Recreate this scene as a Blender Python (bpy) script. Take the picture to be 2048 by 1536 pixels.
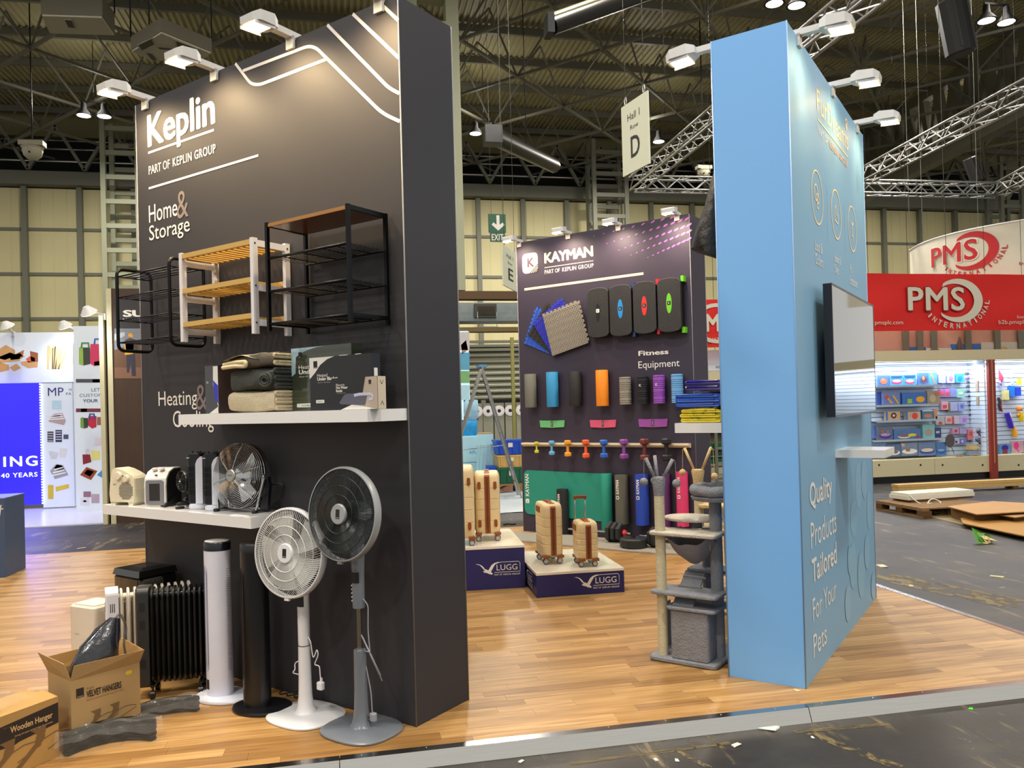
import bpy, bmesh, math, random
from math import sin, cos, pi, radians
from mathutils import Vector, Matrix, Euler
import numpy as np
random.seed(7)
for _o in list(bpy.data.objects):
    bpy.data.objects.remove(_o)
SC = bpy.context.scene
COL = SC.collection
# ---------------------------------------------------------------- camera
F = 1586.8; YAW, PITCH, ROLL = 0.2007, 0.0070, -0.0268; CYO = 33.87
EYE = np.array([0, 0, 1.6])
def _cam():
    cy, sy = cos(YAW), sin(YAW); cp, sp = cos(PITCH), sin(PITCH)
    f = np.array([sy*cp, cy*cp, sp]); r = np.array([cy, -sy, 0]); u = np.cross(r, f)
    cr, sr = cos(ROLL), sin(ROLL)
    return np.array([cr*r+sr*u, -sr*r+cr*u, f])
CR = _cam()
cd = bpy.data.cameras.new('camera'); cam = bpy.data.objects.new('camera', cd); COL.objects.link(cam)
cd.sensor_fit = 'HORIZONTAL'; cd.sensor_width = 36; cd.lens = F/2048*36; cd.shift_y = CYO/2048
cd.clip_start = .05; cd.clip_end = 300
_m = Matrix.Identity(4)
for i in range(3):
    _m[i][0] = CR[0][i]; _m[i][1] = CR[1][i]; _m[i][2] = -CR[2][i]; _m[i][3] = EYE[i]
cam.matrix_world = _m
SC.camera = cam
# ---------------------------------------------------------------- view, world
SC.view_settings.view_transform = 'Standard'; SC.view_settings.look = 'None'
SC.view_settings.gamma = 1; SC.view_settings.use_curve_mapping = False
SC.view_settings.exposure = 0.0
SC.cycles.use_denoising = True
SC.cycles.max_bounces = 6; SC.cycles.diffuse_bounces = 3; SC.cycles.glossy_bounces = 3
SC.cycles.transparent_max_bounces = 12; SC.cycles.transmission_bounces = 4
SC.cycles.sample_clamp_indirect = 4
SC.cycles.caustics_reflective = False; SC.cycles.caustics_refractive = False
W = bpy.data.worlds.new('world'); SC.world = W; W.use_nodes = True
W.node_tree.nodes['Background'].inputs[0].default_value = (1.0, .97, .92, 1)
W.node_tree.nodes['Background'].inputs[1].default_value = 0.72
HALL_W = 600       # each pair of high bay lamps
STAND_W = 85        # each arm floodlight
def lamp(name, kind, loc, power, color, size=.5, look=None, spot=None, parent=None, size_y=None, blend=.6):
    d = bpy.data.lights.new(name, kind); d.energy = power; d.color = color
    if kind == 'AREA':
        d.size = size
        if size_y: d.shape = 'RECTANGLE'; d.size_y = size_y
        else: d.shape = 'DISK'
    else:
        d.shadow_soft_size = size
    if kind == 'SPOT':
        d.spot_size = radians(spot or 90); d.spot_blend = blend
    o = bpy.data.objects.new(name, d); COL.objects.link(o)
    o.location = loc
    if look is not None:
        o.rotation_euler = (Vector(look)-Vector(loc)).to_track_quat('-Z', 'Y').to_euler()
    if parent: 
        o.parent = parent; o.matrix_parent_inverse = parent.matrix_basis.inverted()
    return o
# ---------------------------------------------------------------- picture helpers (pixel of the photo -> a point on a real plane)
def ray(x, y): return CR.T @ np.array([(x-1024)/F, -(y-768-CYO)/F, 1.0])
def on_z(x, y, z=0.0):
    d = ray(x, y); return EYE+d*(z-1.6)/d[2]
def on_y(x, y, Y):
    d = ray(x, y); return EYE+d*Y/d[1]
class Face:
    def __init__(s, o, ang):
        s.o = np.array(o, float); s.a = ang
        s.u = np.array([cos(ang), sin(ang)]); s.n = np.array([s.u[1], -s.u[0]])
    def uv(s, x, y, out=0.0):
        d = ray(x, y); n = np.array([*s.n, 0]); p = np.array([*(s.o+s.n*out), 0])
        P = EYE+d*(n @ (p-EYE))/(n @ d)
        return float((P[:2]-s.o) @ s.u), float(P[2])
    def P(s, u, z, out=0.0):
        q = s.o+s.u*u+s.n*out
        return Vector((q[0], q[1], z))
DK = Face((.2842, 4.0277), radians(-45.87))
BS = Face((2.4179, 3.984), radians(-44.82))
BR = Face((2.4179, 3.984), radians(-44.82)+pi/2)
KY = Face((3.755, 8.2635), radians(-46.59))
# ---------------------------------------------------------------- materials
def lin(c):
    return tuple(((v/255)/12.92 if v/255 <= .04045 else (((v/255)+.055)/1.055)**2.4) for v in c)
_mats = {}
def M(name, rgb=(128, 128, 128), rough=.5, metal=0.0, var=.06, scale=12.0, bump=0.0, bscale=None, emis=None, es=1.0, alpha=None, coat=0.0, stretch=None, spec=None, trans=0.0):
    if name in _mats: return _mats[name]
    m = bpy.data.materials.new(name); m.use_nodes = True; _mats[name] = m
    nt = m.node_tree; b = nt.nodes['Principled BSDF']
    b.inputs['Roughness'].default_value = rough; b.inputs['Metallic'].default_value = metal
    b.inputs['Coat Weight'].default_value = coat
    if spec is not None: b.inputs['Specular IOR Level'].default_value = spec
    if trans: b.inputs['Transmission Weight'].default_value = trans
    c = lin(rgb)
    tc = nt.nodes.new('ShaderNodeTexCoord'); mp = nt.nodes.new('ShaderNodeMapping')
    nt.links.new(tc.outputs['Object'], mp.inputs[0])
    if stretch: mp.inputs['Scale'].default_value = stretch
    nz = nt.nodes.new('ShaderNodeTexNoise'); nz.inputs['Scale'].default_value = scale; nz.inputs['Detail'].default_value = 3
    nt.links.new(mp.outputs[0], nz.inputs['Vector'])
    mx = nt.nodes.new('ShaderNodeMix'); mx.data_type = 'RGBA'
    mx.inputs[6].default_value = (*[v*(1-var) for v in c], 1); mx.inputs[7].default_value = (*[min(1, v*(1+var)) for v in c], 1)
    nt.links.new(nz.outputs['Fac'], mx.inputs[0]); nt.links.new(mx.outputs[2], b.inputs['Base Color'])
    if bump:
        n2 = nt.nodes.new('ShaderNodeTexNoise'); n2.inputs['Scale'].default_value = bscale or scale*4; n2.inputs['Detail'].default_value = 4
        nt.links.new(mp.outputs[0], n2.inputs['Vector'])
        bp = nt.nodes.new('ShaderNodeBump'); bp.inputs['Strength'].default_value = bump; bp.inputs['Distance'].default_value = .01
        nt.links.new(n2.outputs['Fac'], bp.inputs['Height']); nt.links.new(bp.outputs[0], b.inputs['Normal'])
    if emis:
        b.inputs['Emission Color'].default_value = (*lin(emis), 1); b.inputs['Emission Strength'].default_value = es
    if alpha is not None:
        b.inputs['Alpha'].default_value = alpha
    return m
# ---------------------------------------------------------------- mesh builder
class B:
    def __init__(s): s.v = []; s.f = []; s.mi = []; s.T = Matrix.Identity(4); s.cur = 0; s.sm = []; s.smooth = False
    def add(s, vs, fs, smooth=None):
        n = len(s.v)
        s.v += [tuple(s.T @ Vector(p)) for p in vs]
        s.f += [tuple(i+n for i in f) for f in fs]
        s.mi += [s.cur]*len(fs); s.sm += [s.smooth if smooth is None else smooth]*len(fs)
        return s
    def box(s, c, d, rot=None):
        x, y, z = d[0]/2, d[1]/2, d[2]/2
        vs = [Vector((sx*x, sy*y, sz*z)) for sz in (-1, 1) for sy in (-1, 1) for sx in (-1, 1)]
        if rot is not None:
            R = Euler(rot).to_matrix() if not isinstance(rot, Matrix) else rot
            vs = [R @ p for p in vs]
        vs = [p+Vector(c) for p in vs]
        return s.add(vs, [(0, 2, 3, 1), (4, 5, 7, 6), (0, 1, 5, 4), (2, 6, 7, 3), (0, 4, 6, 2), (1, 3, 7, 5)], False)
    def bb(s, a, b): return s.box([(a[i]+b[i])/2 for i in range(3)], [abs(b[i]-a[i]) for i in range(3)])
    def rbox(s, c, d, r=.01, seg=3, axis='z', smooth=True):
        """box with rounded vertical (axis) edges and small chamfer"""
        ax = {'z': (0, 1, 2), 'y': (0, 2, 1), 'x': (1, 2, 0)}[axis]
        hx, hy, hz = d[ax[0]]/2, d[ax[1]]/2, d[ax[2]]/2
        r = min(r, hx*.99, hy*.99); ch = min(r*.35, hz*.5)
        rings = []
        for (zz, ins) in ((-hz, ch), (-hz+ch, 0), (hz-ch, 0), (hz, ch)):
            ring = []
            for k, (sx, sy) in enumerate(((1, 1), (-1, 1), (-1, -1), (1, -1))):
                for j in range(seg+1):
                    t = (k*90+j*90/seg)*pi/180
                    px = sx*(hx-r)+cos(t)*(r-ins*.999); py = sy*(hy-r)+sin(t)*(r-ins*.999)
                    p = [0, 0, 0]; p[ax[0]] = px+c[ax[0]]; p[ax[1]] = py+c[ax[1]]; p[ax[2]] = zz+c[ax[2]]
                    ring.append(p)
            rings.append(ring)
        return s.loft(rings, smooth=smooth)
    def loft(s, rings, closed=True, caps=True, smooth=True):
        n = len(rings[0]); vs = [p for r in rings for p in r]; fs = []
        for i in range(len(rings)-1):
            for j in range(n if closed else n-1):
                a = i*n+j; b = i*n+(j+1) % n
                fs.append((a, b, b+n, a+n))
        s.add(vs, fs, smooth)
        if caps and closed:
            s.add(rings[0], [tuple(range(n))[::-1]], False); s.add(rings[-1], [tuple(range(n))], False)
        return s
    def tube(s, pts, r, n=8, closed=False, caps=True, smooth=True):
        pts = [Vector(p) for p in pts]; m = len(pts)
        rr = r if isinstance(r, (list, tuple)) else [r]*m
        rings = []; up = None
        for i, p in enumerate(pts):
            if closed: t = pts[(i+1) % m]-pts[i-1]
            else: t = pts[min(i+1, m-1)]-pts[max(i-1, 0)]
            if t.length < 1e-9: t = Vector((0, 0, 1))
            t.normalize()
            if up is None:
                up = Vector((0, 0, 1)) if abs(t.z) < .9 else Vector((1, 0, 0))
            a = t.cross(up)
            if a.length < 1e-4: a = t.cross(Vector((0, 1, 0)))
            a.normalize(); b = a.cross(t).normalized(); up = b
            rings.append([p+a*cos(2*pi*k/n)*rr[i]+b*sin(2*pi*k/n)*rr[i] for k in range(n)])
        if closed:
            rings.append(rings[0]); return s.loft(rings, caps=False, smooth=smooth)
        return s.loft(rings, caps=caps, smooth=smooth)
    def cyl(s, p0, p1, r0, r1=None, n=16, smooth=True): return s.tube([p0, p1], [r0, r0 if r1 is None else r1], n, smooth=smooth)
    def bar(s, p0, p1, w, h=None, up=(0, 0, 1)):
        p0, p1 = Vector(p0), Vector(p1); t = (p1-p0); L = t.length
        if L < 1e-6: return s
        t /= L; up = Vector(up)
        if abs(t.dot(up)) > .98: up = Vector((0, 1, 0)) if abs(t.y) < .9 else Vector((1, 0, 0))
        a = t.cross(up).normalized(); b = a.cross(t); h = h or w
        o = [(-1, -1), (1, -1), (1, 1), (-1, 1)]
        r = [[p+a*x*w/2+b*y*h/2 for x, y in o] for p in (p0, p1)]
        return s.loft(r, smooth=False)
    def lathe(s, prof, n=24, c=(0, 0, 0), axis='z', sx=1, sy=1, caps=True, smooth=True):
        rings = []
        for r, h in prof:
            ring = []
            for k in range(n):
                t = 2*pi*k/n; x, y = r*cos(t)*sx, r*sin(t)*sy
                p = {'z': (x, y, h), 'y': (x, -h, y), 'x': (h, x, y)}[axis]
                ring.append((p[0]+c[0], p[1]+c[1], p[2]+c[2]))
            rings.append(ring)
        return s.loft(rings, caps=caps, smooth=smooth)
    def prism(s, poly, y0, y1, smooth=False):
        """poly in local x,z ; extruded from y0 to y1"""
        n = len(poly)
        s.add([(x, y0, z) for x, z in poly]+[(x, y1, z) for x, z in poly],
              [tuple(range(n)), tuple(range(2*n-1, n-1, -1))], False)
        s.add([(x, y0, z) for x, z in poly]+[(x, y1, z) for x, z in poly],
              [(i, i+n, (i+1) % n+n, (i+1) % n) for i in range(n)], smooth)
        return s
    def prismz(s, poly, z0, z1, smooth=False):
        n = len(poly)
        V = [(x, y, z0) for x, y in poly]+[(x, y, z1) for x, y in poly]
        s.add(V, [tuple(range(n))[::-1], tuple(range(n, 2*n))], False)
        s.add(V, [(i, (i+1) % n, (i+1) % n+n, i+n) for i in range(n)], smooth)
        return s
    def sph(s, c, r, n=12, m=8, sc=(1, 1, 1)):
        prof = [(max(r*sin(pi*i/m), r*.02), -r*cos(pi*i/m)) for i in range(m+1)]
        rings = [[(c[0]+a*cos(2*pi*k/n)*sc[0], c[1]+a*sin(2*pi*k/n)*sc[1], c[2]+h*sc[2]) for k in range(n)] for a, h in prof]
        return s.loft(rings, smooth=True)
    def grid(s, fn, nu, nv, thick=0, smooth=True):
        V = [Vector(fn(i/nu, j/nv)) for j in range(nv+1) for i in range(nu+1)]
        w = nu+1
        Fs = [(j*w+i, j*w+i+1, (j+1)*w+i+1, (j+1)*w+i) for j in range(nv) for i in range(nu)]
        s.add(V, Fs, smooth)
        return s
    def build(s, name, mat, parent=None, label=None, loc=None, rot=None):
        me = bpy.data.meshes.new(name); me.from_pydata(s.v, [], s.f)
        for mm in (mat if isinstance(mat, (list, tuple)) else [mat]): me.materials.append(mm)
        me.polygons.foreach_set('use_smooth', s.sm); me.polygons.foreach_set('material_index', s.mi)
        bm = bmesh.new(); bm.from_mesh(me); bmesh.ops.remove_doubles(bm, verts=bm.verts, dist=1e-5)
        bmesh.ops.recalc_face_normals(bm, faces=bm.faces)
        for e in bm.edges:
            if len(e.link_faces) == 2 and e.calc_face_angle(0) > .7: e.smooth = False
        bm.to_mesh(me); bm.free()
        o = bpy.data.objects.new(name, me); COL.objects.link(o)
        if parent: o.parent = parent
        if loc is not None: o.location = loc
        if rot is not None: o.rotation_euler = rot
        if label: o['label'] = label
        return o
def tag(o, label=None, cat=None, group=None, kind=None):
    if label: o['label'] = label
    if cat: o['category'] = cat
    if group: o['group'] = group
    if kind: o['kind'] = kind
    return o
def thing(name, label, cat, loc=(0, 0, 0), rz=0.0, group=None):
    o = bpy.data.objects.new(name, None); COL.objects.link(o); o.empty_display_size = .05
    o.location = loc; o.rotation_euler = (0, 0, rz)
    return tag(o, label, cat, group)
def on_face(name, label, cat, face, u, z, out=0.0, group=None):
    return thing(name, label, cat, face.P(u, z, out), face.a, group)
def dup(root, loc=None, rz=None, label=None, group=None, mat=None):
    r = root.copy(); COL.objects.link(r)
    if loc is not None: r.location = loc
    if rz is not None: r.rotation_euler = (0, 0, rz)
    if label: r['label'] = label
    if group: r['group'] = group
    def rec(a, b):
        for ch in list(a.children):
            if ch.type == 'LIGHT': 
                c = ch.copy(); COL.objects.link(c); c.parent = b; continue
            c = ch.copy(); COL.objects.link(c); c.parent = b
            if mat and c.type == 'MESH' and c.data.materials[0].name in mat:
                c.data = c.data.copy(); c.data.materials[0] = mat[c.data.materials[0].name]
            rec(ch, c)
    rec(root, r)
    return r
_tc = [0]
def text(s, parent, mat, box, y=-.002, bold=0.0, name='lettering', shear=0.0, spacing=1.0, flip=None, curve_fn=None, th=.0015, vertical=False):
    """lettering fitted into box (x0,z0,x1,z1) on the local xz plane of parent, facing -y"""
    cu = bpy.data.curves.new('t', 'FONT'); cu.body = s; cu.shear = shear; cu.space_character = spacing; cu.resolution_u = 3
    cu.space_line = .9
    ob = bpy.data.objects.new('t', cu); COL.objects.link(ob)
    bpy.context.view_layer.update()
    me = bpy.data.meshes.new_from_object(ob.evaluated_get(bpy.context.evaluated_depsgraph_get()))
    bpy.data.objects.remove(ob); bpy.data.curves.remove(cu)
    if bold > .008 and len(me.vertices):
        # heavier strokes: the same letters laid again with small sideways steps
        v0 = [v.co.copy() for v in me.vertices]; f0 = [tuple(p.vertices) for p in me.polygons]; V, Fc = [], []
        e = bold*.8
        for q, (dx, dy) in enumerate(((0, 0), (e, 0), (-e, 0), (0, e*.7), (0, -e*.7), (e*.7, e*.5), (-e*.7, e*.5), (e*.7, -e*.5), (-e*.7, -e*.5))):
            o_ = len(V); V += [(v.x+dx, v.y+dy, q*1e-4) for v in v0]; Fc += [tuple(i+o_ for i in f) for f in f0]
        m2 = bpy.data.meshes.new('lettering'); m2.from_pydata(V, [], Fc); bpy.data.meshes.remove(me); me = m2
    n = len(me.vertices)
    if n == 0: return None
    co = np.empty(n*3); me.vertices.foreach_get('co', co); co = co.reshape(-1, 3)
    if vertical: co = np.stack([-co[:, 1], co[:, 0], co[:, 2]], 1)
    mn, mx = co[:, :2].min(0), co[:, :2].max(0)
    t = (co[:, :2]-mn)/(mx-mn)
    x = box[0]+t[:, 0]*(box[2]-box[0]); z = box[1]+t[:, 1]*(box[3]-box[1])
    if curve_fn: 
        P = np.array([curve_fn(a, b) for a, b in zip(x, z)]); P[:, 1] -= co[:, 2]
    else:
        P = np.stack([x, y-co[:, 2], z], 1)
    me.vertices.foreach_set('co', P.ravel()); me.update()
    me.materials.clear(); me.materials.append(mat)
    o = bpy.data.objects.new(name, me); COL.objects.link(o); o.parent = parent
    return o
def arc(cx, cy, r, a0, a1, n=8):
    return [(cx+r*cos(radians(a0+(a1-a0)*i/n)), cy+r*sin(radians(a0+(a1-a0)*i/n))) for i in range(n+1)]
def rrect(x0, z0, x1, z1, r, n=5):
    return arc(x1-r, z0+r, r, -90, 0, n)+arc(x1-r, z1-r, r, 0, 90, n)+arc(x0+r, z1-r, r, 90, 180, n)+arc(x0+r, z0+r, r, 180, 270, n)
def stroke(b, pts, w, y, th=.001):
    """flat line of width w through (x,z) points at depth y"""
    P = [Vector((p[0], p[1])) for p in pts]; L = []; Rr = []
    for i, p in enumerate(P):
        t = P[min(i+1, len(P)-1)]-P[max(i-1, 0)]
        t.normalize(); n = Vector((-t.y, t.x))*w/2
        L.append(p+n); Rr.append(p-n)
    for i in range(len(P)-1):
        b.add([(L[i].x, y, L[i].y), (L[i+1].x, y, L[i+1].y), (Rr[i+1].x, y, Rr[i+1].y), (Rr[i].x, y, Rr[i].y)], [(0, 1, 2, 3)], False)
    return b
def flat(b, poly, y):
    b.add([(x, y, z) for x, z in poly], [tuple(range(len(poly)))], False); return b
def bend(pts, r, n=5):
    """round the corners of a 3D polyline"""
    pts = [Vector(p) for p in pts]; out = [pts[0]]
    for i in range(1, len(pts)-1):
        a = (pts[i-1]-pts[i]); c = (pts[i+1]-pts[i]); la, lc = a.length, c.length
        d = min(r, la*.49, lc*.49); a.normalize(); c.normalize()
        p0 = pts[i]+a*d; p2 = pts[i]+c*d
        for k in range(n+1):
            t = k/n; out.append(p0*(1-t)**2+pts[i]*2*t*(1-t)+p2*t*t)
    out.append(pts[-1]); return out
# common materials
WHITE = M('white_plastic', (225, 224, 226), .35)
WHITEP = M('white_print', (235, 230, 220), .6, var=.01)
BLACKP = M('black_plastic', (16, 16, 18), .35)
BLACKM = M('black_metal', (12, 12, 13), .35, .6)
CHROME = M('chrome', (200, 200, 200), .15, 1.0, var=.02)
ALU = M('aluminium', (176, 176, 172), .35, 1.0, var=.05)
DARKP = M('dark_print', (18, 16, 18), .5)
# ================================================================ hall lamps
HB = M('lamp_glow', (255, 246, 225), .4, emis=(255, 244, 222), es=14)
HBH = M('lamp_housing', (40, 40, 40), .4, .7)
def high_bay(p, label, n=2, sep=.62, power=HALL_W, seen=True):
    t = thing('high_bay_light', label, 'light', p, 0, 'high bay lamp pairs')
    for k in range(n):
        x = (k-(n-1)/2)*sep
        b = B().lathe([(.05, .42), (.08, .4), (.1, .2), (.26, .0), (.27, -.02)], 14, (x, 0, 0)); b.build('reflector', HBH, t)
        B().lathe([(.24, -.015), (.02, -.05)], 14, (x, 0, 0)).build('lens', HB, t)
    b = B().bar((-sep*.6, 0, .45), (sep*.6, 0, .45), .05); b.tube([(0, 0, .45), (0, 0, 2.72)], .012, 6); b.build('hanger', HBH, t)
    lamp('high_bay_lamp', 'AREA', (0, 0, -.08), power, (1, .95, .86), 1.0, parent=None).parent = t
    return t
LP = [((188, 231), 'pair of high bay lamps above the packaging stand at far left'), ((968, 267), 'pair of high bay lamps right of the pale steel column'),
      ((1302, 282), 'high bay lamp just behind the white hall sign'), ((1571, 8), 'pair of high bay lamps above the top of the blue tower'),
      ((1993, 42), 'pair of high bay lamps at the top right, beside the big black speaker'), ((1890, 302), 'pair of high bay lamps left of the lower black speaker')]
for (px, py), lb in LP:
    p = on_z(px, py, 11.6); t_ = high_bay(tuple(p), lb, power=HALL_W*1.7); u_ = lamp('ceiling_fill', 'POINT', (0, 0, .75), HALL_W*.14, (1, .95, .86), .5); u_.parent = t_  # extra point lamp added above each pair to brighten the ceiling
for (x, y, wh) in ((-9, 3, 'left of the platform'), (-1.5, 4.5, 'over the charcoal tower'), (7.5, 2, 'right of the blue tower'), (-5, -4, 'behind the viewer on the left'), (4, -4, 'behind the viewer on the right'), (-6, 13, 'over the packaging stand'), (4.5, 12.5, 'over the gap behind the purple tower')):
    high_bay((x, y, 11.6), 'added unseen pair of high bay lamps high %s, above the picture' % wh, power=HALL_W)  # unseen lamp pairs, added so the stands are lit evenly
# ================================================================ floors
def floor_mat():
    m = M('hall_floor', (52, 48, 45), .5, spec=.35, var=.15, scale=.5, bump=.12, bscale=30)
    nt = m.node_tree; b = nt.nodes['Principled BSDF']; g = nt.nodes.new('ShaderNodeNewGeometry')
    def noise(sc, st, det=5):
        mp = nt.nodes.new('ShaderNodeMapping'); mp.inputs['Scale'].default_value = st; mp.inputs['Rotation'].default_value = (0, 0, .35 if st[0] > 1 else 0)
        n = nt.nodes.new('ShaderNodeTexNoise'); n.inputs['Scale'].default_value = sc; n.inputs['Detail'].default_value = det; n.inputs['Roughness'].default_value = .65
        nt.links.new(g.outputs['Position'], mp.inputs[0]); nt.links.new(mp.outputs[0], n.inputs['Vector']); return n
    def ramp(n, a, c):
        r = nt.nodes.new('ShaderNodeValToRGB'); r.color_ramp.elements[0].position = a; r.color_ramp.elements[1].position = c
        nt.links.new(n.outputs['Fac'], r.inputs[0]); return r
    base = b.inputs['Base Color'].links[0].from_socket
    for (n, a, c, col, k) in ((noise(1.1, (1, 2.2, 1)), .5, .72, (84, 72, 48), .6), (noise(2.6, (3.5, .5, 1), 7), .58, .66, (150, 132, 92), .55), (noise(9, (1, 1, 1), 8), .66, .7, (176, 166, 140), .6), (noise(.7, (1, 1, 1)), .45, .6, (28, 27, 28), .7)):
        r = ramp(n, a, c); mx = nt.nodes.new('ShaderNodeMix'); mx.data_type = 'RGBA'
        ml = nt.nodes.new('ShaderNodeMath'); ml.operation = 'MULTIPLY'; ml.inputs[1].default_value = k
        nt.links.new(r.outputs[0], ml.inputs[0]); nt.links.new(ml.outputs[0], mx.inputs[0])
        nt.links.new(base, mx.inputs[6]); mx.inputs[7].default_value = (*lin(col), 1); base = mx.outputs[2]
    nt.links.new(base, b.inputs['Base Color'])
    return m
FM = floor_mat()
HZ = -.065
o = B().bb((-30, -8, HZ-.1), (44, 37, HZ)).build('floor', FM); tag(o, 'dark worn hall floor with tan glue streaks and litter', kind='structure')
# floor access covers and glued down paper tape lines
TAPE = M('old_tape', (104, 90, 58), .7, var=.35, scale=7)
_nt = TAPE.node_tree; _n = _nt.nodes.new('ShaderNodeTexNoise'); _n.inputs['Scale'].default_value = 9; _n.inputs['Detail'].default_value = 6; _r = _nt.nodes.new('ShaderNodeValToRGB'); _r.color_ramp.elements[0].position = .44; _r.color_ramp.elements[1].position = .56
_nt.links.new(_n.outputs['Fac'], _r.inputs[0]); _nt.links.new(_r.outputs[0], _nt.nodes['Principled BSDF'].inputs['Alpha'])
def quad_strip(b, pts, w, z):
    P = [Vector((p[0], p[1])) for p in pts]
    for i in range(len(P)-1):
        t = (P[i+1]-P[i]).normalized(); n = Vector((-t.y, t.x))*w/2
        a = [P[i]+n, P[i+1]+n, P[i+1]-n, P[i]-n]
        b.add([(q.x, q.y, z) for q in a], [(0, 1, 2, 3)], False)
for pts, w in (([(1620, 1466), (1800, 1536)], .06), ([(1590, 1464), (1780, 1448)], .035), ([(1140, 1528), (1460, 1486)], .03), ([(1350, 1500), (1420, 1536)], .03), ([(1405, 1465), (1450, 1500)], .02), ([(1755, 1150), (2048, 1212)], .35), ([(1880, 1420), (2048, 1520)], .012), ([(1370, 1470), (1392, 1500)], .012)):
    b = B(); quad_strip(b, [on_z(*p, HZ) for p in pts], w, HZ+.0015)
    o = b.build('tape_residue', TAPE); o['kind'] = 'stuff'; o['label'] = 'torn tan tape residue stuck on the dark hall floor'
# platform
PX0, PX1, PY0, PY1 = -7.2, 4.36, 3.74, 10.36
pf = thing('floor_platform', 'raised exhibition platform covered in honey oak strip boards', 'platform', (0, 0, 0)); pf['kind'] = 'structure'; del pf['category']
B().bb((PX0, PY0, HZ), (PX1, PY1, -.012)).build('base_board', M('chipboard', (120, 96, 60), .8), pf)
def wood(i, base):
    m = bpy.data.materials.new('oak_%d' % i); m.use_nodes = True; nt = m.node_tree; b = nt.nodes['Principled BSDF']
    g = nt.nodes.new('ShaderNodeNewGeometry'); mp = nt.nodes.new('ShaderNodeMapping'); mp.inputs['Scale'].default_value = (1.0, 16, 1); mp.inputs['Location'].default_value = (i*3.7, i*1.3, 0)
    n = nt.nodes.new('ShaderNodeTexNoise'); n.inputs['Scale'].default_value = 2.6; n.inputs['Detail'].default_value = 6; n.inputs['Distortion'].default_value = .6
    nt.links.new(g.outputs['Position'], mp.inputs[0]); nt.links.new(mp.outputs[0], n.inputs['Vector'])
    r = nt.nodes.new('ShaderNodeValToRGB'); c = lin(base)
    r.color_ramp.elements[0].position = .3; r.color_ramp.elements[0].color = (c[0]*.66, c[1]*.60, c[2]*.50, 1)
    r.color_ramp.elements[1].position = .68; r.color_ramp.elements[1].color = (c[0]*1.12, c[1]*1.12, c[2]*1.12, 1)
    nt.links.new(n.outputs['Fac'], r.inputs[0]); nt.links.new(r.outputs[0], b.inputs['Base Color'])
    b.inputs['Roughness'].default_value = .42
    return m
WOODS = [wood(i, c) for i, c in enumerate(((176, 136, 82), (164, 124, 72), (186, 146, 92), (150, 111, 62), (170, 130, 77), (180, 140, 86)))]
_pm = []
for i, wm in enumerate(WOODS):
    bq = B().bb((-.5, -.5, -1), (.5, .5, 0)); oo = bq.build('plank', wm); _pm.append(oo.data); bpy.data.objects.remove(oo)
rng = random.Random(3); planks = []
ROW = .082; y = PY0+.03; r = 0
while y < PY1-.01:
    x = PX0+.02-rng.random()*.5; y1 = min(y+ROW, PY1)
    while x < PX1-.03:
        L = rng.choice((.42, .5, .62, .74, .9)); xa, xb = max(x, PX0+.02), min(x+L, PX1-.03)
        if xb-xa > .02:
            c = CR @ (np.array([(xa+xb)/2, (y+y1)/2, 0])-EYE); px = 1024+F*c[0]/max(c[2], .1); py = 768+CYO-F*c[1]/max(c[2], .1)
            vis = c[2] > .3 and -150 < px < 2200 and py < 1640
            planks.append((0 if vis else 1, c[2], xa, xb, y, y1, rng.randrange(6)))
        x += L
    y += ROW; r += 1
planks.sort(key=lambda p: (p[0], p[1]))
bst = B()
for k, (v, d, xa, xb, ya, yb, mi) in enumerate(planks):
    if k < 300:
        oo = bpy.data.objects.new('plank', _pm[mi]); COL.objects.link(oo); oo.parent = pf
        oo.location = ((xa+xb)/2, (ya+yb)/2, rng.uniform(-.0006, 0)); oo.scale = (xb-xa-.0012, yb-ya-.0012, .011)
    else:
        bst.cur = mi; bst.bb((xa+.0006, ya+.0006, -.011), (xb-.0006, yb-.0006, rng.uniform(-.0006, 0)))
oo = bst.build('planks_farther_back', WOODS, pf); oo['kind'] = 'stuff'
# metal edging
EDG = M('brushed_edging', (206, 205, 200), .18, 1.0, var=.08, scale=6, stretch=(1, 30, 30))
def edging(name, a, b_, seg, out, label):
    t = thing(name, label, None); t['kind'] = 'structure'
    a = Vector(a); b_ = Vector(b_); d = (b_-a); L = d.length; d.normalize(); o3 = Vector(out); x = 0
    while x < L-.01:
        x1 = min(x+seg, L)
        p = [a+d*(x+.002), a+d*(x1-.002)]
        bq = B(); prof = [(o3*-.045, .003), (o3*.006, .003), (o3*.036, HZ+.001), (o3*.030, HZ+.001), (o3*.001, -.002), (o3*-.045, -.001)]
        bq.loft([[q+v+Vector((0, 0, z)) for v, z in prof] for q in p], smooth=False)
        bq.build('edging_strip', EDG, t)
        bs = B()
        k = x+.1
        while k < x1:
            q = a+d*k-o3*.03; bs.cyl(q+Vector((0, 0, .002)), q+Vector((0, 0, .005)), .005, .003, 8); k += .3
        bs.build('screw', CHROME, t)
        x = x1
edging('trim_1', (PX0, PY0, 0), (PX1, PY0, 0), 2.37, (0, -1, 0), 'brushed metal edging along the front of the platform')
edging('trim_2', (PX1, PY0, 0), (PX1, PY1, 0), 2.5, (1, 0, 0), 'brushed metal edging along the right side of the platform')
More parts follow.
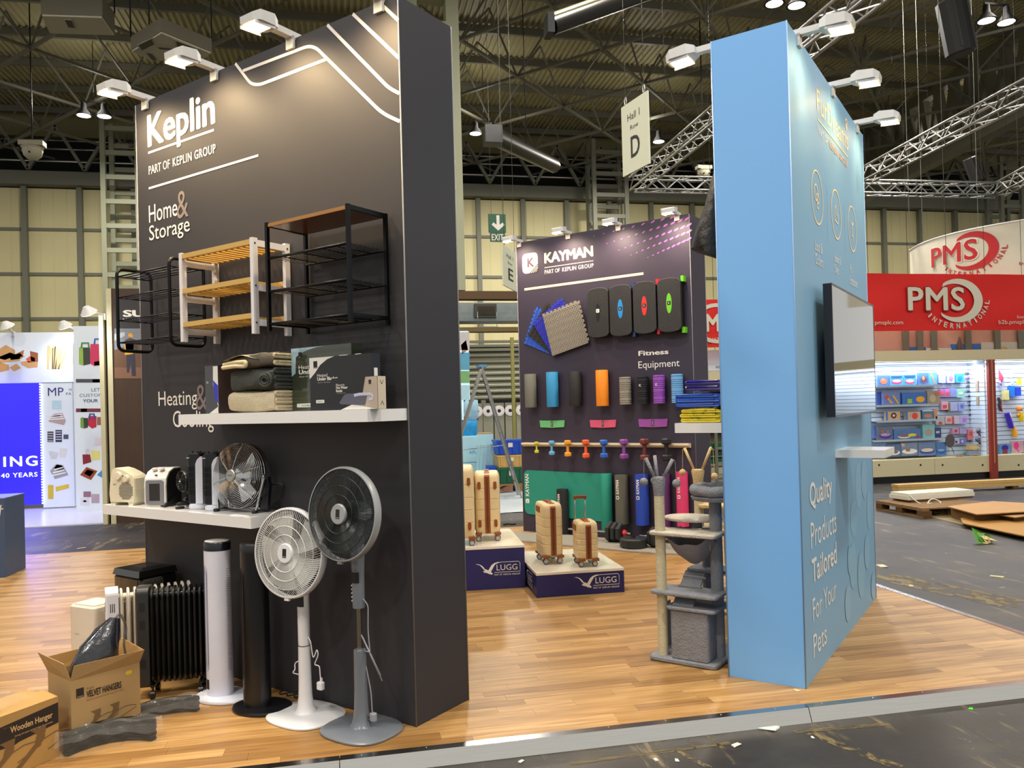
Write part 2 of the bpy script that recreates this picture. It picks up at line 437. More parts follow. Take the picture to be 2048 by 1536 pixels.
# ================================================================ back wall
WY = 36.0
CREAM = M('cream_panel', (206, 196, 148), .6, var=.07, scale=.8, bump=.15, bscale=2)
STEEL = M('grey_steel', (112, 112, 96), .55, .0, var=.08)
STEELD = M('dark_steel', (70, 70, 62), .55, .0, var=.08)
VOID = M('dark_void', (9, 9, 8), .9)
wl = thing('wall_back', 'cream panelled back wall of the hall in a grid of grey posts', None, (0, WY, 0)); wl['kind'] = 'structure'
B().bb((-26, .3, HZ), (42, .6, 14.6)).build('backing', VOID, wl)
pw = 2.1; rows = [0.0, 1.85, 3.7, 5.75, 7.6, 9.45, 11.2]
bq = B().bb((-pw/2+.05, 0, -.86), (pw/2-.05, .12, .86)); 
for k in (-.5, 0, .5): bq.bb((k-.012, -.012, -.86), (k+.012, 0, .86))
pm = bq.build('panel', CREAM); pmd = pm.data; bpy.data.objects.remove(pm)
i = 0; x = -22.4
while x < 41:
    for r in range(2 if x < 4 or x > 12 else 2, 6):
        c = bpy.data.objects.new('panel', pmd); COL.objects.link(c); c.parent = wl
        c.location = (x, rng.uniform(0, .02), (rows[r]+rows[r+1])/2); c.scale = (1, 1, (rows[r+1]-rows[r]-.09)/1.72)
    x += pw
x = -22.4-pw/2
while x < 41:
    B().bb((x-.1, -.22, 0), (x+.1, .05, 11.3)).build('post', STEEL, wl); x += pw
for z in rows[2:6]: B().bb((-24, -.06, z-.06), (41, .1, z+.06)).build('rail', STEEL, wl)
B().bb((-24, -.5, 11.2), (41, .2, 11.75)).build('eaves_beam', STEEL, wl)
B().bb((-24, -.1, 13.3), (41, .2, 14.3)).build('fascia', M('cream_fascia', (120, 112, 72), .7), wl)
for z in (12.1, 12.6, 12.95): B().tube([(-24, -.7, z), (41, -.7, z)], .05, 6).build('pipe', ALU, wl)
zz = B()
x = -23.0; ii = 0
while x < 41:
    B().bar((x, -.9, 11.7), (x+1.05, -.9, 13.5), .16, .12).build('brace', STEEL, wl)
    B().bar((x+1.05, -.9, 13.5), (x+2.1, -.9, 11.7), .16, .12).build('brace', STEEL, wl)
    x += 2.1
# lattice columns in front of the back wall
def lattice(x, y, z0, z1, w, d, step, mat, name, label):
    t = thing(name, label, 'column', (x, y, 0)); t['kind'] = 'structure'; del t['category']
    for sx in (-1, 1):
        for sy in (-1, 1):
            B().bb((sx*w/2-.09, sy*d/2-.09, z0), (sx*w/2+.09, sy*d/2+.09, z1)).build('upright', mat, t)
    z = z0+step/2
    while z < z1:
        B().bb((-w/2, -d/2-.06, z-.09), (w/2, -d/2+.06, z+.09)).build('rung', mat, t)
        B().bb((-w/2, d/2-.06, z-.4), (w/2, d/2+.06, z-.22)).build('rung', mat, t)
        z += step
LC = M('column_green_grey', (134, 136, 112), .55)
lattice(-8.55, 33.8, 0, 13.4, 1.25, 1.2, .95, LC, 'lattice_column', 'ladder like steel column left of the dark tower, against the cream wall')
lattice(11.6, 34.2, 0, 13.4, 1.5, .9, .95, STEEL, 'lattice_column', 'ladder like steel column behind the purple tower top')
lattice(32.6, 34.2, 0, 13.4, 1.2, .9, .95, STEEL, 'lattice_column', 'ladder like steel column above the white round banner')
# ================================================================ ceiling
CZ = 14.35
SHEET = M('corrugated_sheet', (158, 150, 112), .55, .0, var=.1, scale=.4)
b = B(); prof = []
x = -30; 
while x < 46:
    prof += [(x, 0), (x+.075, 0), (x+.1, -.05), (x+.175, -.05)]; x += .2
b.loft([[(px_, yy, CZ+pz) for px_, pz in prof] for yy in (5, 36.2)], closed=False, smooth=False)
tag(b.build('ceiling', SHEET), 'olive corrugated steel roof sheets over the hall', kind='structure')
fr = thing('trim_roof_frame', 'diagonal steel space frame hanging under the corrugated roof', None); fr['kind'] = 'structure'
FRM = M('frame_steel', (104, 101, 86), .5, .1, var=.08)
y = 35.2
while y > 5:
    B().bb((-30, y-.06, CZ-.32), (45, y+.06, CZ-.07)).build('purlin', FRM, fr); y -= 2.33
NZ = 12.5
nodes = []
for (x0, sx, n, par) in ((-2.44, -2.17, 9, 1), (3.45, 2.21, 15, 0)):
    for i in range(n):
        for j in range(18):
            X = x0+sx*i; Y = 34.85-2.33*j
            ok = ((i+j) % 2 == (1 if x0 < 0 else 1))
            if ok and Y > 6: nodes.append((X, Y, abs(sx)))
ub = B().bar((0, 0, -.5), (0, 0, .5), 1, 1); uo = ub.build('strut', FRM); um = uo.data; bpy.data.objects.remove(uo)
segs = []
for (X, Y, s) in nodes:
    for dx in (-1, 1):
        segs.append(((X, Y, NZ), (X+dx*s, Y+2.33, NZ), .085, 'chord'))
        segs.append(((X, Y, NZ), (X+dx*s, Y-2.33, NZ), .085, 'chord')) if Y < 0 else None
        for dy in (-1, 1):
            segs.append(((X, Y, NZ), (X+dx*s/2, Y+dy*1.165, CZ-.25), .05, 'strut'))
segs = [s for s in segs if s and s[1][1] < 37.2]
segs.sort(key=lambda s: (Vector(s[0])-Vector((1, 2, 2))).length)
def inview(p):
    c = CR @ (np.array(p)-EYE)
    if c[2] < .5: return False
    return -200 < 1024+F*c[0]/c[2] < 2250 and -300 < 768+CYO-F*c[1]/c[2]
cnt = {'chord': 0, 'strut': 0}; rest = {'chord': B(), 'strut': B()}
for a, c, w, nm in segs:
    if not (inview(a) or inview(c)): continue
    cnt[nm] += 1
    if cnt[nm] <= 280:
        A, C_ = Vector(a), Vector(c); o = bpy.data.objects.new(nm, um); COL.objects.link(o); o.parent = fr
        o.location = (A+C_)/2; o.rotation_mode = 'QUATERNION'; o.rotation_quaternion = (C_-A).to_track_quat('Z', 'Y'); o.scale = (w, w, (C_-A).length)
        o.rotation_mode = 'QUATERNION'
    else: rest[nm].bar(a, c, w)
for nm, bb_ in rest.items():
    if bb_.v: o = bb_.build(nm+'s_far_off', FRM, fr); o['kind'] = 'stuff'
# grey girder at the upper right and its webs
gd = thing('trim_girder', 'deep grey steel roof girder crossing the upper right', None); gd['kind'] = 'structure'
g0 = Vector(on_z(1700, 402, 11.4)); g1 = Vector(on_z(2120, 178, 11.4)); gu = Vector((0, 0, 1))
GM = M('girder_grey', (104, 102, 86), .5)
B().bar(g0, g1, .5, .75).build('bottom_chord', GM, gd)
B().bar(g0+gu*2.6, g1+gu*2.6, .35, .35).build('top_chord', GM, gd)
n = 14
for k in range(n):
    p = g0.lerp(g1, k/n); q = g0.lerp(g1, (k+1)/n)
    B().bar(p+gu*.3, (p+q)/2+gu*2.5, .22).build('web', GM, gd); B().bar((p+q)/2+gu*2.5, q+gu*.3, .3).build('web', GM, gd)
# pale box column behind the dark tower
cl = thing('trim_box_column', 'pale green steel box column with a framed opening at its top, behind the dark tower', None, tuple(on_y(860, 1000, 19)*np.array([1, 1, 0]))); cl['kind'] = 'structure'
PG = M('pale_green_paint', (158, 160, 132), .6, var=.03)
x1 = on_y(921, 300, 19)[0]-cl.location.x; x0 = x1-1.9
def cz(py): return float(on_y(880, py, 19)[2])
za, zb_ = cz(52), cz(2)
xa = on_y(832, 30, 19)[0]-cl.location.x; xb = on_y(889, 30, 19)[0]-cl.location.x
B().bb((x0, -.25, cz(583)), (x1, .25, za)).build('shaft', PG, cl)
B().bb((x0, -.25, za), (xa, .25, zb_)).build('stile', PG, cl); B().bb((xb, -.25, za), (x1, .25, zb_)).build('stile', PG, cl)
B().bb((x0, -.25, zb_), (x1, .25, 14.2)).build('shaft', PG, cl)
B().bb((x0+.2, -.2, HZ), (x1-.2, .2, cz(583))).build('shaft', STEELD, cl)
# ================================================================ towers
TH, TT = 3.70, .43
def prnt(name, rgb, rough=.6, sheen=0):
    m = M(name, rgb, rough, var=.02, scale=40, bump=.05, bscale=300); return m
CHAR = prnt('charcoal_fabric', (43, 41, 45), .62)
PURP = prnt('purple_fabric', (50, 42, 58), .58)
BLUE = prnt('sky_blue_fabric', (116, 174, 232), .6)
BLUE2 = prnt('dusty_blue_fabric', (124, 170, 202), .5)
def tower(name, label, face, w, mat, right_mat=None, W0=None):
    t = thing(name, label, 'display wall', tuple(face.P(0, 0, 0)), face.a)
    bq = B().bb((-w, 0, 0), (0, TT, TH)); bq.build('carcass', mat, t)
    # silvery piping in the corners
    P = M('grey_piping', (120, 118, 118), .4)
    for (x, y) in ((0, 0), (-w, 0), (0, TT)): B().tube([(x, y, 0), (x, y, TH)], .004, 6).build('corner_piping', P, t)
    return t
W1, W2_, W3 = 2.382, .4275, 2.3525
dk = tower('display_tower', 'tall charcoal fabric tower with racks, heaters and fans on its face', DK, W1, CHAR)
ky = tower('display_tower', 'tall dark purple fabric tower hung with fitness gear, at the back', KY, W3, PURP)
bl = thing('display_tower', 'tall sky blue fabric tower with a wall screen and pet lettering', 'display wall', tuple(BS.P(0, 0, 0)), BS.a)
BW = 2.3306
bq = B(); bq.cur = 0; bq.bb((-W2_, 0, 0), (-.0005, BW, TH)); bq.build('carcass', BLUE, bl)
bq = B().bb((-.0005, .002, 0), (.003, BW-.002, TH)); bq.build('side_print', BLUE2, bl, label='dusty blue printed side panel')
for (x, y) in ((0.003, 0), (-W2_, 0), (0.003, BW)): B().tube([(x, y, 0), (x, y, TH)], .004, 6).build('corner_piping', M('blue_piping', (130, 165, 205), .4), bl)
brr = bpy.data.objects.new('side_graphics', None)  # frame of the right face
# lettering on the dark tower -------------------------------------------------
def fbox(face, p0, p1, out=0):
    a = face.uv(*p0, out); c = face.uv(*p1, out); return (min(a[0], c[0]), min(a[1], c[1]), max(a[0], c[0]), max(a[1], c[1]))
GREYAMP = M('grey_print', (128, 116, 112), .6)
def T(s, face, par, p0, p1, mat=WHITEP, **k):
    return text(s, par, mat, fbox(face, p0, p1), **k)
text('Keplin', dk, WHITEP, (-2.245, 3.30+.02, -1.515, 3.30+.30), bold=.036)
gb = B()
def rule(face, b, p0, p1, w): 
    a = face.uv(*p0); c = face.uv(*p1); stroke(b, [a, c], w, -.002)
rule(DK, gb, (297, 306), (428, 260), .014); gb.build('rule', WHITEP, dk)
text('PART OF', dk, WHITEP, (-2.24, 3.205, -2.0, 3.262), bold=.0); text('KEPLIN GROUP', dk, WHITEP, (-1.965, 3.205, -1.515, 3.262), bold=.016, spacing=1.12)
gb = B(); rule(DK, gb, (298, 377), (517, 311), .014); gb.build('rule', WHITEP, dk)
text('Home', dk, WHITEP, (-2.25, 2.885, -1.93, 3.0)); text('&', dk, GREYAMP, (-1.935, 2.86, -1.81, 3.035), y=-.0025)
text('Storage', dk, WHITEP, (-2.25, 2.735, -1.80, 2.86+.005), y=-.003)
text('Heating', dk, WHITEP, (-2.19, 1.635, -1.765, 1.76)); text('&', dk, GREYAMP, (-1.78, 1.63, -1.66, 1.79), y=-.0025)
text('Cooling', dk, WHITEP, (-2.03, 1.49, -1.60, 1.63), y=-.003)
# angular line artwork
def poly(face, b, pts, w, r=.09):
    q = [face.uv(*p) for p in pts]; P = bend([Vector((a, 0, z)) for a, z in q], r)
    stroke(b, [(p.x, p.z) for p in P], w, -.002)
for pts, r in (([(471, 127), (502, 168), (519, 170), (655, 118)], .1), ([(486, 142), (612, 94), (622, 93), (634, 97), (765, 227), (800, 243)], .12),
            ([(655, 50), (778, 176), (799, 187)], .1), ([(706, 28), (798, 116)], .1), ([(760, 6), (797, 41)], .1)):
    gb = B(); poly(DK, gb, pts, .018, r); gb.build('printed_line', M('line_print', (222, 214, 206), .6), dk)
# arm flood lights ---------------------------------------------------------------
GLOW = M('flood_glow', (255, 236, 200), .3, emis=(255, 222, 168), es=26)
FH = M('flood_housing', (206, 204, 200), .35)
FGL = M('flood_glass', (250, 240, 220), .1, alpha=.35)
def flood(face, u, label, arm=.13, power=STAND_W, lit=True, color=(1, .74, .42), inward=None, back=0.0, name='arm_floodlight', scale=1):
    """stands on the tower's top edge, arm reaching outward from the face, head looking back down at the face"""
    t = thing(name, label, 'light', tuple(face.P(u, TH, -back)), face.a, 'arm floodlights')
    B().bb((-.03, -.02, -.01), (.03, .09, .012)).bb((-.03, -.02, -.06), (.03, -.004, .01)).build('clamp', FH, t)
    p1 = Vector((0, -arm, .02))
    b = B(); b.bar((0, .05, .02), p1, .045, .035); b.build('arm', FH, t)
    hd = bpy.data.objects.new('head', None); COL.objects.link(hd); hd.parent = t; hd.location = p1; hd.rotation_euler = (radians(4), 0, 0); hd.scale = (.85, .85, .85)
    b = B(); b.loft([[(-.05, .0, -.02), (.05, .0, -.02), (.05, 0, .03), (-.05, 0, .03)], [(-.085, -.05, -.03), (.085, -.05, -.03), (.085, -.05, .045), (-.085, -.05, .045)],
        [(-.095, -.17, -.03), (.095, -.17, -.03), (.095, -.17, .035), (-.095, -.17, .035)], [(-.06, -.21, -.03), (.06, -.21, -.03), (.06, -.21, .015), (-.06, -.21, .015)]], smooth=False)
    b.build('housing', FH, hd)
    b = B().bb((-.06, -.185, -.036), (.06, -.06, -.0305)); b.build('lens', GLOW if lit else M('lens_pale', (236, 226, 206), .3, emis=(255, 236, 200), es=2), hd)
    b = B()
    for s in (-1, 1): b.bb((s*.075-.004, -.2, -.05), (s*.075+.004, -.045, -.028))
    b.build('glare_wing', FH, hd)
    if lit or power:
        l = lamp('flood_lamp', 'SPOT', (0, -.16, -.05), power, color, .06, spot=158, blend=1.0); l.parent = hd
        l.rotation_euler = (radians(12), 0, 0)
    return t
BLf = Face(BS.o-BS.u*W2_, BS.a-pi/2)
flood(DK, -.80, 'arm floodlight nearest the corner artwork, rightmost of the three on the charcoal tower')
flood(DK, -1.50, 'arm floodlight in the middle of the charcoal tower top')
flood(DK, -2.25, 'arm floodlight at the far left end of the charcoal tower top')
flood(DK, -.12, 'arm floodlight at the near corner of the charcoal tower, above the frame')
flood(BR, .25, 'arm floodlight at the near corner of the blue tower, in front of the truss', power=STAND_W*.28)
flood(BR, 1.18, 'arm floodlight midway along the blue tower top', power=STAND_W*.28)
flood(BR, 2.08, 'arm floodlight at the far end of the blue tower top', power=STAND_W*.28)
flood(BLf, -.12, 'arm floodlight on the left side of the blue tower, near edge', arm=.13)
flood(BLf, -1.2, 'arm floodlight on the left side of the blue tower, mostly hidden behind it', arm=.13)
KW = STAND_W*.72; KC = (1, .78, .62)
flood(KY, -2.30, 'arm floodlight at the left end of the purple tower top', arm=.12, power=KW, color=KC)
flood(KY, -1.57, 'arm floodlight second from left on the purple tower top', arm=.12, power=KW, color=KC)
flood(KY, -.88, 'arm floodlight third from left on the purple tower top', arm=.12, power=KW, color=KC)
flood(KY, -.14, 'arm floodlight at the right end of the purple tower top', arm=.12, power=KW, color=KC)
# ================================================================ wall racks on the charcoal tower
def T4(face, u, z, out=0): return face.P(u, z, out)
# round tube rack
t = on_face('shoe_rack', 'black round tube wall rack with four thin rod shelves, leftmost rack', 'rack', DK, -1.915, 2.02)
for s in (-1, 1):
    b = B(); pts = bend([(s*.285, -.14, 0), (s*.285, -.03, 0), (s*.285, -.03, .52), (s*.285, -.26, .52), (s*.285, -.26, 0), (s*.285, -.14, 0)], .045)
    b.tube(pts[:-1], .0105, 8, closed=True); b.build('side_loop', BLACKM, t)
for z in (.05, .19, .335, .47):
    sh = B(); 
    for s in (-1, 1): sh.tube([(s*.285, -.03, z), (s*.285, -.26, z)], .004, 6)
    o = sh.tube([(-.285, -.255, z), (.285, -.255, z)], .005, 6).build('shelf_frame', BLACKM, t)
    for y in (-.06, -.11, -.16, -.21): B().tube([(-.285, y, z), (.285, y, z)], .004, 6).build('rod', BLACKM, o)
# white and bamboo rack
BAM = M('bamboo', (206, 166, 88), .5, var=.12, scale=8, stretch=(1, 12, 12)); WPAINT = M('white_paint', (226, 222, 222), .45)
t = on_face('shoe_rack', 'white wooden wall rack with three slatted bamboo shelves, middle rack', 'rack', DK, -1.185, 2.03)
for s in (-1, 1):
    f = B(); x = s*.325
    f.bb((x-.012, -.045, 0), (x+.012, -.012, .52)).build('post', WPAINT, t)
    B().bb((x-.012, -.265, 0), (x+.012, -.232, .52)).build('post', WPAINT, t)
    for z in (.045, .235, .445 if s < 0 else .475): B().bb((x-.011, -.235, z), (x+.011, -.04, z+.035)).build('cross_rail', WPAINT, t)
    b = B()
    for z in (.06, .26, .49):
        for y in (-.03, -.25): b.cyl((x+s*.012, y, z), (x+s*.0145, y, z), .005, .005, 8)
    b.build('screw', M('dull_screw', (70, 70, 70), .5, .8), t)
for z in (.085, .28, .485):
    r = B().bb((-.314, -.262, z), (.314, -.244, z+.028)).build('front_rail', BAM, t)
    B().bb((-.314, -.045, z), (.314, -.027, z+.028)).build('back_rail', BAM, t)
    for k in range(12):
        x = -.286+.052*k; B().bb((x-.011, -.244, z-.004), (x+.011, -.035, z+.012)).build('slat', BAM, r)
# black rack with wooden top
WALN = M('walnut_board', (112, 70, 38), .25, var=.25, scale=6, stretch=(1, 10, 10)); OAKE = M('oak_edge', (170, 118, 60), .5)
t = on_face('shoe_rack', 'black metal wall rack with a brown wooden top and wire shelves, rightmost rack', 'rack', DK, -.40, 2.03)
for s in (-1, 1):
    for y in (-.025, -.285): B().bb((s*.3-.009, y-.009, 0), (s*.3+.009, y+.009, .57)).build('post', BLACKM, t)
    B().bb((s*.3-.008, -.285, .545), (s*.3+.008, -.025, .568)).build('top_rail', BLACKM, t)
    B().bb((s*.3-.006, -.285, .03), (s*.3+.006, -.025, .045)).build('bottom_rail', BLACKM, t)
B().bb((-.29, -.28, .548), (.29, -.028, .562)).build('top_board', WALN, t); B().bb((-.29, -.288, .546), (.29, -.281, .564)).build('edge_band', OAKE, t)
for z in (.035, .205, .38):
    sh = B().tube([(-.3, -.285, z), (.3, -.285, z)], .008, 6).build('front_rail', BLACKM, t)
    B().tube([(-.3, -.03, z), (.3, -.03, z)], .007, 6).build('back_rail', BLACKM, sh)
    for k in range(8): B().tube([(-.3, -.06-.028*k, z+.003), (.3, -.06-.028*k, z+.003)], .0025, 5).build('wire', BLACKM, sh)
    for x in (-.2, -.05, .1, .2): B().tube([(x, -.28, z), (x, -.03, z)], .0028, 5).build('cross_wire', BLACKM, sh)
# ================================================================ white shelves
GLOSSW = M('gloss_white', (232, 230, 226), .18, var=.01, scale=3)
def shelf(face, u0, u1, ztop, depth, label, th=.06, split=None):
    t = on_face('wall_shelf', label, 'shelf', face, u0, ztop-th)
    L = u1-u0; xs = [0, L] if not split else [0, split, L]
    for a, c in zip(xs, xs[1:]): B().bb((a+.0006, -depth, 0), (c-.0006, 0, th)).build('board', GLOSSW, t)
    return t
shelf(DK, -1.54, -.008, 1.605, .28, 'upper thick white shelf carrying blankets and blanket boxes')
shelf(DK, -2.38, -.885, 1.04, .29, 'lower thick white shelf carrying heaters and the chrome fan')
BLf = Face(BS.o-BS.u*W2_, BS.a-pi/2)
shelf(BLf, -1.1, -.1, 1.47, .33, 'thick white shelf on the far side of the blue tower, under folded covers')
shelf(BR, .95, 1.35, 1.26, .30, 'small thick white shelf below the wall screen of the blue tower', th=.05)
# ================================================================ boxes on the upper shelf
CARDB = M('black_card', (26, 24, 26), .28, var=.1); CARDG = M('film_wrapped_card', (58, 64, 50), .12, var=.25, scale=6, coat=.5)
CREAMP = M('cream_print', (226, 224, 214), .4); SILV = M('pale_blue_print', (168, 196, 206), .3)
def carton(name, label, face, u0, u1, z0, out0, dep, h, mat, rz=0):
    t = on_face(name, label, 'box', face, u0, z0, out0)
    B().bb((0, -dep, 0), (u1-u0, 0, h)).build('carton', mat, t)
    return t
def logo(par, x, z, s, y, mat=DARKP, mat2=WHITEP):
    b = B(); flat(b, [(x, z), (x+s*.8, z), (x+s*.8, z+s), (x, z+s)], y); b.build('square_logo', mat, par)
    text('Keplin', par, mat2, (x+s*.1, z+s*.06, x+s*.7, z+s*.16), y=y-.0006)
za = 1.605
def ux(face, px, py, out): return face.uv(px, py, out)[0]
# box A
u0, u1 = ux(DK, 584, 760, .14), ux(DK, 704, 760, .14); hA = DK.uv(584, 697, .14)[1]-za
t = carton('blanket_box', 'tallest film wrapped grey green under blanket box, behind the others', DK, u0, u1, za, .055, .085, hA, CARDG)
w = u1-u0
b = B(); flat(b, [(0, hA*.55), (0, hA-.002), (w*.6, hA-.002)]+[(w*.6-w*.6*sin(radians(a)), hA-.002-hA*.28*(1-cos(radians(a)))) for a in range(15, 75, 15)]+[(w*.07, hA*.6)], -.0865); b.build('pale_print', SILV, t)
text('Heated', t, WHITEP, (w*.13, hA*.66, w*.40, hA*.72), y=-.0875); text('Under Blanket', t, WHITEP, (w*.13, hA*.58, w*.80, hA*.65), y=-.0875, bold=.04)
text('Easy to Fit  3 Heat Settings', t, WHITEP, (w*.14, hA*.53, w*.7, hA*.55), y=-.0875)
b = B(); flat(b, rrect(w*.08, hA*.06, w*.42, hA*.12, .005), -.087); b.build('size_sticker', CREAMP, t); text('DOUBLE', t, DARKP, (w*.17, hA*.075, w*.33, hA*.1), y=-.0878)
logo(t, w*.13, hA*.84, .03, -.0878)
# box B
u0, u1 = ux(DK, 621, 770, .20), ux(DK, 745, 770, .20); hB = DK.uv(621, 716, .2)[1]-za
t = carton('blanket_box', 'black under blanket box with a cream corner, between the two others', DK, u0, u1, za, .143, .06, hB, CARDB)
w = u1-u0
b = B(); flat(b, [(0, hB*.6), (0, hB-.001), (w*.42, hB-.001), (w*.3, hB*.95), (w*.18, hB*.85), (w*.1, hB*.72), (w*.02, hB*.62)], -.0612); b.build('cream_corner_print', CREAMP, t)
text('Heated', t, WHITEP, (w*.13, hB*.63, w*.30, hB*.69), y=-.0618); text('Under Blanket', t, WHITEP, (w*.13, hB*.56, w*.47, hB*.625), y=-.0618, bold=.04)
text('Easy to Fit  3 Heat Settings', t, WHITEP, (w*.14, hB*.515, w*.34, hB*.53), y=-.0618)
logo(t, w*.07, hB*.8, .036, -.0618)
b = B(); flat(b, rrect(w*.1, hB*.14, w*.24, hB*.2, .005), -.0618); b.build('size_sticker', CREAMP, t); text('SINGLE', t, DARKP, (w*.12, hB*.155, w*.22, hB*.18), y=-.0622)
b = B(); 
for q in ((w*.5, w*.62), (w*.75, w*.83)): b.bb((q[0], -.061, hB-.001), (q[1], -.05, hB+.002))
b.build('lock_tab', CREAMP, t)
b = B(); b.add([(w+.001, -.045, hB*.58), (w+.001, -.02, hB*.58), (w+.001, -.02, hB*.74), (w+.001, -.045, hB*.74)], [(0, 1, 2, 3)]); b.build('end_label', CREAMP, t)
# box C
u0, u1 = ux(DK, 664, 800, .26), ux(DK, 756, 800, .26); hC = DK.uv(664, 757, .26)[1]-za
t = carton('water_bottle_box', 'black hot water bottle box with grey bottle picture, rightmost on the upper shelf', DK, u0, u1, za, .206, .055, hC, CARDB)
w = u1-u0
WOODP = M('warm_print', (186, 168, 150), .4, var=.15)
b = B(); flat(b, [(w*.68, hC*.45), (w*.75, hC*.99), (w, hC*.99), (w, .001), (w*.3, .001), (w*.5, hC*.12)], -.0556); b.build('picture_background', WOODP, t)
b = B(); flat(b, [(w*.2, .001), (w*.98, .001), (w*.75, hC*.08), (w*.45, hC*.16)], -.0559); b.build('cream_wave', CREAMP, t)
b = B(); flat(b, [(w*.17, hC*.22), (w*.2, hC*.18), (w*.73, hC*.13), (w*.78, hC*.42), (w*.74, hC*.5), (w*.34, hC*.5), (w*.28, hC*.46)], -.0563); b.build('bottle_picture', M('grey_bottle_print', (92, 92, 108), .4), t)
b = B(); stroke(b, [(w*.50, hC*.44), (w*.62, hC*.47), (w*.86, hC*.47), (w*.9, hC*.4), (w*.89, hC*.32), (w*.82, hC*.3)], .014, -.0567); b.build('handle_picture', M('pale_lilac_print', (196, 198, 214), .4), t)
text('Electric', t, WHITEP, (w*.11, hC*.75, w*.3, hC*.82), y=-.0567); text('Hot Water\nBottle', t, WHITEP, (w*.11, hC*.56, w*.37, hC*.74), y=-.0567, bold=.04)
text('Rapid Heat  Soft', t, WHITEP, (w*.13, hC*.515, w*.31, hC*.535), y=-.0567)
logo(t, w*.82, hC*.77, .02, -.0567)
B().bb((w+.0005, -.054, .001), (w+.002, -.001, hC-.001)).build('end_panel', M('beige_print', (206, 192, 168), .4), t)
b = B(); 
for z, s in ((hC*.12, 1), (hC*.88, -1)):
    for q in ((-.04, -.028), (-.016, -.028)): b.bar((w+.0025, q[0], z), (w+.0025, q[1], z+s*.02), .0015)
b.build('arrow_mark', DARKP, t)
# box left end (seen edge on, purple and white)
u0, u1 = ux(DK, 411, 780, .2), ux(DK, 437, 780, .2); hL = DK.uv(425, 731, .2)[1]-za
t = on_face('blanket_box', 'dark glossy box with blue and white flash, left of the folded blankets', 'box', DK, ux(DK, 437, 780, .2), za, .2)
B().bb((-.125, 0, 0), (0, .14, hL)).build('carton', M('glossy_dark_print', (34, 30, 34), .12, var=.4, scale=5, coat=.6), t)
b = B().bb((.0005, .001, .001), (.0015, .139, hL-.001)); b.build('side_panel', M('brown_card', (66, 50, 48), .5), t)
b = B(); flat(b, [(-.045, hL*.98), (-.002, hL*.98), (-.002, .03), (-.02, hL*.3), (-.05, hL*.62)], -.001); b.build('white_flash', CREAMP, t)
b = B(); flat(b, [(-.05, hL*.7), (-.003, hL*.58), (-.003, hL*.2), (-.03, hL*.3)], -.0016); b.build('blue_flash', M('blue_print', (40, 40, 190), .3), t)
b = B(); flat(b, [(-.09, 0.001), (-.002, .001), (-.004, hL*.14), (-.03, hL*.1)], -.0018); b.build('pale_flash', CREAMP, t)
text('Keplin', t, WHITEP, (-.11, hL*.62, -.09, hL*.68), y=-.0015, vertical=False)
# ---------------------------------------------------------------- folded blankets (each seen from its folded end)
def folded(label, mat, u0, u1, out, z0, h, d, layers, seed, inner=None, name='folded_blanket', tilt=0.0, group='folded blankets on the upper shelf', cat='blanket', face=DK, jit=.006, hidden=None):
    rg = random.Random(seed); t = on_face(name, label, cat, face, u0, z0, out-d, group)
    W = u1-u0; th = h/layers
    # outer roll: rounded lens slab
    def sec(x, k, sh):
        pts = []
        for j in range(20):
            a = 2*pi*j/20; cy, cz = cos(a), sin(a)
            y = (abs(cy)**.55)*math.copysign(1, cy)*d/2*sh; z = (abs(cz)**.6)*math.copysign(1, cz)*h/2*sh
            z += jit*sin(7*x/W+j*.9+seed); y += jit*.8*sin(5*x/W+seed*2+j)
            pts.append((x, y-d/2, max(z+h/2+tilt*x, .001)))
        return pts
    n = 14; r = []
    for i in range(n+1):
        s = i/n; e = 1-(max(0, .12-s)/.12)**2*.35
        r.append(sec(s*W*.985, i, e))
    B().loft(r, smooth=True).build('body', mat, t)
    # fold edges visible on the right end: thick stacked lips
    b = B()
    for k in range(layers):
        zc = th*(k+.5); pts = []
        yy = -d*.06-d*.03*rg.random(); y2 = -d+d*.05*rg.random()
        pts = bend([(W*.99, yy, zc-th*.22), (W*.99, y2, zc-th*.22+jit*.5), (W*.99, y2, zc+th*.22), (W*.99, yy-d*.1, zc+th*.22)], th*.3, 4)
        pts = [(p.x+rg.uniform(0, .004), p.y, max(p.z+tilt*W, th*.18)) for p in pts]
        b.tube(pts, th*.2, 6)
    o = b.build('fold_edges', inner or mat, t); o['kind'] = 'stuff'
    return t
BCR = M('cream_fleece', (206, 190, 158), .95, var=.12, scale=60, bump=.6, bscale=160); BGR = M('dark_grey_fleece', (62, 64, 58), .9, var=.2, scale=40, bump=.6, bscale=140)
SHE = M('sherpa', (232, 214, 170), .95, var=.12, scale=80, bump=1.0, bscale=220); BGW = M('warm_grey_plush', (92, 84, 72), .9, var=.2, scale=20, bump=.4, bscale=100)
uo = .25
zz_ = lambda py: DK.uv(500, py, uo)[1]
u0, u1 = ux(DK, 448, 800, uo), ux(DK, 592, 800, .2)
u1 = min(u1, ux(DK, 584, 760, .14)-.006)
folded('cream fleece blanket folded thick, bottom of the blanket pile', BCR, u0, u1, uo, za, zz_(782)-za, .21, 3, 1)
folded('dark grey fleece blanket with a rolled fold, middle of the blanket pile', BGR, u0+.02, u1, uo, zz_(782)-.001, zz_(736)-zz_(782), .21, 3, 5)
t = folded('grey plush blanket lined with cream sherpa, on top of the blanket pile', BGW, u0+.01, u1, uo, zz_(736)-.001, zz_(712)-zz_(736)+.012, .2, 2, 9, SHE)
b = B()
W_ = u1-u0
b.grid(lambda a, c: (W_*(.03+.66*a), -.02-.2*c-.012*sin(a*5), (zz_(718)-zz_(736))+.012*sin(a*pi)*1.6+.035*sin(pi*min(1, a*1.2))*(1-c)+.004*sin(9*a+3*c)), 16, 8)
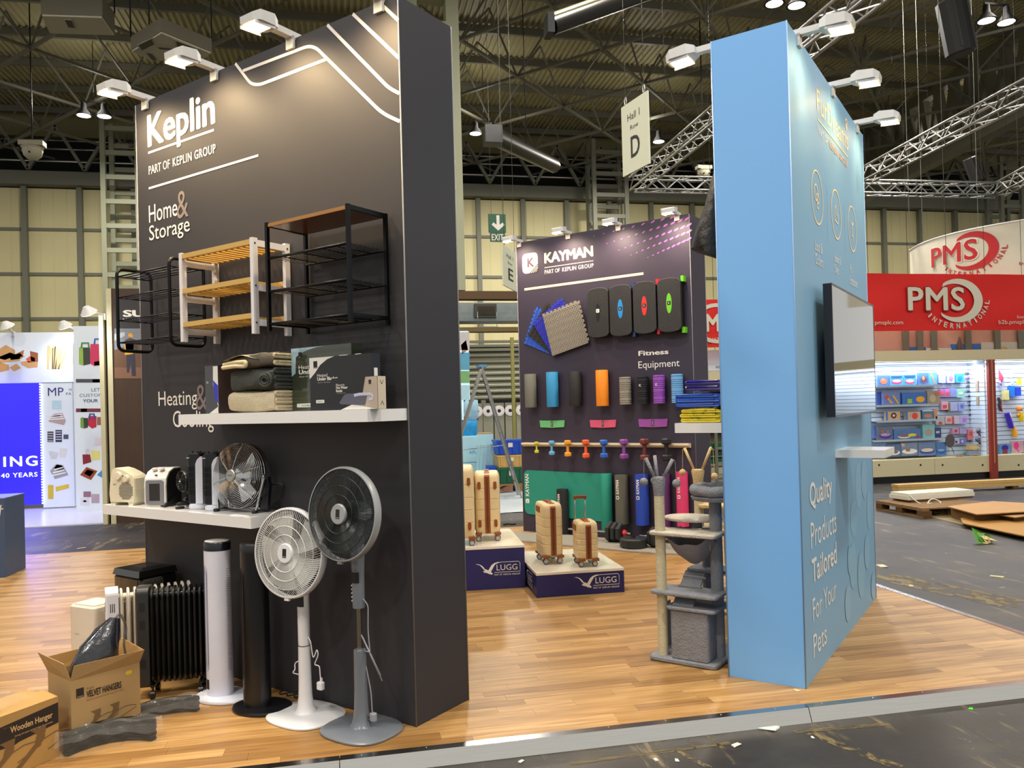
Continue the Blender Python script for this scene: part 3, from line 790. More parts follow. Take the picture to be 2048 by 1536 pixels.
b.tube(bend([(W_*.02, -.215, .012), (W_*.3, -.225, .016), (W_*.5, -.222, .01), (W_*.5, -.222, .034), (W_*.3, -.22, .036), (W_*.03, -.21, .028)], .02), .012, 8)
b.build('sherpa_fold', SHE, t)
# rolled spiral on the grey one
t2 = [o for o in COL.objects if o.name == 'folded_blanket.001'][0]
b = B(); sp = []
for i in range(40):
    a = i/39*2*pi*2.2; r_ = .012+.026*i/39; sp.append((W_*.80+cos(a)*r_*1.5, -.218-.002*i/39, .055+sin(a)*r_))
b.tube(sp, .0075, 6); b.build('rolled_edge', BGR, t2)
# ================================================================ appliances on the lower shelf
zl = 1.04
CRW = M('cream_plastic', (226, 216, 186), .35); MESH = M('dark_mesh', (30, 28, 28), .5); GRYP = M('grey_plastic', (130, 128, 134), .4); SIL = M('silver_grille', (150, 148, 152), .35, .6)
# fan heater
p = on_z(260, 1010, zl); t = thing('fan_heater', 'cream upright fan heater with round grille and two dials, leftmost on the lower shelf', 'heater', (p[0]-.015, p[1]+.04, zl), DK.a+.25)
prof = [(-.10, .02), (-.106, .07), (-.10, .14), (-.086, .2), (-.075, .232), (-.05, .238), (.0, .228), (.05, .208), (.09, .188), (.105, .17), (.108, .1), (.1, .02)]
B().prism(prof, -.05, .05).build('body', CRW, t)
B().prism([(x*.97, z*.985+.002) for x, z in prof], -.056, -.0495).build('front_shell', CRW, t)
g = B(); 
for i in range(-7, 8):
    for j in range(-7, 8):
        if i*i+j*j < 46: g.box((.032+i*.0086+(j % 2)*.0043, -.0566, .092+j*.0084), (.0048, .002, .0048), (0, pi/4, 0))
o = g.build('grille_holes', MESH, t); o['kind'] = 'stuff'
for x, z, r in ((-.02, .188, .026), (.045, .172, .022)):
    k = B().lathe([(r, 0), (r, .012), (r*.9, .016)], 20, (x, -.057, z), 'y'); k.build('dial', CRW, t)
B().bb((.008, -.058, .182), (.016, -.0565, .19)).build('indicator', DARKP, t)
for x in (-.075, .07): B().prism([(x-.022, 0), (x+.012, 0), (x+.02, .03), (x-.024, .03)], -.05, .05).build('foot', CRW, t)
text('Keplin', t, M('grey_mark', (90, 90, 90), .5), (-.07, .125, -.045, .14), y=-.0575)
b = B().tube(bend([(-.1, .03, .2), (-.13, .04, .13), (-.12, .05, .05), (-.09, .06, .01)], .05), .003, 6); b.build('cord', DARKP, t)
# ceramic heater
p = on_z(318, 1014, zl); t = thing('ceramic_heater', 'white and black ceramic heater with a mesh front, second from left on the lower shelf', 'heater', (p[0]+.01, p[1]+.09, zl), DK.a+.48)
hh = .235
side = [(-.085, .012), (-.098, .03), (-.098, .13), (-.09, .175), (-.055, .215), (.0, .235), (.075, .235), (.08, .2), (.08, .012)]   # (y,z)
def yprism(b, poly, x0, x1):
    n = len(poly); V = [(x0, y, z) for y, z in poly]+[(x1, y, z) for y, z in poly]
    b.add(V, [tuple(range(n)), tuple(range(2*n-1, n-1, -1))]+[(i, i+n, (i+1) % n+n, (i+1) % n) for i in range(n)], False); return b
yprism(B(), side, -.07, .07).build('shell', M('ivory_plastic', (222, 216, 206), .3), t)
yprism(B(), [(y*.93+.006, z*.96+.003) for y, z in side], -.072, .072).build('side_panel', BLACKP, t)
B().rbox((0, -.0995, .092), (.118, .006, .15), .012, axis='y').build('mesh_front', SIL, t)
B().bb((-.034, -.104, .04), (.034, -.1028, .145)).build('heating_element', M('element_dark', (38, 34, 32), .4), t)
b = B()
for k in range(6): b.bb((-.03+k*.011, -.105, .042), (-.027+k*.011, -.104, .143))
o = b.build('element_ribs', M('rib_grey', (64, 60, 56), .4), t); o['kind'] = 'stuff'
for x in (-.025, .022): B().lathe([(.016, 0), (.016, .012), (.006, .018)], 16, (x, -.05, .222), 'z').build('knob', M('ivory_plastic'), t)
B().bb((-.008, -.084, .192), (.008, -.078, .199)).build('indicator', DARKP, t)
b = B().bar((.072, -.12, .004), (.074, .0, .05), .014, .02); b.build('stand_leg', BLACKP, t); B().bb((.03, -.06, 0), (.085, .1, .012)).build('stand_base', BLACKP, t); B().bb((-.07, -.09, 0), (.03, .07, .012)).build('underside', M('ivory_plastic'), t)
# black clip fan
p = on_z(372, 1018, zl); t = thing('clip_fan', 'small black clip fan, between the ceramic heater and the mini tower fans', 'fan', (p[0]-.012, p[1]+.03, zl), DK.a-.15)
b = B().lathe([(.03, -.065), (.055, -.05), (.064, -.03), (.066, -.012), (.062, 0), (.056, -.004), (.05, -.03)], 24, (0, -.02, .165), 'y'); b.T = Matrix.Identity(4); b.build('fan_housing', BLACKP, t)
b = B()
for k in range(16):
    a = 2*pi*k/16; b.tube([(0+.016*cos(a), .008, .165+.016*sin(a)), (.06*cos(a), .004, .165+.06*sin(a))], .0012, 4)
for r in (.022, .04, .056): b.tube([(r*cos(2*pi*k/24), .006, .165+r*sin(2*pi*k/24)) for k in range(24)], .0012, 4, closed=True)
b.T = Matrix.Identity(4); o = b.build('guard_wires', M('black_wire', (24, 24, 24), .3), t); o['kind'] = 'stuff'; o.location = (0, -.03, 0)
B().lathe([(.015, 0), (.015, .004)], 16, (0, -.022, .165), 'y').build('hub', M('brown_grey', (60, 52, 48), .4), t)
B().bb((-.008, -.029, .162), (.008, -.0265, .168)).build('hub_label', WHITEP, t)
B().tube([(0, .02, .12), (0, .03, .08), (0, .0, .05)], .012, 8).build('neck', BLACKP, t)
B().rbox((0, .0, .03), (.03, .09, .02), .008).build('upper_jaw', BLACKP, t); B().rbox((0, -.03, .008), (.024, .05, .014), .006).build('lower_jaw', BLACKP, t); B().bar((0, .03, .06), (0, .03, .008), .03).build('hinge', BLACKP, t)
# mini tower fans
NAVY = M('navy_black', (18, 20, 28), .3)
def minitower(p, label, rz):
    t = thing('mini_tower_fan', label, 'fan', (p[0], p[1], zl), rz, 'mini tower fans on the lower shelf')
    B().rbox((0, 0, .0175), (.105, .11, .035), .03).build('base', M('pale_lilac_plastic', (216, 216, 226), .3), t)
    B().rbox((-.01, 0, .185), (.085, .1, .3), .02).build('body', NAVY, t)
    b = B(); pr = [(.0, .035), (.042, .035), (.045, .3)]+[(.045-.045*(1-cos(radians(a)))*1.0, .3+0*a) for a in ()]+[(.043, .315), (.03, .312), (.012, .295), (.002, .27)]
    b.prism(pr, -.0535, .04); b.build('side_shell', M('pale_lilac_plastic'), t)
    g = B()
    for k in range(7):
        for j in range(5): g.bb((-.045+k*.0055, -.052, .09+j*.034), (-.0425+k*.0055, -.0505, .118+j*.034))
    o = g.build('grille_slots', M('slot_black', (8, 8, 10), .5), t); o['kind'] = 'stuff'
    b = B()
    for x in (-.03, .02): b.cyl((x, -.02, .335), (x, -.02, .345), .006, .006, 10)
    b.cyl((-.005, 0.01, .335), (-.005, .01, .342), .014, .014, 12); b.build('top_knob', BLACKP, t)
    B().bb((-.052, -.0515, .305), (-.034, -.0505, .309)).build('top_label', WHITEP, t)
    return t
minitower(on_z(400, 1017, zl), 'small black and lilac tower fan, left of the similar one beside the chrome fan', DK.a+.55)
minitower(on_z(428, 1020, zl)+np.array([.012, .0, 0]), 'small black and lilac tower fan, half behind the chrome fan', DK.a+.55)
# chrome floor fan
p = on_z(487, 1012, zl); cfp = DK.P(-1.17, zl, .145)
t = thing('floor_fan', 'shiny chrome floor fan on a curved stand, right end of the lower shelf', 'fan', cfp, DK.a+.12)
R0 = .185; cz_ = .205; rings = B()
hd = bpy.data.objects.new('guard', None); COL.objects.link(hd); hd.parent = t; hd.location = (0, 0, cz_); hd.rotation_euler = (radians(-6), 0, 0)
for k in range(17):
    r = .04+(R0-.04)*k/16; yy = -.06+.035*(k/16)**2
    rings.tube([(r*cos(2*pi*j/40), yy, r*sin(2*pi*j/40)) for j in range(40)], .0015, 4, closed=True)
for k in range(6):
    a = 2*pi*k/6+.3; rings.tube([(.03*cos(a), -.062, .03*sin(a)), (.12*cos(a), -.052, .12*sin(a)), (R0*cos(a), -.024, R0*sin(a)), (R0*cos(a), .04, R0*sin(a))], .0026, 5)
for yy in (-.01, .01, .03):
    rings.tube([(R0*cos(2*pi*j/40), yy, R0*sin(2*pi*j/40)) for j in range(40)], .0018, 4, closed=True)
o = rings.build('front_guard', CHROME, hd); o['kind'] = 'stuff'
B().lathe([(.036, 0), (.036, .006), (.03, .01)], 24, (0, -.06, 0), 'y').build('hub_badge', M('brushed_badge', (170, 168, 160), .4, .8), hd)
text('Keplin', hd, DARKP, (-.016, -.004, .016, .006), y=-.0705)
b = B()
for k in range(4):
    a0 = 2*pi*k/4+.4; b.grid(lambda s, q, a0=a0: ((.03+.13*s)*cos(a0+.75*q*(1-.2*s)), -.03+.035*q, (.03+.13*s)*sin(a0+.75*q*(1-.2*s))), 6, 5)
b.build('blades', CHROME, hd)
B().lathe([(.07, -.03), (.08, -.06), (.06, -.1), (.02, -.12)], 24, (0, .0, 0), 'y').build('motor', CHROME, hd)
bb_ = B().lathe([(R0, -.02), (R0, -.05), (R0+.003, -.05), (R0+.003, -.02)], 40, (0, 0, 0), 'y', caps=False); bb_.build('band', CHROME, hd)
for s in (-1, 1):
    b = B().tube(bend([(s*(R0+.008), .0, cz_), (s*.15, -.02, .03), (s*.15, -.03, .008), (s*.13, .1, .008)], .03), .008, 8); b.build('stand_tube', CHROME, t)
    B().cyl((s*(R0+.0), 0, cz_), (s*(R0+.02), 0, cz_), .016, .016, 14).build('tilt_knob', CHROME, t)
    B().tube([(s*.15, -.05, .008), (s*.15, -.02, .008)], .011, 8).build('rubber_foot', DARKP, t)
B().tube([(-.13, .1, .008), (.13, .1, .008)], .008, 8).build('rear_bar', CHROME, t)
B().prism([(.12, .01), (.18, .01), (.2, .16), (.19, .2), (.17, .15)], .03, .05).build('black_plate', NAVY, t)
b = B(); b.tube(bend([(.1, .06, .12), (.19, .09, .16), (.24, .1, .15), (.2, .1, .06), (.15, .09, .03), (.2, .1, .02)], .04), .006, 6); b.build('cord', DARKP, t)
p = DK.P(-1.02, zl, .265); t = thing('folded_leaflet', 'white leaflet lying at the front corner of the lower shelf', 'leaflet', p, DK.a-.1)
B().bb((-.06, -.02, 0), (.07, .02, .004)).build('leaflet', M('paper', (226, 224, 220), .7), t)
text('Keplin', t, DARKP, (-.01, 0, .02, .006), curve_fn=lambda x, z: (x, z-.01, .0048))
# ================================================================ tower fans on the floor
def towerfan(xy, label, cm, topm, H_, light):
    t = thing('tower_fan', label, 'fan', (xy[0], xy[1], 0), DK.a+.35)
    b = B().lathe([(.125, 0), (.15, .003), (.152, .012), (.147, .02), (.06, .024)], 40, (0.03, 0, 0), sx=1.12, sy=.84); b.build('base', cm, t)
    n = 32; prof = [(.076, .022), (.0765, H_*.5), (.076, H_-.05)]
    B().lathe(prof, n, (0, 0, 0), sx=1, sy=.85).build('column', cm, t)
    B().lathe([(.0775, H_-.05), (.0775, H_-.008), (.072, H_-.002)], n, (0, 0, 0), sx=1, sy=.85).build('control_band', NAVY if light else BLACKP, t)
    B().lathe([(.07, H_-.002), (.07, H_+.002), (.05, H_+.004)], n, (0, 0, 0), sx=1, sy=.85).build('lid', topm, t)
    def on(a, z, k=1.006): return (.076*k*cos(a), .076*.85*k*sin(a), z)
    g = B(); LN = M('groove_lilac', (150, 148, 168), .5) if light else M('slot_black', (8, 8, 10), .5)
    for k in range(4):
        w = .50-.1*k; z0, z1 = .16+.012*k, H_-.13-.012*k; ac = radians(236)
        pts = [on(ac-w*.0+w/2*cos(radians(q)), z1-.035+.035*sin(radians(q))) for q in range(0, 181, 30)]+[on(ac+w/2*cos(radians(q)), z0+.035-.035*sin(radians(q))) for q in range(180, -1, -30)]
        g.tube(pts, .0012, 4, closed=True)
    o = g.build('outlet_grille', LN, t); o['kind'] = 'stuff'
    g = B()
    for k in range(52):
        z = .17+k*.0125
        if z > H_-.15: break
        g.tube([on(radians(338)+.42*q, z-.004*q) for q in (0, .33, .66, 1)], .0016, 4)
    o = g.build('side_slots', LN, t); o['kind'] = 'stuff'
    b = B(); a0 = radians(236)
    b.grid(lambda s, q: on(a0+(s-.5)*.42, .06+.055*q, 1.008), 4, 1); b.build('square_logo', DARKP, t)
    return t
LIL = M('pale_lilac_plastic')
towerfan((-.762, 4.75), 'tall white tower fan with a black band, left of the black one', LIL, M('lid_grey', (200, 200, 196), .3), .885, True)
towerfan((-.535, 4.515), 'tall all black tower fan behind the white pedestal fan', M('satin_black', (17, 17, 19), .3), BLACKP, .90, False)
# ================================================================ pedestal fans
def superell(rx, ry, z, n=40, e=2.7):
    return [(math.copysign(abs(cos(2*pi*k/n))**(2/e), cos(2*pi*k/n))*rx, math.copysign(abs(sin(2*pi*k/n))**(2/e), sin(2*pi*k/n))*ry, z) for k in range(n)]
def pedestal(xy, label, cm, ring, wire, guardmat, headz, seg, yaw, tilt, blade, wires=110):
    t = thing('pedestal_fan', label, 'fan', (xy[0], xy[1], 0), DK.a)
    b = B(); b.loft([superell(.19, .165, 0.0), superell(.20, .175, .003), superell(.20, .175, .010), superell(.19, .165, .017), superell(.05, .045, .026)]); b.build('base', cm, t)
    b = B().lathe([(.066, .02), (.052, .032), (.042, .06), (.036, .11), (.033, .2), (.0315, seg[0])], 24); b.build('lower_column', cm, t)
    if seg[1] > seg[0]+.02: B().cyl((0, 0, seg[0]-.01), (0, 0, seg[1]+.02), .0125, .0125, 14).build('chrome_tube', M('satin_chrome', (150, 142, 128), .3, 1.0), t); B().lathe([(.014, seg[0]), (.014, seg[0]+.012)], 14).build('collar', CHROME, t)
    else: B().lathe([(.0325, seg[0]-.002), (.0325, seg[0])], 24).build('joint_line', M('joint_dark', (40, 40, 40), .5), t)
    B().lathe([(.030, seg[1]+.001), (.031, seg[1]+.02), (.0315, seg[2]-.02), (.035, seg[2]+.08), (.036, headz-.07), (.03, headz-.04)], 24).build('control_column', cm, t)
    b = B(); b.grid(lambda s, q: (.0322*cos(radians(238)+s*radians(86)), .0322*sin(radians(238)+s*radians(86)), seg[2]-.06+.055*q), 8, 1); b.build('display', DARKP, t)
    b = B()
    for k in range(5): b.sph((.0312*cos(radians(228)), .0312*sin(radians(228)), seg[2]-.075-.019*k), .005, 8, 6)
    b.build('buttons', M('button', (190, 190, 192), .3) if seg[1] > seg[0]+.02 else DARKP, t)
    hd = bpy.data.objects.new('head', None); COL.objects.link(hd); hd.parent = t; hd.location = (0, 0, headz); hd.rotation_euler = (tilt, 0, yaw)
    b = B().loft([[(.05*cos(2*pi*k/12)*sx, yy, .055*sin(2*pi*k/12)*sz) for k in range(12)] for yy, sx, sz in ((-.05, 1.3, 1.2), (.0, 1.3, 1.2), (.05, 1.05, .95), (.08, .7, .6))], smooth=False); b.build('motor_housing', cm, hd)
    Rr = .229; yf = -.105
    B().lathe([(Rr-.008, .062), (Rr, .065), (Rr+.005, .075), (Rr+.005, .098), (Rr, .108), (Rr-.006, .109), (Rr-.003, .1), (Rr-.003, .07)], 64, (0, 0, 0), 'y', caps=False).build('outer_ring', ring, hd)
    g = B()
    for k in range(wires):
        a = 2*pi*k/wires; pts = []
        for q, (r, y) in enumerate(((.05, -.118), (.10, -.126), (.15, -.125), (.19, -.118), (Rr-.004, -.103))):
            aa = a+.25*(r/Rr)**1.5; pts.append((r*cos(aa), y, r*sin(aa)))
        g.tube(pts, .0011, 3, caps=False)
    for r, y in ((.095, -.1275), (.14, -.128), (.185, -.121), (Rr-.006, -.106)): g.tube([(r*cos(2*pi*k/48), y, r*sin(2*pi*k/48)) for k in range(48)], .0018, 4, closed=True)
    for k in range(40):
        a = 2*pi*k/40; g.tube([(.05*cos(a), -.04, .05*sin(a)), (.18*cos(a), -.045, .18*sin(a)), (Rr*cos(a), -.068, Rr*sin(a))], .0012, 3, caps=False)
    o = g.build('guard_wires', wire, hd); o['kind'] = 'stuff'
    B().lathe([(.052, .115), (.052, .124), (.047, .13)], 28, (0, 0, 0), 'y').build('hub_cap', ring, hd)
    b = B(); flat(b, [(-.013, -.022), (.013, -.022), (.013, .024), (-.013, .024)], -.1306); b.build('square_logo', DARKP, hd)
    text('Keplin', hd, WHITEP, (-.010, -.019, .010, -.014), y=-.1312)
    for k in range(5):
        a0 = 2*pi*k/5; b = B(); b.grid(lambda s, q: ((.035+.16*s)*cos(a0+.95*q+.2*s), -.10+.03*q, (.035+.16*s)*sin(a0+.95*q+.2*s)), 6, 5); b.build('blade', blade, hd)
    B().lathe([(.03, .05), (.035, .1)], 18, (0, 0, 0), 'y').build('spinner', blade, hd)
    B().bb((-.015, -.106, -Rr-.014), (.015, -.09, -Rr-.002)).build('ring_clip', cm, hd)
    return t
GRP = M('fan_grey', (112, 116, 122), .28); GRR = M('fan_ring_grey', (150, 152, 152), .28); WIREG = M('dark_wire', (44, 48, 46), .35, .3); WIREW = M('white_wire', (222, 220, 214), .4)
BLG = M('smoked_blade', (36, 42, 42), .2, alpha=.8); BLW = M('frosted_blade', (208, 208, 202), .25, alpha=.75)
WPL = M('fan_white', (222, 220, 220), .3)
wf = pedestal((-.271, 4.33), 'white pedestal fan with a white cage, left of the grey one', WPL, WPL, WIREW, None, .868, (.374, .374, .64), 0.12, radians(-4), BLW)
gf = pedestal((.015, 4.065), 'grey pedestal fan with a dark cage at the right corner of the charcoal tower', GRP, GRR, WIREG, None, 1.085, (.402, .612, .80), 0.02, radians(-5), BLG)
for f_ in (wf,): f_.location.x += 0
def cordo(par, pts, r, mat, name='cord', rad=.03): return B().tube(bend(pts, rad, 4), r, 6).build(name, mat, par)
CW = M('cord_white', (222, 220, 222), .4); CG = M('cord_grey', (150, 150, 156), .4)
cordo(wf, [(.03, 0, .42), (.05, .0, .40), (.055, .01, .3), (.075, .02, .36), (.085, .02, .33), (.05, .02, .27), (.08, .03, .27), (.085, .03, .2)], .003, CW)
cordo(wf, [(-.03, .01, .29), (-.07, -.01, .27), (-.05, -.02, .24), (-.08, -.02, .22), (-.04, 0, .21)], .003, CW)
B().rbox((.085, .03, .165), (.04, .03, .04), .01).bb((.08, .03, .185), (.09, .04, .205)).build('plug', CW, wf)
cordo(gf, [(.03, 0, .66), (.055, .01, .63), (.05, .01, .5), (.06, .01, .4)], .003, CG)
b = B()
for q in (0, .008): b.tube([(.02-q, .0, .47+q), (.13+q, .01, .29-q*3)], .003, 6)
b.tube([(.03, 0, .4), (.07, .0, .4)], .003, 6); b.build('cord_bundle', CG, gf)
cordo(gf, [(.03, 0.01, .32), (.06, .01, .2), (.065, .01, .1)], .003, CG)
B().rbox((.07, .012, .075), (.035, .028, .04), .01).build('plug', CG, gf)
b = B(); b.box((.05, 0, .065), (.015, .004, .006)).box((.05, .0, .085), (.015, .004, .006)); b.build('plug_pins', CHROME, gf)
# ================================================================ oil radiators
def radiator(A, Bq, z0, H_, n, w, fm, pm_, label, gloss=None):
    A = Vector((*A[:2], 0)); Bq = Vector((*Bq[:2], 0)); d = (Bq-A); L = d.length; a = math.atan2(d.y, d.x)
    t = thing('oil_radiator', label, 'radiator', A, a)
    prof = [(-.03, -.03), (.0, 0)]
    for k in range(n):
        x = .04+(L-.05)*k/(n-1)
        b = B(); sh = rrect(-w/2, z0, w/2, H_, .045, 5)
        def ring(x_, s): 
            cx, cz = 0, (z0+H_)/2
            return [(x_, (p[0]-cx)*s, (p[1]-cz)*(1-(1-s)*w/(H_-z0))+cz) for p in sh]
        b.loft([ring(x-.008, .9), ring(x-.005, 1), ring(x+.005, 1), ring(x+.008, .9)], smooth=False)
        for yy in (-w*.26, w*.26): b.loft([[(x+.0135*cos(2*pi*j/8), yy+.026*sin(2*pi*j/8), zq) for j in range(8)] for zq in (z0+.04, H_-.04)])
        b.build('fin', fm, t)
    b = B()
    for zq in (z0+.05, H_-.05): b.tube([(.02, 0, zq), (L-.01, 0, zq)], .022, 10)
    b.build('header_pipe', fm, t)
    b = B(); sh = rrect(-w/2-.01, z0-.015, w/2+.01, H_+.01, .03, 4); b.loft([[(x_, p[0]*s, p[1]) for p in sh] for x_, s in ((-.045, .85), (-.035, 1), (.025, 1))], smooth=False); b.build('control_panel', pm_, t)
    g = B()
    for zc in (H_-.12, H_-.22, z0+.1):
        for j in range(3): g.bb((-.0465, -.035+j*.018, zc), (-.0445, -.029+j*.018, zc+.05))
    for j in range(3):
        for zc in (H_-.12, H_-.22, z0+.1): g.bb((-.02+j*.01, -w/2-.0115, zc), (-.016+j*.01, -w/2-.009, zc+.05))
    o = g.build('vent_slots', M('slot_black'), t); o['kind'] = 'stuff'
    for x in (.04, L-.04):
        B().bar((x, -w/2-.02, z0-.006), (x, w/2+.02, z0-.006), .02, .01).build('axle_bar', BLACKP, t)
        for s in (-1, 1):
            b = B().cyl((x-.012, s*(w/2+.012), .022), (x+.012, s*(w/2+.012), .022), .022, .022, 14); b.cyl((x, s*(w/2+.012), .03), (x, s*(w/2+.012), z0), .006, .006, 8); b.build('castor', BLACKP, t)
    return t
radiator((-1.18, 4.90), (-.845, 4.915), .075, .615, 11, .13, M('radiator_black', (20, 20, 20), .22), M('radiator_charcoal', (42, 42, 42), .45), 'black oil filled radiator with a row of glossy fins, nearest the cartons')
radiator((-1.41, 5.11), (-1.0, 5.23), .07, .575, 11, .13, M('radiator_white', (214, 206, 190), .35), M('radiator_panel', (214, 214, 222), .35), 'white oil filled radiator mostly hidden behind the black one')
# white appliance and black cooler behind
t = thing('dehumidifier', 'low white box shaped appliance left of the white radiator', 'appliance', (-1.60, 5.42, 0), radians(-38))
B().rbox((0, 0, .225), (.24, .2, .43), .03).build('body', M('off_white_plastic', (206, 198, 182), .4), t)
B().rbox((0, 0, .443), (.2, .16, .006), .02).build('top_tray', M('off_white_plastic'), t)
text('Keplin', t, GRYP, (-.06, .26, -.02, .27), y=-.1015)
b = B()
for sx in (-1, 1):
    for sy in (-1, 1): b.cyl((sx*.09, sy*.07, 0), (sx*.09, sy*.07, .012), .012, .012, 10)
b.build('feet', BLACKP, t)
t = thing('air_cooler', 'glossy black box shaped air cooler behind the radiators, against the tower', 'appliance', (-1.30, 5.40, 0), radians(-46))
B().rbox((0, 0, .31), (.30, .26, .60), .03).build('body', M('gloss_black', (14, 12, 12), .1, coat=.5), t)
b = B(); b.loft([[(x*s, y*s, z) for x, y in ((-.15, -.13), (.15, -.13), (.15, .13), (-.15, .13))] for s, z in ((1, .612), (.93, .65), (.5, .66))], smooth=False); b.build('bevelled_lid', M('gloss_black'), t)
b = B()
for sx in (-1, 1):
    for sy in (-1, 1): b.cyl((sx*.11, sy*.09, 0), (sx*.11, sy*.09, .012), .015, .015, 10)
b.build('feet', BLACKP, t)
# ================================================================ cartons
KRAFT = M('kraft_card', (166, 136, 90), .75, var=.08, scale=5, bump=.1, bscale=60); KRAFTI = M('kraft_inner', (160, 120, 66), .8)
INK = M('ink', (34, 26, 22), .6); INKB = M('ink_brown', (116, 86, 50), .7)
P0 = on_z(137, 1505, 0); P1 = on_z(276, 1458, 0); ang = math.atan2(P1[1]-P0[1], P1[0]-P0[0]); L = float(np.hypot(P1[0]-P0[0], P1[1]-P0[1])); KS = L/.56
t = thing('hanger_carton', 'open kraft carton printed velvet hangers, stuffed with dark wrapped garments', 'box', (P0[0]+.012, P0[1]+.012, 0), ang)
Hc, Dp = .335, .26; c = .004
for a_, b_ in (((0, 0, 0), (L, c, Hc)), ((0, Dp-c, 0), (L, Dp, Hc)), ((0, c, 0), (c, Dp-c, Hc)), ((L-c, c, 0), (L, Dp-c, Hc)), ((c, c, 0), (L-c, Dp-c, c))): B().bb(a_, b_).build('panel', KRAFT, t)
b = B(); b.loft([[(0, 0, Hc), (L, 0, Hc), (L, c, Hc), (0, c, Hc)], [(.01, -.02, Hc+.075), (L+.01, -.035, Hc+.07), (L+.01, -.032, Hc+.07), (.01, -.017, Hc+.075)]], smooth=False); b.build('front_flap', KRAFT, t)
b = B(); b.loft([[(0, 0, Hc), (0, Dp, Hc), (c, Dp, Hc), (c, 0, Hc)], [(-.03, .0, Hc+.09), (-.05, Dp*.95, Hc+.11), (-.046, Dp*.95, Hc+.11), (-.026, .0, Hc+.09)]], smooth=False); b.build('side_flap', KRAFT, t)
b = B(); b.loft([[(0, Dp-c, Hc), (L, Dp-c, Hc), (L, Dp, Hc), (0, Dp, Hc)], [(0, Dp+.01, Hc+.07), (L, Dp+.02, Hc+.07), (L, Dp+.024, Hc+.07), (0, Dp+.014, Hc+.07)]], smooth=False); b.build('rear_flap', KRAFTI, t)
b = B(); b.loft([[(L-c, 0, Hc), (L-c, Dp, Hc), (L, Dp, Hc), (L, 0, Hc)], [(L+.02, .0, Hc+.06), (L+.03, Dp, Hc+.08), (L+.034, Dp, Hc+.08), (L+.024, 0, Hc+.06)]], smooth=False); b.build('side_flap', KRAFTI, t)
text('VELVET HANGERS', t, INK, (.12*KS, .235, .40*KS, .268), bold=.03); text('50 pack', t, INKB, (.12*KS, .272, .18*KS, .284)); text('Extremely strong and durable hangers for clothes', t, INKB, (.12*KS, .217, .42*KS, .227))
logo(t, .04*KS, .245, .045, -.001, INK)
def hanger_art(par, x, z, s, mat, y=-.0012):
    b = B(); flat(b, [(x, z+.14*s), (x+.09*s, z+.145*s), (x+.085*s, z+.105*s), (x+.04*s, z+.1*s), (x+.02*s, z+.125*s)], y)
    flat(b, [(x+.03*s, z+.1*s), (x+.085*s, z+.1*s), (x+.08*s, z+.07*s), (x-.12*s, z-.09*s), (x-.16*s, z-.09*s), (x+.02*s, z+.06*s)], y-.0002)
    stroke(b, [(x+.08*s, z+.07*s), (x+.14*s, z+.085*s), (x+.2*s, z+.08*s), (x+.24*s, z+.07*s), (x+.24*s, z+.05*s), (x+.1*s, z-.0*s)], .006*s, y); b.build('hanger_drawing', mat, par)
hanger_art(t, .15*KS, .085, .55, INKB); hanger_art(t, .30*KS, .09, .55, INKB)
b = B(); flat(b, [(L*.6, .03), (L-.001, .03), (L-.001, .075), (L*.64, .06)], -.001); b.build('dark_band', INK, t)
b = B(); flat(b, rrect(L*.78, .29, L*.88, .31, .01), -.001); b.build('yellow_mark', M('yellow_pen', (200, 176, 40), .6), t)
# dark wrapped garments sticking out
gm = M('wrapped_dark_fabric', (30, 31, 38), .22, var=.5, scale=5, bump=.8, bscale=14, coat=.6)
t2 = thing('wrapped_garments', 'bundle of dark velvet hangers in clear film, leaning out of the open carton', 'bag', (P0[0]+.012, P0[1]+.012, 0), ang)
sp = [Vector((.45*L, .13, .05)), Vector((.42*L, .13, .24)), Vector((.50*L, .13, .34)), Vector((.60*L, .13, .42)), Vector((.72*L, .13, .50)), Vector((.82*L, .13, .56))]
rg = random.Random(4); R_ = []
for i, p in enumerate(sp):
    hw = (.11, .135, .14, .115, .075, .03)[i]; hd_ = (.08, .09, .085, .07, .045, .014)[i]; ring = []
    for k in range(18):
        a = 2*pi*k/18; j = 1+.10*sin(3*a+i*1.7)+rg.uniform(-.05, .05)
        ring.append((p.x+cos(a)*hw*j*.8, p.y+sin(a)*hd_*j, p.z-cos(a)*hw*j*.25))
    R_.append(ring)
B().loft(R_).build('bundle', gm, t2)
b = B(); b.tube(bend([(.82*L, .13, .55), (.90*L, .13, .58), (1.0*L, .13, .50), (.93*L, .12, .42), (.96*L, .12, .36)], .03), .006, 6); b.build('film_tail', M('film_grey', (90, 90, 92), .2, alpha=.6), t2)
# second carton
W0 = on_z(137, 1505, 0)+np.array([-.03, -.03, 0]); Wl = on_z(63, 1536, 0); an2 = math.atan2(P0[1]-4.029, P0[0]+1.477)
an2 = math.atan2(W0[1]-(Wl[1]-.0), W0[0]-Wl[0]); Lw = .52
t = thing('hanger_carton', 'kraft carton with dark label printed wooden hanger, cut by the left edge', 'box', (W0[0]-Lw*cos(an2), W0[1]-Lw*sin(an2), 0), an2)
Hw = .283; Dw = .24
B().bb((0, 0, 0), (Lw, Dw, Hw)).build('carton', M('golden_kraft', (174, 136, 76), .7, var=.08, scale=5, bump=.1, bscale=60), t)
b = B(); b.loft([[(0, .0, Hw), (Lw, 0, Hw), (Lw, .003, Hw), (0, .003, Hw)], [(0, .1, Hw+.02), (Lw, .11, Hw+.012), (Lw, .112, Hw+.016), (0, .102, Hw+.024)]], smooth=False); b.build('lifted_flap', M('golden_kraft'), t)
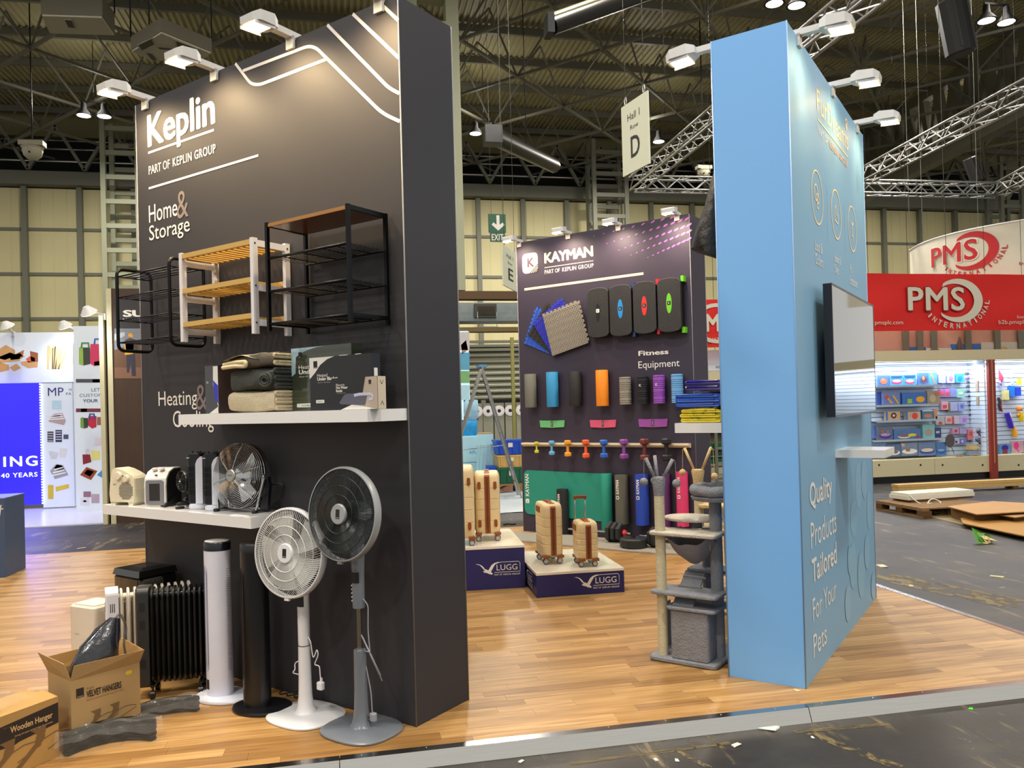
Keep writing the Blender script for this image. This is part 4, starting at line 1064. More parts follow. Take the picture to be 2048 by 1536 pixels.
b = B(); flat(b, [(.22, .155), (.235, .14), (.30, .132), (.33, .142), (Lw-.001, .16), (Lw-.001, .255), (.235, .235), (.22, .225)], -.001); b.build('dark_label', INK, t)
text('Wooden Hanger', t, M('tan_print', (206, 170, 116), .6), (.29, .185, .49, .222), y=-.0016, bold=.03); text('Pack of 20', t, INKB, (.26, .222, .30, .23), y=-.0016); text('Strong and space saving hanger for garments', t, M('tan_print'), (.31, .168, .49, .178), y=-.0016)
logo(t, .07, .18, .05, -.001, INK); hanger_art(t, .24, .05, .8, INKB); hanger_art(t, .385, .055, .8, INKB)
b = B(); flat(b, [(.12, .0), (.2, 0), (.22, .025), (.13, .02)], -.001); b.build('dark_band', INK, t)
# plastic bag lying on the second carton
CLR = M('clear_film', (200, 200, 196), .06, alpha=.08, coat=.5, bump=.5, bscale=20)
t3 = thing('clear_bag', 'clear plastic bag with a blue and white label lying on the wooden hanger carton', 'bag', (W0[0]-.36*cos(an2)-.12*sin(an2), W0[1]-.36*sin(an2)+.12*cos(an2), Hw+.026), an2)
rg = random.Random(8)
B().grid(lambda a, c: (-.16+.42*a, -.10+.22*c, .004+.05*sin(pi*a)*sin(pi*c)+.006*sin(17*a+9*c)+.004*sin(23*c)), 22, 12).build('film', CLR, t3)
B().grid(lambda a, c: (-.14+.2*a, -.085+.13*c, .003+.03*sin(pi*a)*sin(pi*c)), 6, 4).build('blue_sheet', M('pale_blue_sheet', (136, 150, 196), .6), t3)
B().grid(lambda a, c: (.0+.1*a, -.085+.11*c, .012+.035*sin(pi*(.4+.4*a))*sin(pi*c)), 6, 4).build('white_label', M('label_cream', (222, 214, 196), .6), t3)
text('CE\nPO-200', t3, M('label_ink', (60, 60, 110), .6), (.025, -.05, .075, -.01), curve_fn=lambda x, z: (x, z, .0485))
# ================================================================ bundles of black hangers
HBK = M('velvet_black', (14, 14, 15), .45, var=.3)
def bundle(p, rz, n, label, th=.0085, wrap=True, stand=False):
    t = thing('hanger_bundle', label, 'hangers', (p[0], p[1], 0), rz, 'wrapped bundles of black hangers')
    cen = [(-.19, -.05), (-.15, -.005), (-.08, .03), (0, .045), (.08, .03), (.15, -.005), (.19, -.05)]
    for k in range(n):
        b = B(); L1, L2 = [], []
        for i, (x, y) in enumerate(cen):
            q0 = cen[max(i-1, 0)]; q1 = cen[min(i+1, 6)]; d = Vector((q1[0]-q0[0], q1[1]-q0[1])).normalized(); nn = Vector((-d.y, d.x))*(.024 if 0 < i < 6 else .017)
            L1.append((x+nn.x, y+nn.y)); L2.append((x-nn.x, y-nn.y))
        off = rng.uniform(-.003, .003)
        b.prismz([(x+off, y+off) for x, y in L1+L2[::-1]], .004+k*th, .004+k*th+th*.7); b.build('hanger', HBK, t)
    o = B(); 
    o.grid(lambda a, c: ((a-.5)*.46, .06*cos((a-.5)*3)-.075+(c-.5)*.13, n*th+.012+.006*sin(21*a+4*c)+.01*sin(13*c+5*a)-.04*abs(2*c-1)**4), 26, 8)
    o.build('film', CLR, t)
    B().grid(lambda a, c: ((a-.5)*.44, .055*cos((a-.5)*3)-.14+.006*sin(31*a+7*c)+.004*c, .004+(n*th+.004)*c), 30, 5).build('film_front', CLR, t)
    return t
bundle(on_z(222, 1478, 0)+np.array([.02, -.07, 0]), DK.a+pi*.33, 12, 'front clear wrapped stack of black hangers lying on the boards')
bundle(on_z(262, 1448, 0)+np.array([.12, .06, 0]), DK.a+pi*.4, 9, 'rear clear wrapped stack of black hangers against the open carton')
# cables on the floor by the fans
t = thing('cable_bundle', 'coiled black cables on the boards behind the white pedestal fan', 'cable', (-.26, 4.60, 0), 0)
for k in range(4): B().tube([(.05*cos(a/20*2*pi)*(1+.2*k)-.03*k, .03*sin(a/20*2*pi)+.01*k, .006+.009*k+.005*sin(a)) for a in range(20)], .004, 6, closed=True).build('loop', DARKP, t)
# ================================================================ purple tower print
def kuv(px, py, o=0): return KY.uv(px, py, o)
GOLD = M('cream_logo_print', (240, 220, 180), .55, var=.03)
kb = lambda a, c: (kuv(*a)[0], kuv(*a)[1], kuv(*c)[0], kuv(*c)[1])
u0, z0 = kuv(1046, 548); u1, z1 = kuv(1080, 508)
u0, u1 = -2.262, -2.028; z1 = kuv(1062, 506)[1]; z0 = kuv(1062, 546)[1]
b = B(); sh = rrect(u0, z0, u1, z1, .055, 5); flat(b, sh, -.002); b.build('logo_tile', GOLD, ky)
text('K', ky, M('logo_dark', (74, 50, 66), .6), (u0+.075, z0+.075, u1-.055, z1-.06), y=-.003, bold=.05)
b = B()
for k in range(4): stroke(b, [(u1-.13+.03*k, z0-.01), (u1+.01, z0+.105-.028*k)], .012, -.0032)
b.build('logo_stripes', PURP, ky)
uA, zA = kuv(1089, 529); uB, zB = kuv(1186, 489)
text('KAYMAN', ky, GOLD, (uA, kuv(1089, 528)[1]+.005, uB, kuv(1186, 490)[1]-.005), bold=.05, spacing=.9)
zb = kuv(1089, 530)[1]; 
b = B(); stroke(b, [(uA, zb-.035), (uB, zb-.035)], .008, -.002); b.build('rule', GOLD, ky)
text('PART OF', ky, WHITEP, (uA, zb-.115, uA+(uB-uA)*.32, zb-.065)); text('KEPLIN GROUP', ky, WHITEP, (uA+(uB-uA)*.37, zb-.115, uB, zb-.065), bold=.016, spacing=1.12)
b = B(); stroke(b, [kuv(1049, 579), kuv(1287, 547)], .03, -.002); b.build('rule', M('peach_rule', (236, 208, 176), .6), ky)
text('Fitness', ky, WHITEP, (kuv(1277, 712)[0], kuv(1277, 712)[1], kuv(1337, 697)[0], kuv(1337, 698)[1]), bold=.04)
uF, zF = kuv(1277, 736); text('Equipment', ky, WHITEP, (uF, zF-.03, kuv(1359, 718)[0], zF+.075))
PK = M('pink_dots', (176, 92, 176), .6)
b = B()
for r, (xa, ya, xb, yb, n) in enumerate(((1188, 472, 1345, 434, 9), (1214, 487, 1375, 437, 12), (1238, 500, 1378, 450, 12), (1262, 510, 1378, 463, 11), (1296, 515, 1378, 478, 9), )):
    for k in range(n):
        q = kuv(xa+(xb-xa)*k/(n-1), ya+(yb-ya)*k/(n-1)); s = .006+.018*(k/n)
        flat(b, [(q[0]+s*cos(a)*1.5+s*.2*sin(a), q[1]+s*.7*sin(a)+s*.5*cos(a)) for a in [2*pi*j/8 for j in range(8)]], -.002)
o = b.build('dotted_print', PK, ky); o['kind'] = 'stuff'
# ================================================================ puzzle mats (square, cornered at the photo's corners)
def puzzle(label, bl_, rot, size, mat, out):
    """bl_: lower left corner u,z ; rot degrees"""
    t = on_face('puzzle_mat', label, 'foam mat', KY, bl_[0], bl_[1], out, 'interlocking foam mats')
    c, s = cos(radians(rot)), sin(radians(rot)); pts = []; n = 9; tw = size/n/2
    def edge(ax, ay, bx, by, teeth):
        for k in range(n):
            f0, f1 = k/n, (k+.5)/n; nx, ny = (by-ay)/size, -(bx-ax)/size
            p0 = (ax+(bx-ax)*f0, ay+(by-ay)*f0); p1 = (ax+(bx-ax)*f1, ay+(by-ay)*f1); pts.append(p0); pts.append(p1)
            if teeth:
                p2 = (ax+(bx-ax)*(f1-.012), ay+(by-ay)*(f1-.012)); p3 = (ax+(bx-ax)*(f1+.5/n+.012), ay+(by-ay)*(f1+.5/n+.012)); p4 = (ax+(bx-ax)*(f1+.5/n), ay+(by-ay)*(f1+.5/n))
                pts.append((p2[0]+nx*.018, p2[1]+ny*.018)); pts.append((p3[0]+nx*.018, p3[1]+ny*.018)); pts.append(p4)
    S = size; edge(0, 0, S, 0, False); edge(S, 0, S, S, True); edge(S, S, 0, S, True); edge(0, S, 0, 0, False)
    P = [(x*c-y*s, x*s+y*c) for x, y in pts]
    B().prism(P, 0, -.012).build('foam_sheet', mat, t)
    g = B(); m = 13; cell = S/m
    for i in range(m*2):
        for j in range(m):
            x = (i+.5)*cell/2; y = (j+.5+(.5 if i % 2 else 0))*cell
            if y > S-.015: continue
            a = .9 if (i+j) % 2 else -.35; X, Y = x*c-y*s, x*s+y*c
            g.box((X, -.0135, Y), (cell*.66, .005, cell*.2), (0, -(a+radians(rot)), 0))
    o = g.build('raised_bars', mat, t); o['kind'] = 'stuff'
MG = M('foam_grey', (140, 132, 118), .7); MB_ = M('foam_royal_blue', (40, 44, 170), .6); MK = M('foam_black', (40, 38, 34), .7); ML = M('foam_mid_blue', (44, 88, 190), .6)
for lb, r_, S_, m_, o_ in (('mid blue textured foam mat, lowest and leftmost of the fanned four', 67, .47, ML, 0), ('black textured foam mat between the two blue ones in the fan', 52, .47, MK, .014), ('royal blue textured foam mat just behind the grey one', 34, .50, MB_, .028), ('taupe grey textured foam mat, front one of the fanned four', 14, .53, MG, .042)):
    q = kuv(1106, 712, .04); puzzle(lb, q, r_, S_, m_, o_)
# ================================================================ step platforms
def stepper(label, px0, px1, pyt, pyb, accent, side):
    o_ = .11; a = kuv(px0, (pyt+pyb)/2, o_)[0]; c = kuv(px1, (pyt+pyb)/2, o_)[0]; w = c-a; pc = (px0+px1)/2
    zt = kuv(pc, pyt, o_)[1]; zb_ = kuv(pc, pyb, o_)[1]; h = zt-zb_
    t = on_face('aerobic_step', label, 'step platform', KY, (a+c)/2, zb_, 0, 'aerobic steps')
    out = arc(0, h-.30, .30, 90+math.degrees(math.asin(w/2/.32)), 90-math.degrees(math.asin(w/2/.32)), 8)
    sh = [(x, z) for x, z in out][::-1]
    top = [(-w/2+.0, h-.06), ]; pl = []
    k = 8; pts = [(w/2*sin(radians(q*60)), h-.045+.045*cos(radians(q*90))) for q in (1, .75, .5, .25, 0, -.25, -.5, -.75, -1)]
    pts = [(w/2, .05)]+[(w/2, h-.05)]+[(w*.42, h-.022), (w*.28, h-.008), (0, h), (-w*.28, h-.008), (-w*.42, h-.022)]+[(-w/2, h-.05), (-w/2, .05)]+[(-w*.42, .022), (-w*.28, .008), (0, 0), (w*.28, .008), (w*.42, .022)]
    b = B(); b.loft([[(x*s_, y, (z-h/2)*s2+h/2) for x, z in pts] for y, s_, s2 in ((-.03, .93, .96), (-.095, 1, 1), (-.108, 1, 1), (-.114, .96, .98))], smooth=False); b.build('deck', M('step_black', (18, 17, 15), .55, bump=.5, bscale=250), t)
    b = B(); b.loft([[(x*s_, y, (z-h/2)*s2+h/2) for x, z in pts] for y, s_, s2 in ((-.001, .97, .97), (-.04, 1.0, 1.0))], smooth=False); b.build('underframe', M('step_frame', (16, 16, 16), .4), t)
    if accent:
        b = B(); flat(b, [(.033*cos(2*pi*j/20)*(1 if abs(sin(2*pi*j/20)) < .98 else .3), h*.5+.02+h*.185*sin(2*pi*j/20)) for j in range(20)], -.1147); b.build('logo_oval', accent, t)
        for zq in (h*.97, h*.04): B().bb((w/2-.012, -.075, zq-.035), (w/2+.022, -.0, zq+.03)).build('corner_foot', side, t)
    else:
        b = B(); flat(b, [(.03*cos(2*pi*j/20), h*.5+h*.185*sin(2*pi*j/20)) for j in range(20)], -.1144); b.build('logo_oval', M('oval_dark', (22, 21, 20), .3), t)
    b = B(); flat(b, rrect(-.022, h*.5, .022, h*.5+.045, .01, 3), -.1155); b.build('logo_badge', WHITEP if not accent else DARKP, t)
    text('K', t, DARKP if not accent else WHITEP, (-.008, h*.5+.01, .008, h*.5+.036), y=-.1162)
AB, AR, AG = M('accent_blue', (36, 140, 210), .4), M('accent_red', (224, 52, 44), .4), M('accent_green', (112, 200, 40), .4)
stepper('plain black step platform with a small white badge, leftmost of the four', 1175, 1217, 575, 676, None, None)
stepper('black step platform with a blue oval, second of the four', 1219, 1263, 569, 673, AB, M('foot_blue', (40, 60, 110), .4))
stepper('black step platform with a red oval, third of the four', 1266, 1312, 562, 668, AR, M('foot_red', (190, 40, 50), .4))
stepper('black step platform with a green oval, rightmost of the four', 1315, 1362, 555, 665, AG, AG)
# ================================================================ foam rollers
def roller(label, px0, px1, pyt, pyb, mat, ribbed, txt=False):
    o_ = .12; pc = (px0+px1)/2; a = kuv(px0, pyt+30, .065)[0]; c = kuv(px1, pyt+30, .065)[0]
    r = .062; zt = kuv(pc, pyt, .1)[1]; zb_ = kuv(pc, pyb, .1)[1]; uc = kuv(pc, pyt+30, .065)[0]; r = min(.075, (c-a)/2*.92); h = zt-zb_
    t = on_face('foam_roller', label, 'foam roller', KY, uc, zb_, .005, 'foam rollers')
    n = 28
    if not ribbed: B().lathe([(r*.97, 0), (r, .006), (r, h-.006), (r*.97, h)], n, (0, -r, 0)).build('roller', mat, t)
    else:
        B().lathe([(r*.9, 0), (r*.9, h)], n, (0, -r, 0)).build('core', mat, t)
        pat = [.5, .5, 1, .5, .5, 1, .5, .5, .5, .5, 1, .5]; tot = sum(pat); z = 0; 
        for k, q in enumerate(pat):
            hh_ = q/tot*h; rb = B()
            rb.lathe([(r*.9, z+.0), (r, z+.003), (r, z+hh_-.005), (r*.9, z+hh_-.002)], n, (0, -r, 0), caps=False).build('ridge_band', mat, t); z += hh_
        g = B()
        for zz2 in range(12): g.bb((r*.5, -r*1.95+.02, h*zz2/12+.004), (r*.58, -r*1.83, h*(zz2+1)/12-.006))
        o = g.build('side_lugs', mat, t); o['kind'] = 'stuff'
    if txt: text('K', t, WHITEP, (-.014, h*.62, .012, h*.62+.03), y=-2*r-.001)
roller('plain grey foam roller, leftmost of the row', 1051, 1074, 748, 815, M('roller_grey', (112, 110, 98), .7), False)
roller('plain light blue foam roller', 1094, 1118, 744, 814, M('roller_blue', (52, 142, 190), .6), False)
roller('plain black foam roller', 1140, 1163, 743, 812, M('roller_black', (34, 32, 30), .6), False)
roller('plain orange foam roller, between the black and the ribbed grey one', 1193, 1218, 740, 812, M('roller_orange', (240, 138, 24), .6), False)
roller('ribbed grey foam roller', 1240, 1263, 754, 809, M('ribbed_grey', (140, 134, 120), .7), True)
roller('ribbed black foam roller', 1275, 1298, 752, 808, M('ribbed_black', (22, 22, 24), .6), True, True)
roller('ribbed purple foam roller', 1307, 1331, 750, 807, M('ribbed_purple', (140, 72, 170), .6), True, True)
roller('ribbed sky blue foam roller, rightmost of the row', 1343, 1367, 748, 806, M('ribbed_sky', (104, 160, 208), .6), True)
# ================================================================ resistance bands
for lb, p0, p1, c in (('mint green fabric resistance band on the purple tower', (1081, 841), (1131, 855), (110, 186, 120)), ('pink fabric resistance band on the purple tower', (1181, 840), (1234, 855), (216, 88, 118)), ('lilac fabric resistance band on the purple tower', (1278, 838), (1337, 854), (156, 78, 160))):
    a, c_ = kuv(*p0), kuv(*p1); w = c_[0]-a[0]; h = (a[1]-kuv(p0[0], p1[1])[1])
    t = on_face('resistance_band', lb, 'exercise band', KY, a[0], kuv(p0[0], p1[1])[1], 0, 'fabric resistance bands')
    B().prism([(w*.03, .003), (w*.5, -.004), (w*.97, .003), (w, h), (w*.5, h-.004), (0, h)], -.001, -.022).build('band', M('band_'+lb.split()[0], c, .8), t)
    b = B(); flat(b, [(w*.46, h*.1), (w*.54, h*.1), (w*.54, h*.86), (w*.46, h*.86)], -.0226); b.build('band_label', DARKP, t)
    text('KAYMAN', t, WHITEP, (w*.48, h*.2, w*.52, h*.75), y=-.0232, vertical=True)
# ================================================================ dumbbell rail and dumbbells
zr = kuv(1050, 893)[1]; uL = kuv(1049, 890)[0]; uR = kuv(1378, 890, .06)[0]; rail_h = .07
t = on_face('dumbbell_rail', 'long cream wooden rail holding eight upright dumbbells', 'rail', KY, uL, 1.085, 0)
RC = M('cream_rail', (232, 218, 186), .5)
b = B(); b.loft([[(x, 0, 0), (x, -.045, .005), (x, -.075, .03), (x, -.075, .05), (x, 0, .05)] for x in (0, uR-uL)], smooth=False); b.build('rail', RC, t); B().bb((-.02, -.02, .03), (0, 0, .05)).build('rail_end', RC, t)
cols = [('yellow', (200, 190, 50)), ('light_blue', (100, 160, 200)), ('amber', (226, 150, 44)), ('orange_red', (222, 88, 40)), ('blue', (40, 92, 176)), ('violet', (126, 66, 140)), ('maroon', (104, 42, 38)), ('black', (26, 24, 26))]
xs = [1076, 1106, 1138, 1174, 1210, 1250, 1291, 1335]; ht = [(884, 905), (882, 909), (881, 912), (880, 915), (880, 915), (879, 917), (878, 920), (877, 920)]; wd = [8, 11, 13, 14, 15.5, 17, 18.5, 21]
for k, (nm, c) in enumerate(cols):
    o_ = .08; u, zt = kuv(xs[k], ht[k][0], o_); zb_ = kuv(xs[k], ht[k][1], o_)[1]; w = (kuv(xs[k]+wd[k]/2, 895, o_)[0]-kuv(xs[k]-wd[k]/2, 895, o_)[0])*.5
    H_ = zt-zb_+.01; hh_ = H_*.27
    t = on_face('dumbbell', '%s dumbbell hanging upright on the cream rail' % nm.replace('_', ' '), 'dumbbell', KY, u, zb_-.005, .115, 'dumbbells in rising sizes')
    mt = M('dumbbell_'+nm, c, .5)
    for z_ in (hh_/2, H_-hh_/2):
        b = B().lathe([(w*.75, -hh_*.5), (w, -hh_*.3), (w, hh_*.3), (w*.75, hh_*.5)], 6, (0, 0, z_), smooth=False); b.build('weight_head', mt, t)
    B().lathe([(w*.42, hh_*.8), (w*.36, H_*.5), (w*.42, H_-hh_*.8)], 12).build('handle', mt, t)
# ================================================================ yoga mats hung on the wall
TEAL = M('teal_mat', (32, 140, 118), .65, var=.04, bump=.2, bscale=300)
a = kuv(1050, 985)[0]; c1 = kuv(1207, 985)[0]; 
zT0, zB0 = kuv(1050, 940)[1], kuv(1050, 1027)[1]; zT1, zB1 = kuv(1200, 947)[1], kuv(1200, 1036)[1]
t = on_face('yoga_mat', 'large teal exercise mat hung wide and partly unrolled', 'exercise mat', KY, 0, 0, .0)
B().prism([(a+.05, zT0), (a+.015, zT0-.02), (a, zT0-.06), (a, zB0+.06), (a+.02, zB0+.02), (a+.05, zB0), (c1, zB1-.04), (c1, zT1)], -.002, -.016).build('flat_part', TEAL, t)
ur = kuv(1214, 1000, .07)[0]; B().lathe([(.066, zB1-.13), (.07, zB1-.12), (.07, zT1+.0), (.066, zT1+.01)], 24, (ur, -.075, 0)).build('rolled_end', TEAL, t)
text('KAYMAN', t, WHITEP, (a+.02, zT0-.33, a+.075, zT0-.05), y=-.017, vertical=True, bold=.03)
b = B(); flat(b, rrect(a+.02, zT0-.42, a+.075, zT0-.365, .012, 3), -.017); b.build('logo_badge', WHITEP, t)
text('K', t, TEAL, (a+.035, zT0-.41, a+.06, zT0-.375), y=-.0175, vertical=True)
def rolled(label, px0, px1, pyt, pyb, rgb, txt=True, o_=.1, notch=True):
    pc = (px0+px1)/2; ym = (pyt+pyb)/2; uc = kuv(pc, ym, .07)[0]; w = (kuv(px1, ym, .07)[0]-kuv(px0, ym, .07)[0])*.9; zt = kuv(pc, pyt, o_)[1]; zb_ = kuv(pc, pyb, o_)[1]; h = zt-zb_
    nm = label.split()[0]; m = M('mat_'+nm, rgb, .65, var=.05, bump=.2, bscale=300)
    t = on_face('rolled_mat', label, 'exercise mat', KY, uc, zb_, .004, 'rolled exercise mats'); r = w/2*.95
    B().lathe([(r*.96, 0), (r, .01), (r, h-.01), (r*.96, h)], 24, (0, -r, 0)).build('roll', m, t)
    pts = [(-w*.5, h-.03), (-w*.46, h-.005), (-w*.42, h), (w*.3, h), (w*.3, .0), (-w*.3, .0), (-w*.42, .02), (-w*.46, .06), (-w*.47, h*.33), (-w*.36, h*.42), (-w*.42, h*.55), (-w*.5, h*.75)] if notch else [(-w*.5, h), (w*.3, h), (w*.3, 0), (-w*.5, 0)]
    n = len(pts); b = B(); V0 = []
    def cyl_(x, z, e=0):
        q = max(-1, min(1, x/(r*1.02))); return (x, -r-math.sqrt(max(0, 1-q*q))*r*1.05-e, z)
    # overlapping outer flap bent round the roll
    zs = [h*(i/20) for i in range(21)]
    def left(z):
        for (xa, za_), (xb, zb2) in zip(pts[6:]+[pts[0]], pts[7:]+[pts[0], pts[1]]):
            if min(za_, zb2) <= z <= max(za_, zb2) and abs(zb2-za_) > 1e-6: return xa+(xb-xa)*(z-za_)/(zb2-za_)
        return -w*.44
    b.grid(lambda s, q: cyl_((left(q*h) if notch else -w*.46)*(1-s)+w*.3*s, q*h), 10, 20); b.build('outer_flap', m, t)
    if txt:
        text('KAYMAN', t, WHITEP, (-w*.22, h*.62, w*.04, h*.9), vertical=True, bold=.04, curve_fn=lambda x, z: cyl_(x, z, .003))
        b = B(); sh = rrect(-w*.22, h*.51, w*.04, h*.58, .01, 3); b.add([cyl_(x, z, .003) for x, z in sh], [tuple(range(len(sh)))], False); b.build('logo_badge', WHITEP, t)
        b = B(); sh = rrect(-w*.16, h*.525, -w*.02, h*.565, .005, 3); b.add([cyl_(x, z, .005) for x, z in sh], [tuple(range(len(sh)))], False); b.build('logo_hole', m, t)
rolled('black rolled exercise mat standing behind the taller front suitcase', 1115, 1138, 979, 1075, (28, 26, 26), o_=.12, notch=False)
rolled('grey rolled exercise mat beside the teal mat', 1231, 1259, 950, 1048, (94, 90, 76))
rolled('royal_blue'.replace('_', ' ')+' rolled exercise mat left of the grey cat tree post', 1271, 1300, 949, 1050, (34, 68, 170))
rolled('purple rolled exercise mat right of the grey cat tree post', 1322, 1341, 948, 1056, (92, 42, 98), txt=False, notch=False)
rolled('pink rolled exercise mat behind the beige cat tree', 1352, 1378, 944, 1053, (220, 56, 108))
# ================================================================ rug, barbell, weights
t = thing('faux_fur_rug', 'pale grey shaggy rug on the boards below the purple tower', 'rug', tuple(KY.P(-1.1, .0, .42)), KY.a)
RUG = M('rug_pile', (176, 168, 152), .95, var=.15, scale=60, bump=1.0, bscale=300)
rg = random.Random(2); pts = []
for k in range(90):
    a = 2*pi*k/90; pts.append((1.32*math.copysign(abs(cos(a))**.55, cos(a))+rg.uniform(-.02, .02), .30*math.copysign(abs(sin(a))**.55, sin(a))+rg.uniform(-.02, .02)))
b = B().prismz(pts, .001, .018); b.build('pile', RUG, t)
def hexw(b, x0, x1, r, c): b.loft([[(x, c[0]+r_*cos(pi/6+pi/3*k), c[1]+r_*sin(pi/6+pi/3*k)) for k in range(6)] for x, r_ in ((x0, r*.85), (x0+.01, r), (x1-.01, r), (x1, r*.85))], smooth=False)
HEXM = M('hex_rubber', (34, 36, 34), .5); REDM = M('red_collar', (196, 30, 34), .4)
def barbell(label, p, rz, out=.0, L_=.52, n=3, r=.125):
    t = thing('barbell', label, 'weights', p, rz, 'barbells on the rug'); zc = r*.87
    B().cyl((-L_, 0, zc), (.30, 0, zc), .012, .012, 10).build('bar', CHROME, t); B().cyl((-.38, 0, zc), (-.14, 0, zc), .017, .017, 10).build('red_spring', M('spring_dark_red', (92, 30, 30), .5), t)
    for k in range(n):
        b = B(); hexw(b, .02+k*.062, .075+k*.062, r*(1-.05*k), (0, zc)); b.build('hex_plate', HEXM, t)
    b = B().lathe([(.034, .02+n*.062), (.04, .03+n*.062), (.03, .06+n*.062)], 8, (0, 0, 0), 'x', smooth=False); b.build('collar', REDM, t, loc=(0, 0, zc))
    return t
p = KY.P(-.98, .018, .30); barbell('barbell with three hexagon plates and a red collar, left of the round weight', p, KY.a)
p = KY.P(-.25, .018, .42); barbell('barbell with a red collar, half hidden behind the grey cat tree post', p, KY.a+pi*.92, n=2, L_=.45, r=.12)
pw = on_z(1275, 1098, .018); t = thing('weight_disc', 'round black twelve sided weight lying flat on the rug', 'weights', (pw[0], pw[1]+.12, .018), .2)
B().lathe([(.14, 0), (.15, .012), (.15, .09), (.135, .105), (.05, .107), (.03, .09)], 12, smooth=False).build('disc', HEXM, t); B().lathe([(.03, .09), (.025, .125)], 12).build('boss', BLACKP, t)
# ================================================================ plinths with logo
NAVYP = M('navy_plinth_print', (32, 32, 92), .4, var=.1, scale=2); TOPW = M('gloss_plinth_top', (236, 226, 206), .12, var=.02)
def plinth(label, p0, p1, depth, h):
    a = math.atan2(p1[1]-p0[1], p1[0]-p0[0]); w = math.hypot(p1[0]-p0[0], p1[1]-p0[1])
    t = thing('display_plinth', label, 'plinth', (p0[0], p0[1], 0), a, 'navy display plinths')
    B().bb((0, 0, 0), (w, depth, h-.02)).build('body', NAVYP, t); B().bb((-.002, -.002, h-.02), (w+.002, depth+.002, h)).build('top', TOPW, t)
    return t, w
def lugg(t, x, z, s, y=-.0015, fn=None):
    def mk(o): return o
    b = B(); bird = [(0, .24), (.05, .235), (.11, .21), (.16, .15), (.185, .12), (.21, .10), (.20, .085), (.175, .095), (.18, .06), (.21, .05), (.235, .045), (.28, .03), (.30, .015), (.37, 0), (.385, .02), (.36, .045), (.34, .06), (.36, .09), (.40, .16), (.44, .22), (.50, .245), (.58, .26), (.50, .27), (.42, .25), (.36, .21), (.32, .15), (.29, .10), (.25, .115), (.21, .13), (.185, .17), (.13, .22), (.06, .245)]
    flat(b, [(x+px_*s, z+pz_*s) for px_, pz_ in bird], y); b.build('bird_emblem', WHITEP, t)
    text('LUGG', t, WHITEP, (x+.47*s, z+.085*s, x+.93*s, z+.21*s), y=y)
    b = B(); stroke(b, [(x+.56*s, z+.265*s), (x+.96*s, z+.265*s), (x+.99*s, z+.235*s), (x+.99*s, z+.045*s), (x+.42*s, z+.045*s)], .01*s, y); b.build('logo_frame', WHITEP, t)
    text('PART OF', t, WHITEP, (x+.42*s, z-.025*s, x+.59*s, z+.01*s), y=y); text('KEPLIN GROUP', t, WHITEP, (x+.62*s, z-.025*s, x+.99*s, z+.01*s), y=y, bold=.016, spacing=1.12)
pa, pb = on_z(905, 1183, 0), on_z(1051, 1175, 0)
t1, w1 = plinth('taller navy plinth with a white bird logo, left, carrying two suitcases', (pa[0]-.15, pa[1]+.0), pb, .98, .375)
w1 = math.hypot(pb[0]-pa[0]+.15, pb[1]-pa[1])
lugg(t1, w1-.44, .13, .40)
pc_, pd = on_z(1074, 1196, 0), on_z(1249, 1184, 0)
t2, w2 = plinth('lower navy plinth with a white bird logo, right, carrying two suitcases', pc_, pd, 1.0, .205)
lugg(t2, w2-.44, .055, .40)
sd = bpy.data.objects.new('side_graphics', None); COL.objects.link(sd); sd.parent = t2; sd.rotation_euler = (0, 0, -pi/2); sd.location = (-.002, .62, 0)
lugg(sd, .04, .05, .42)
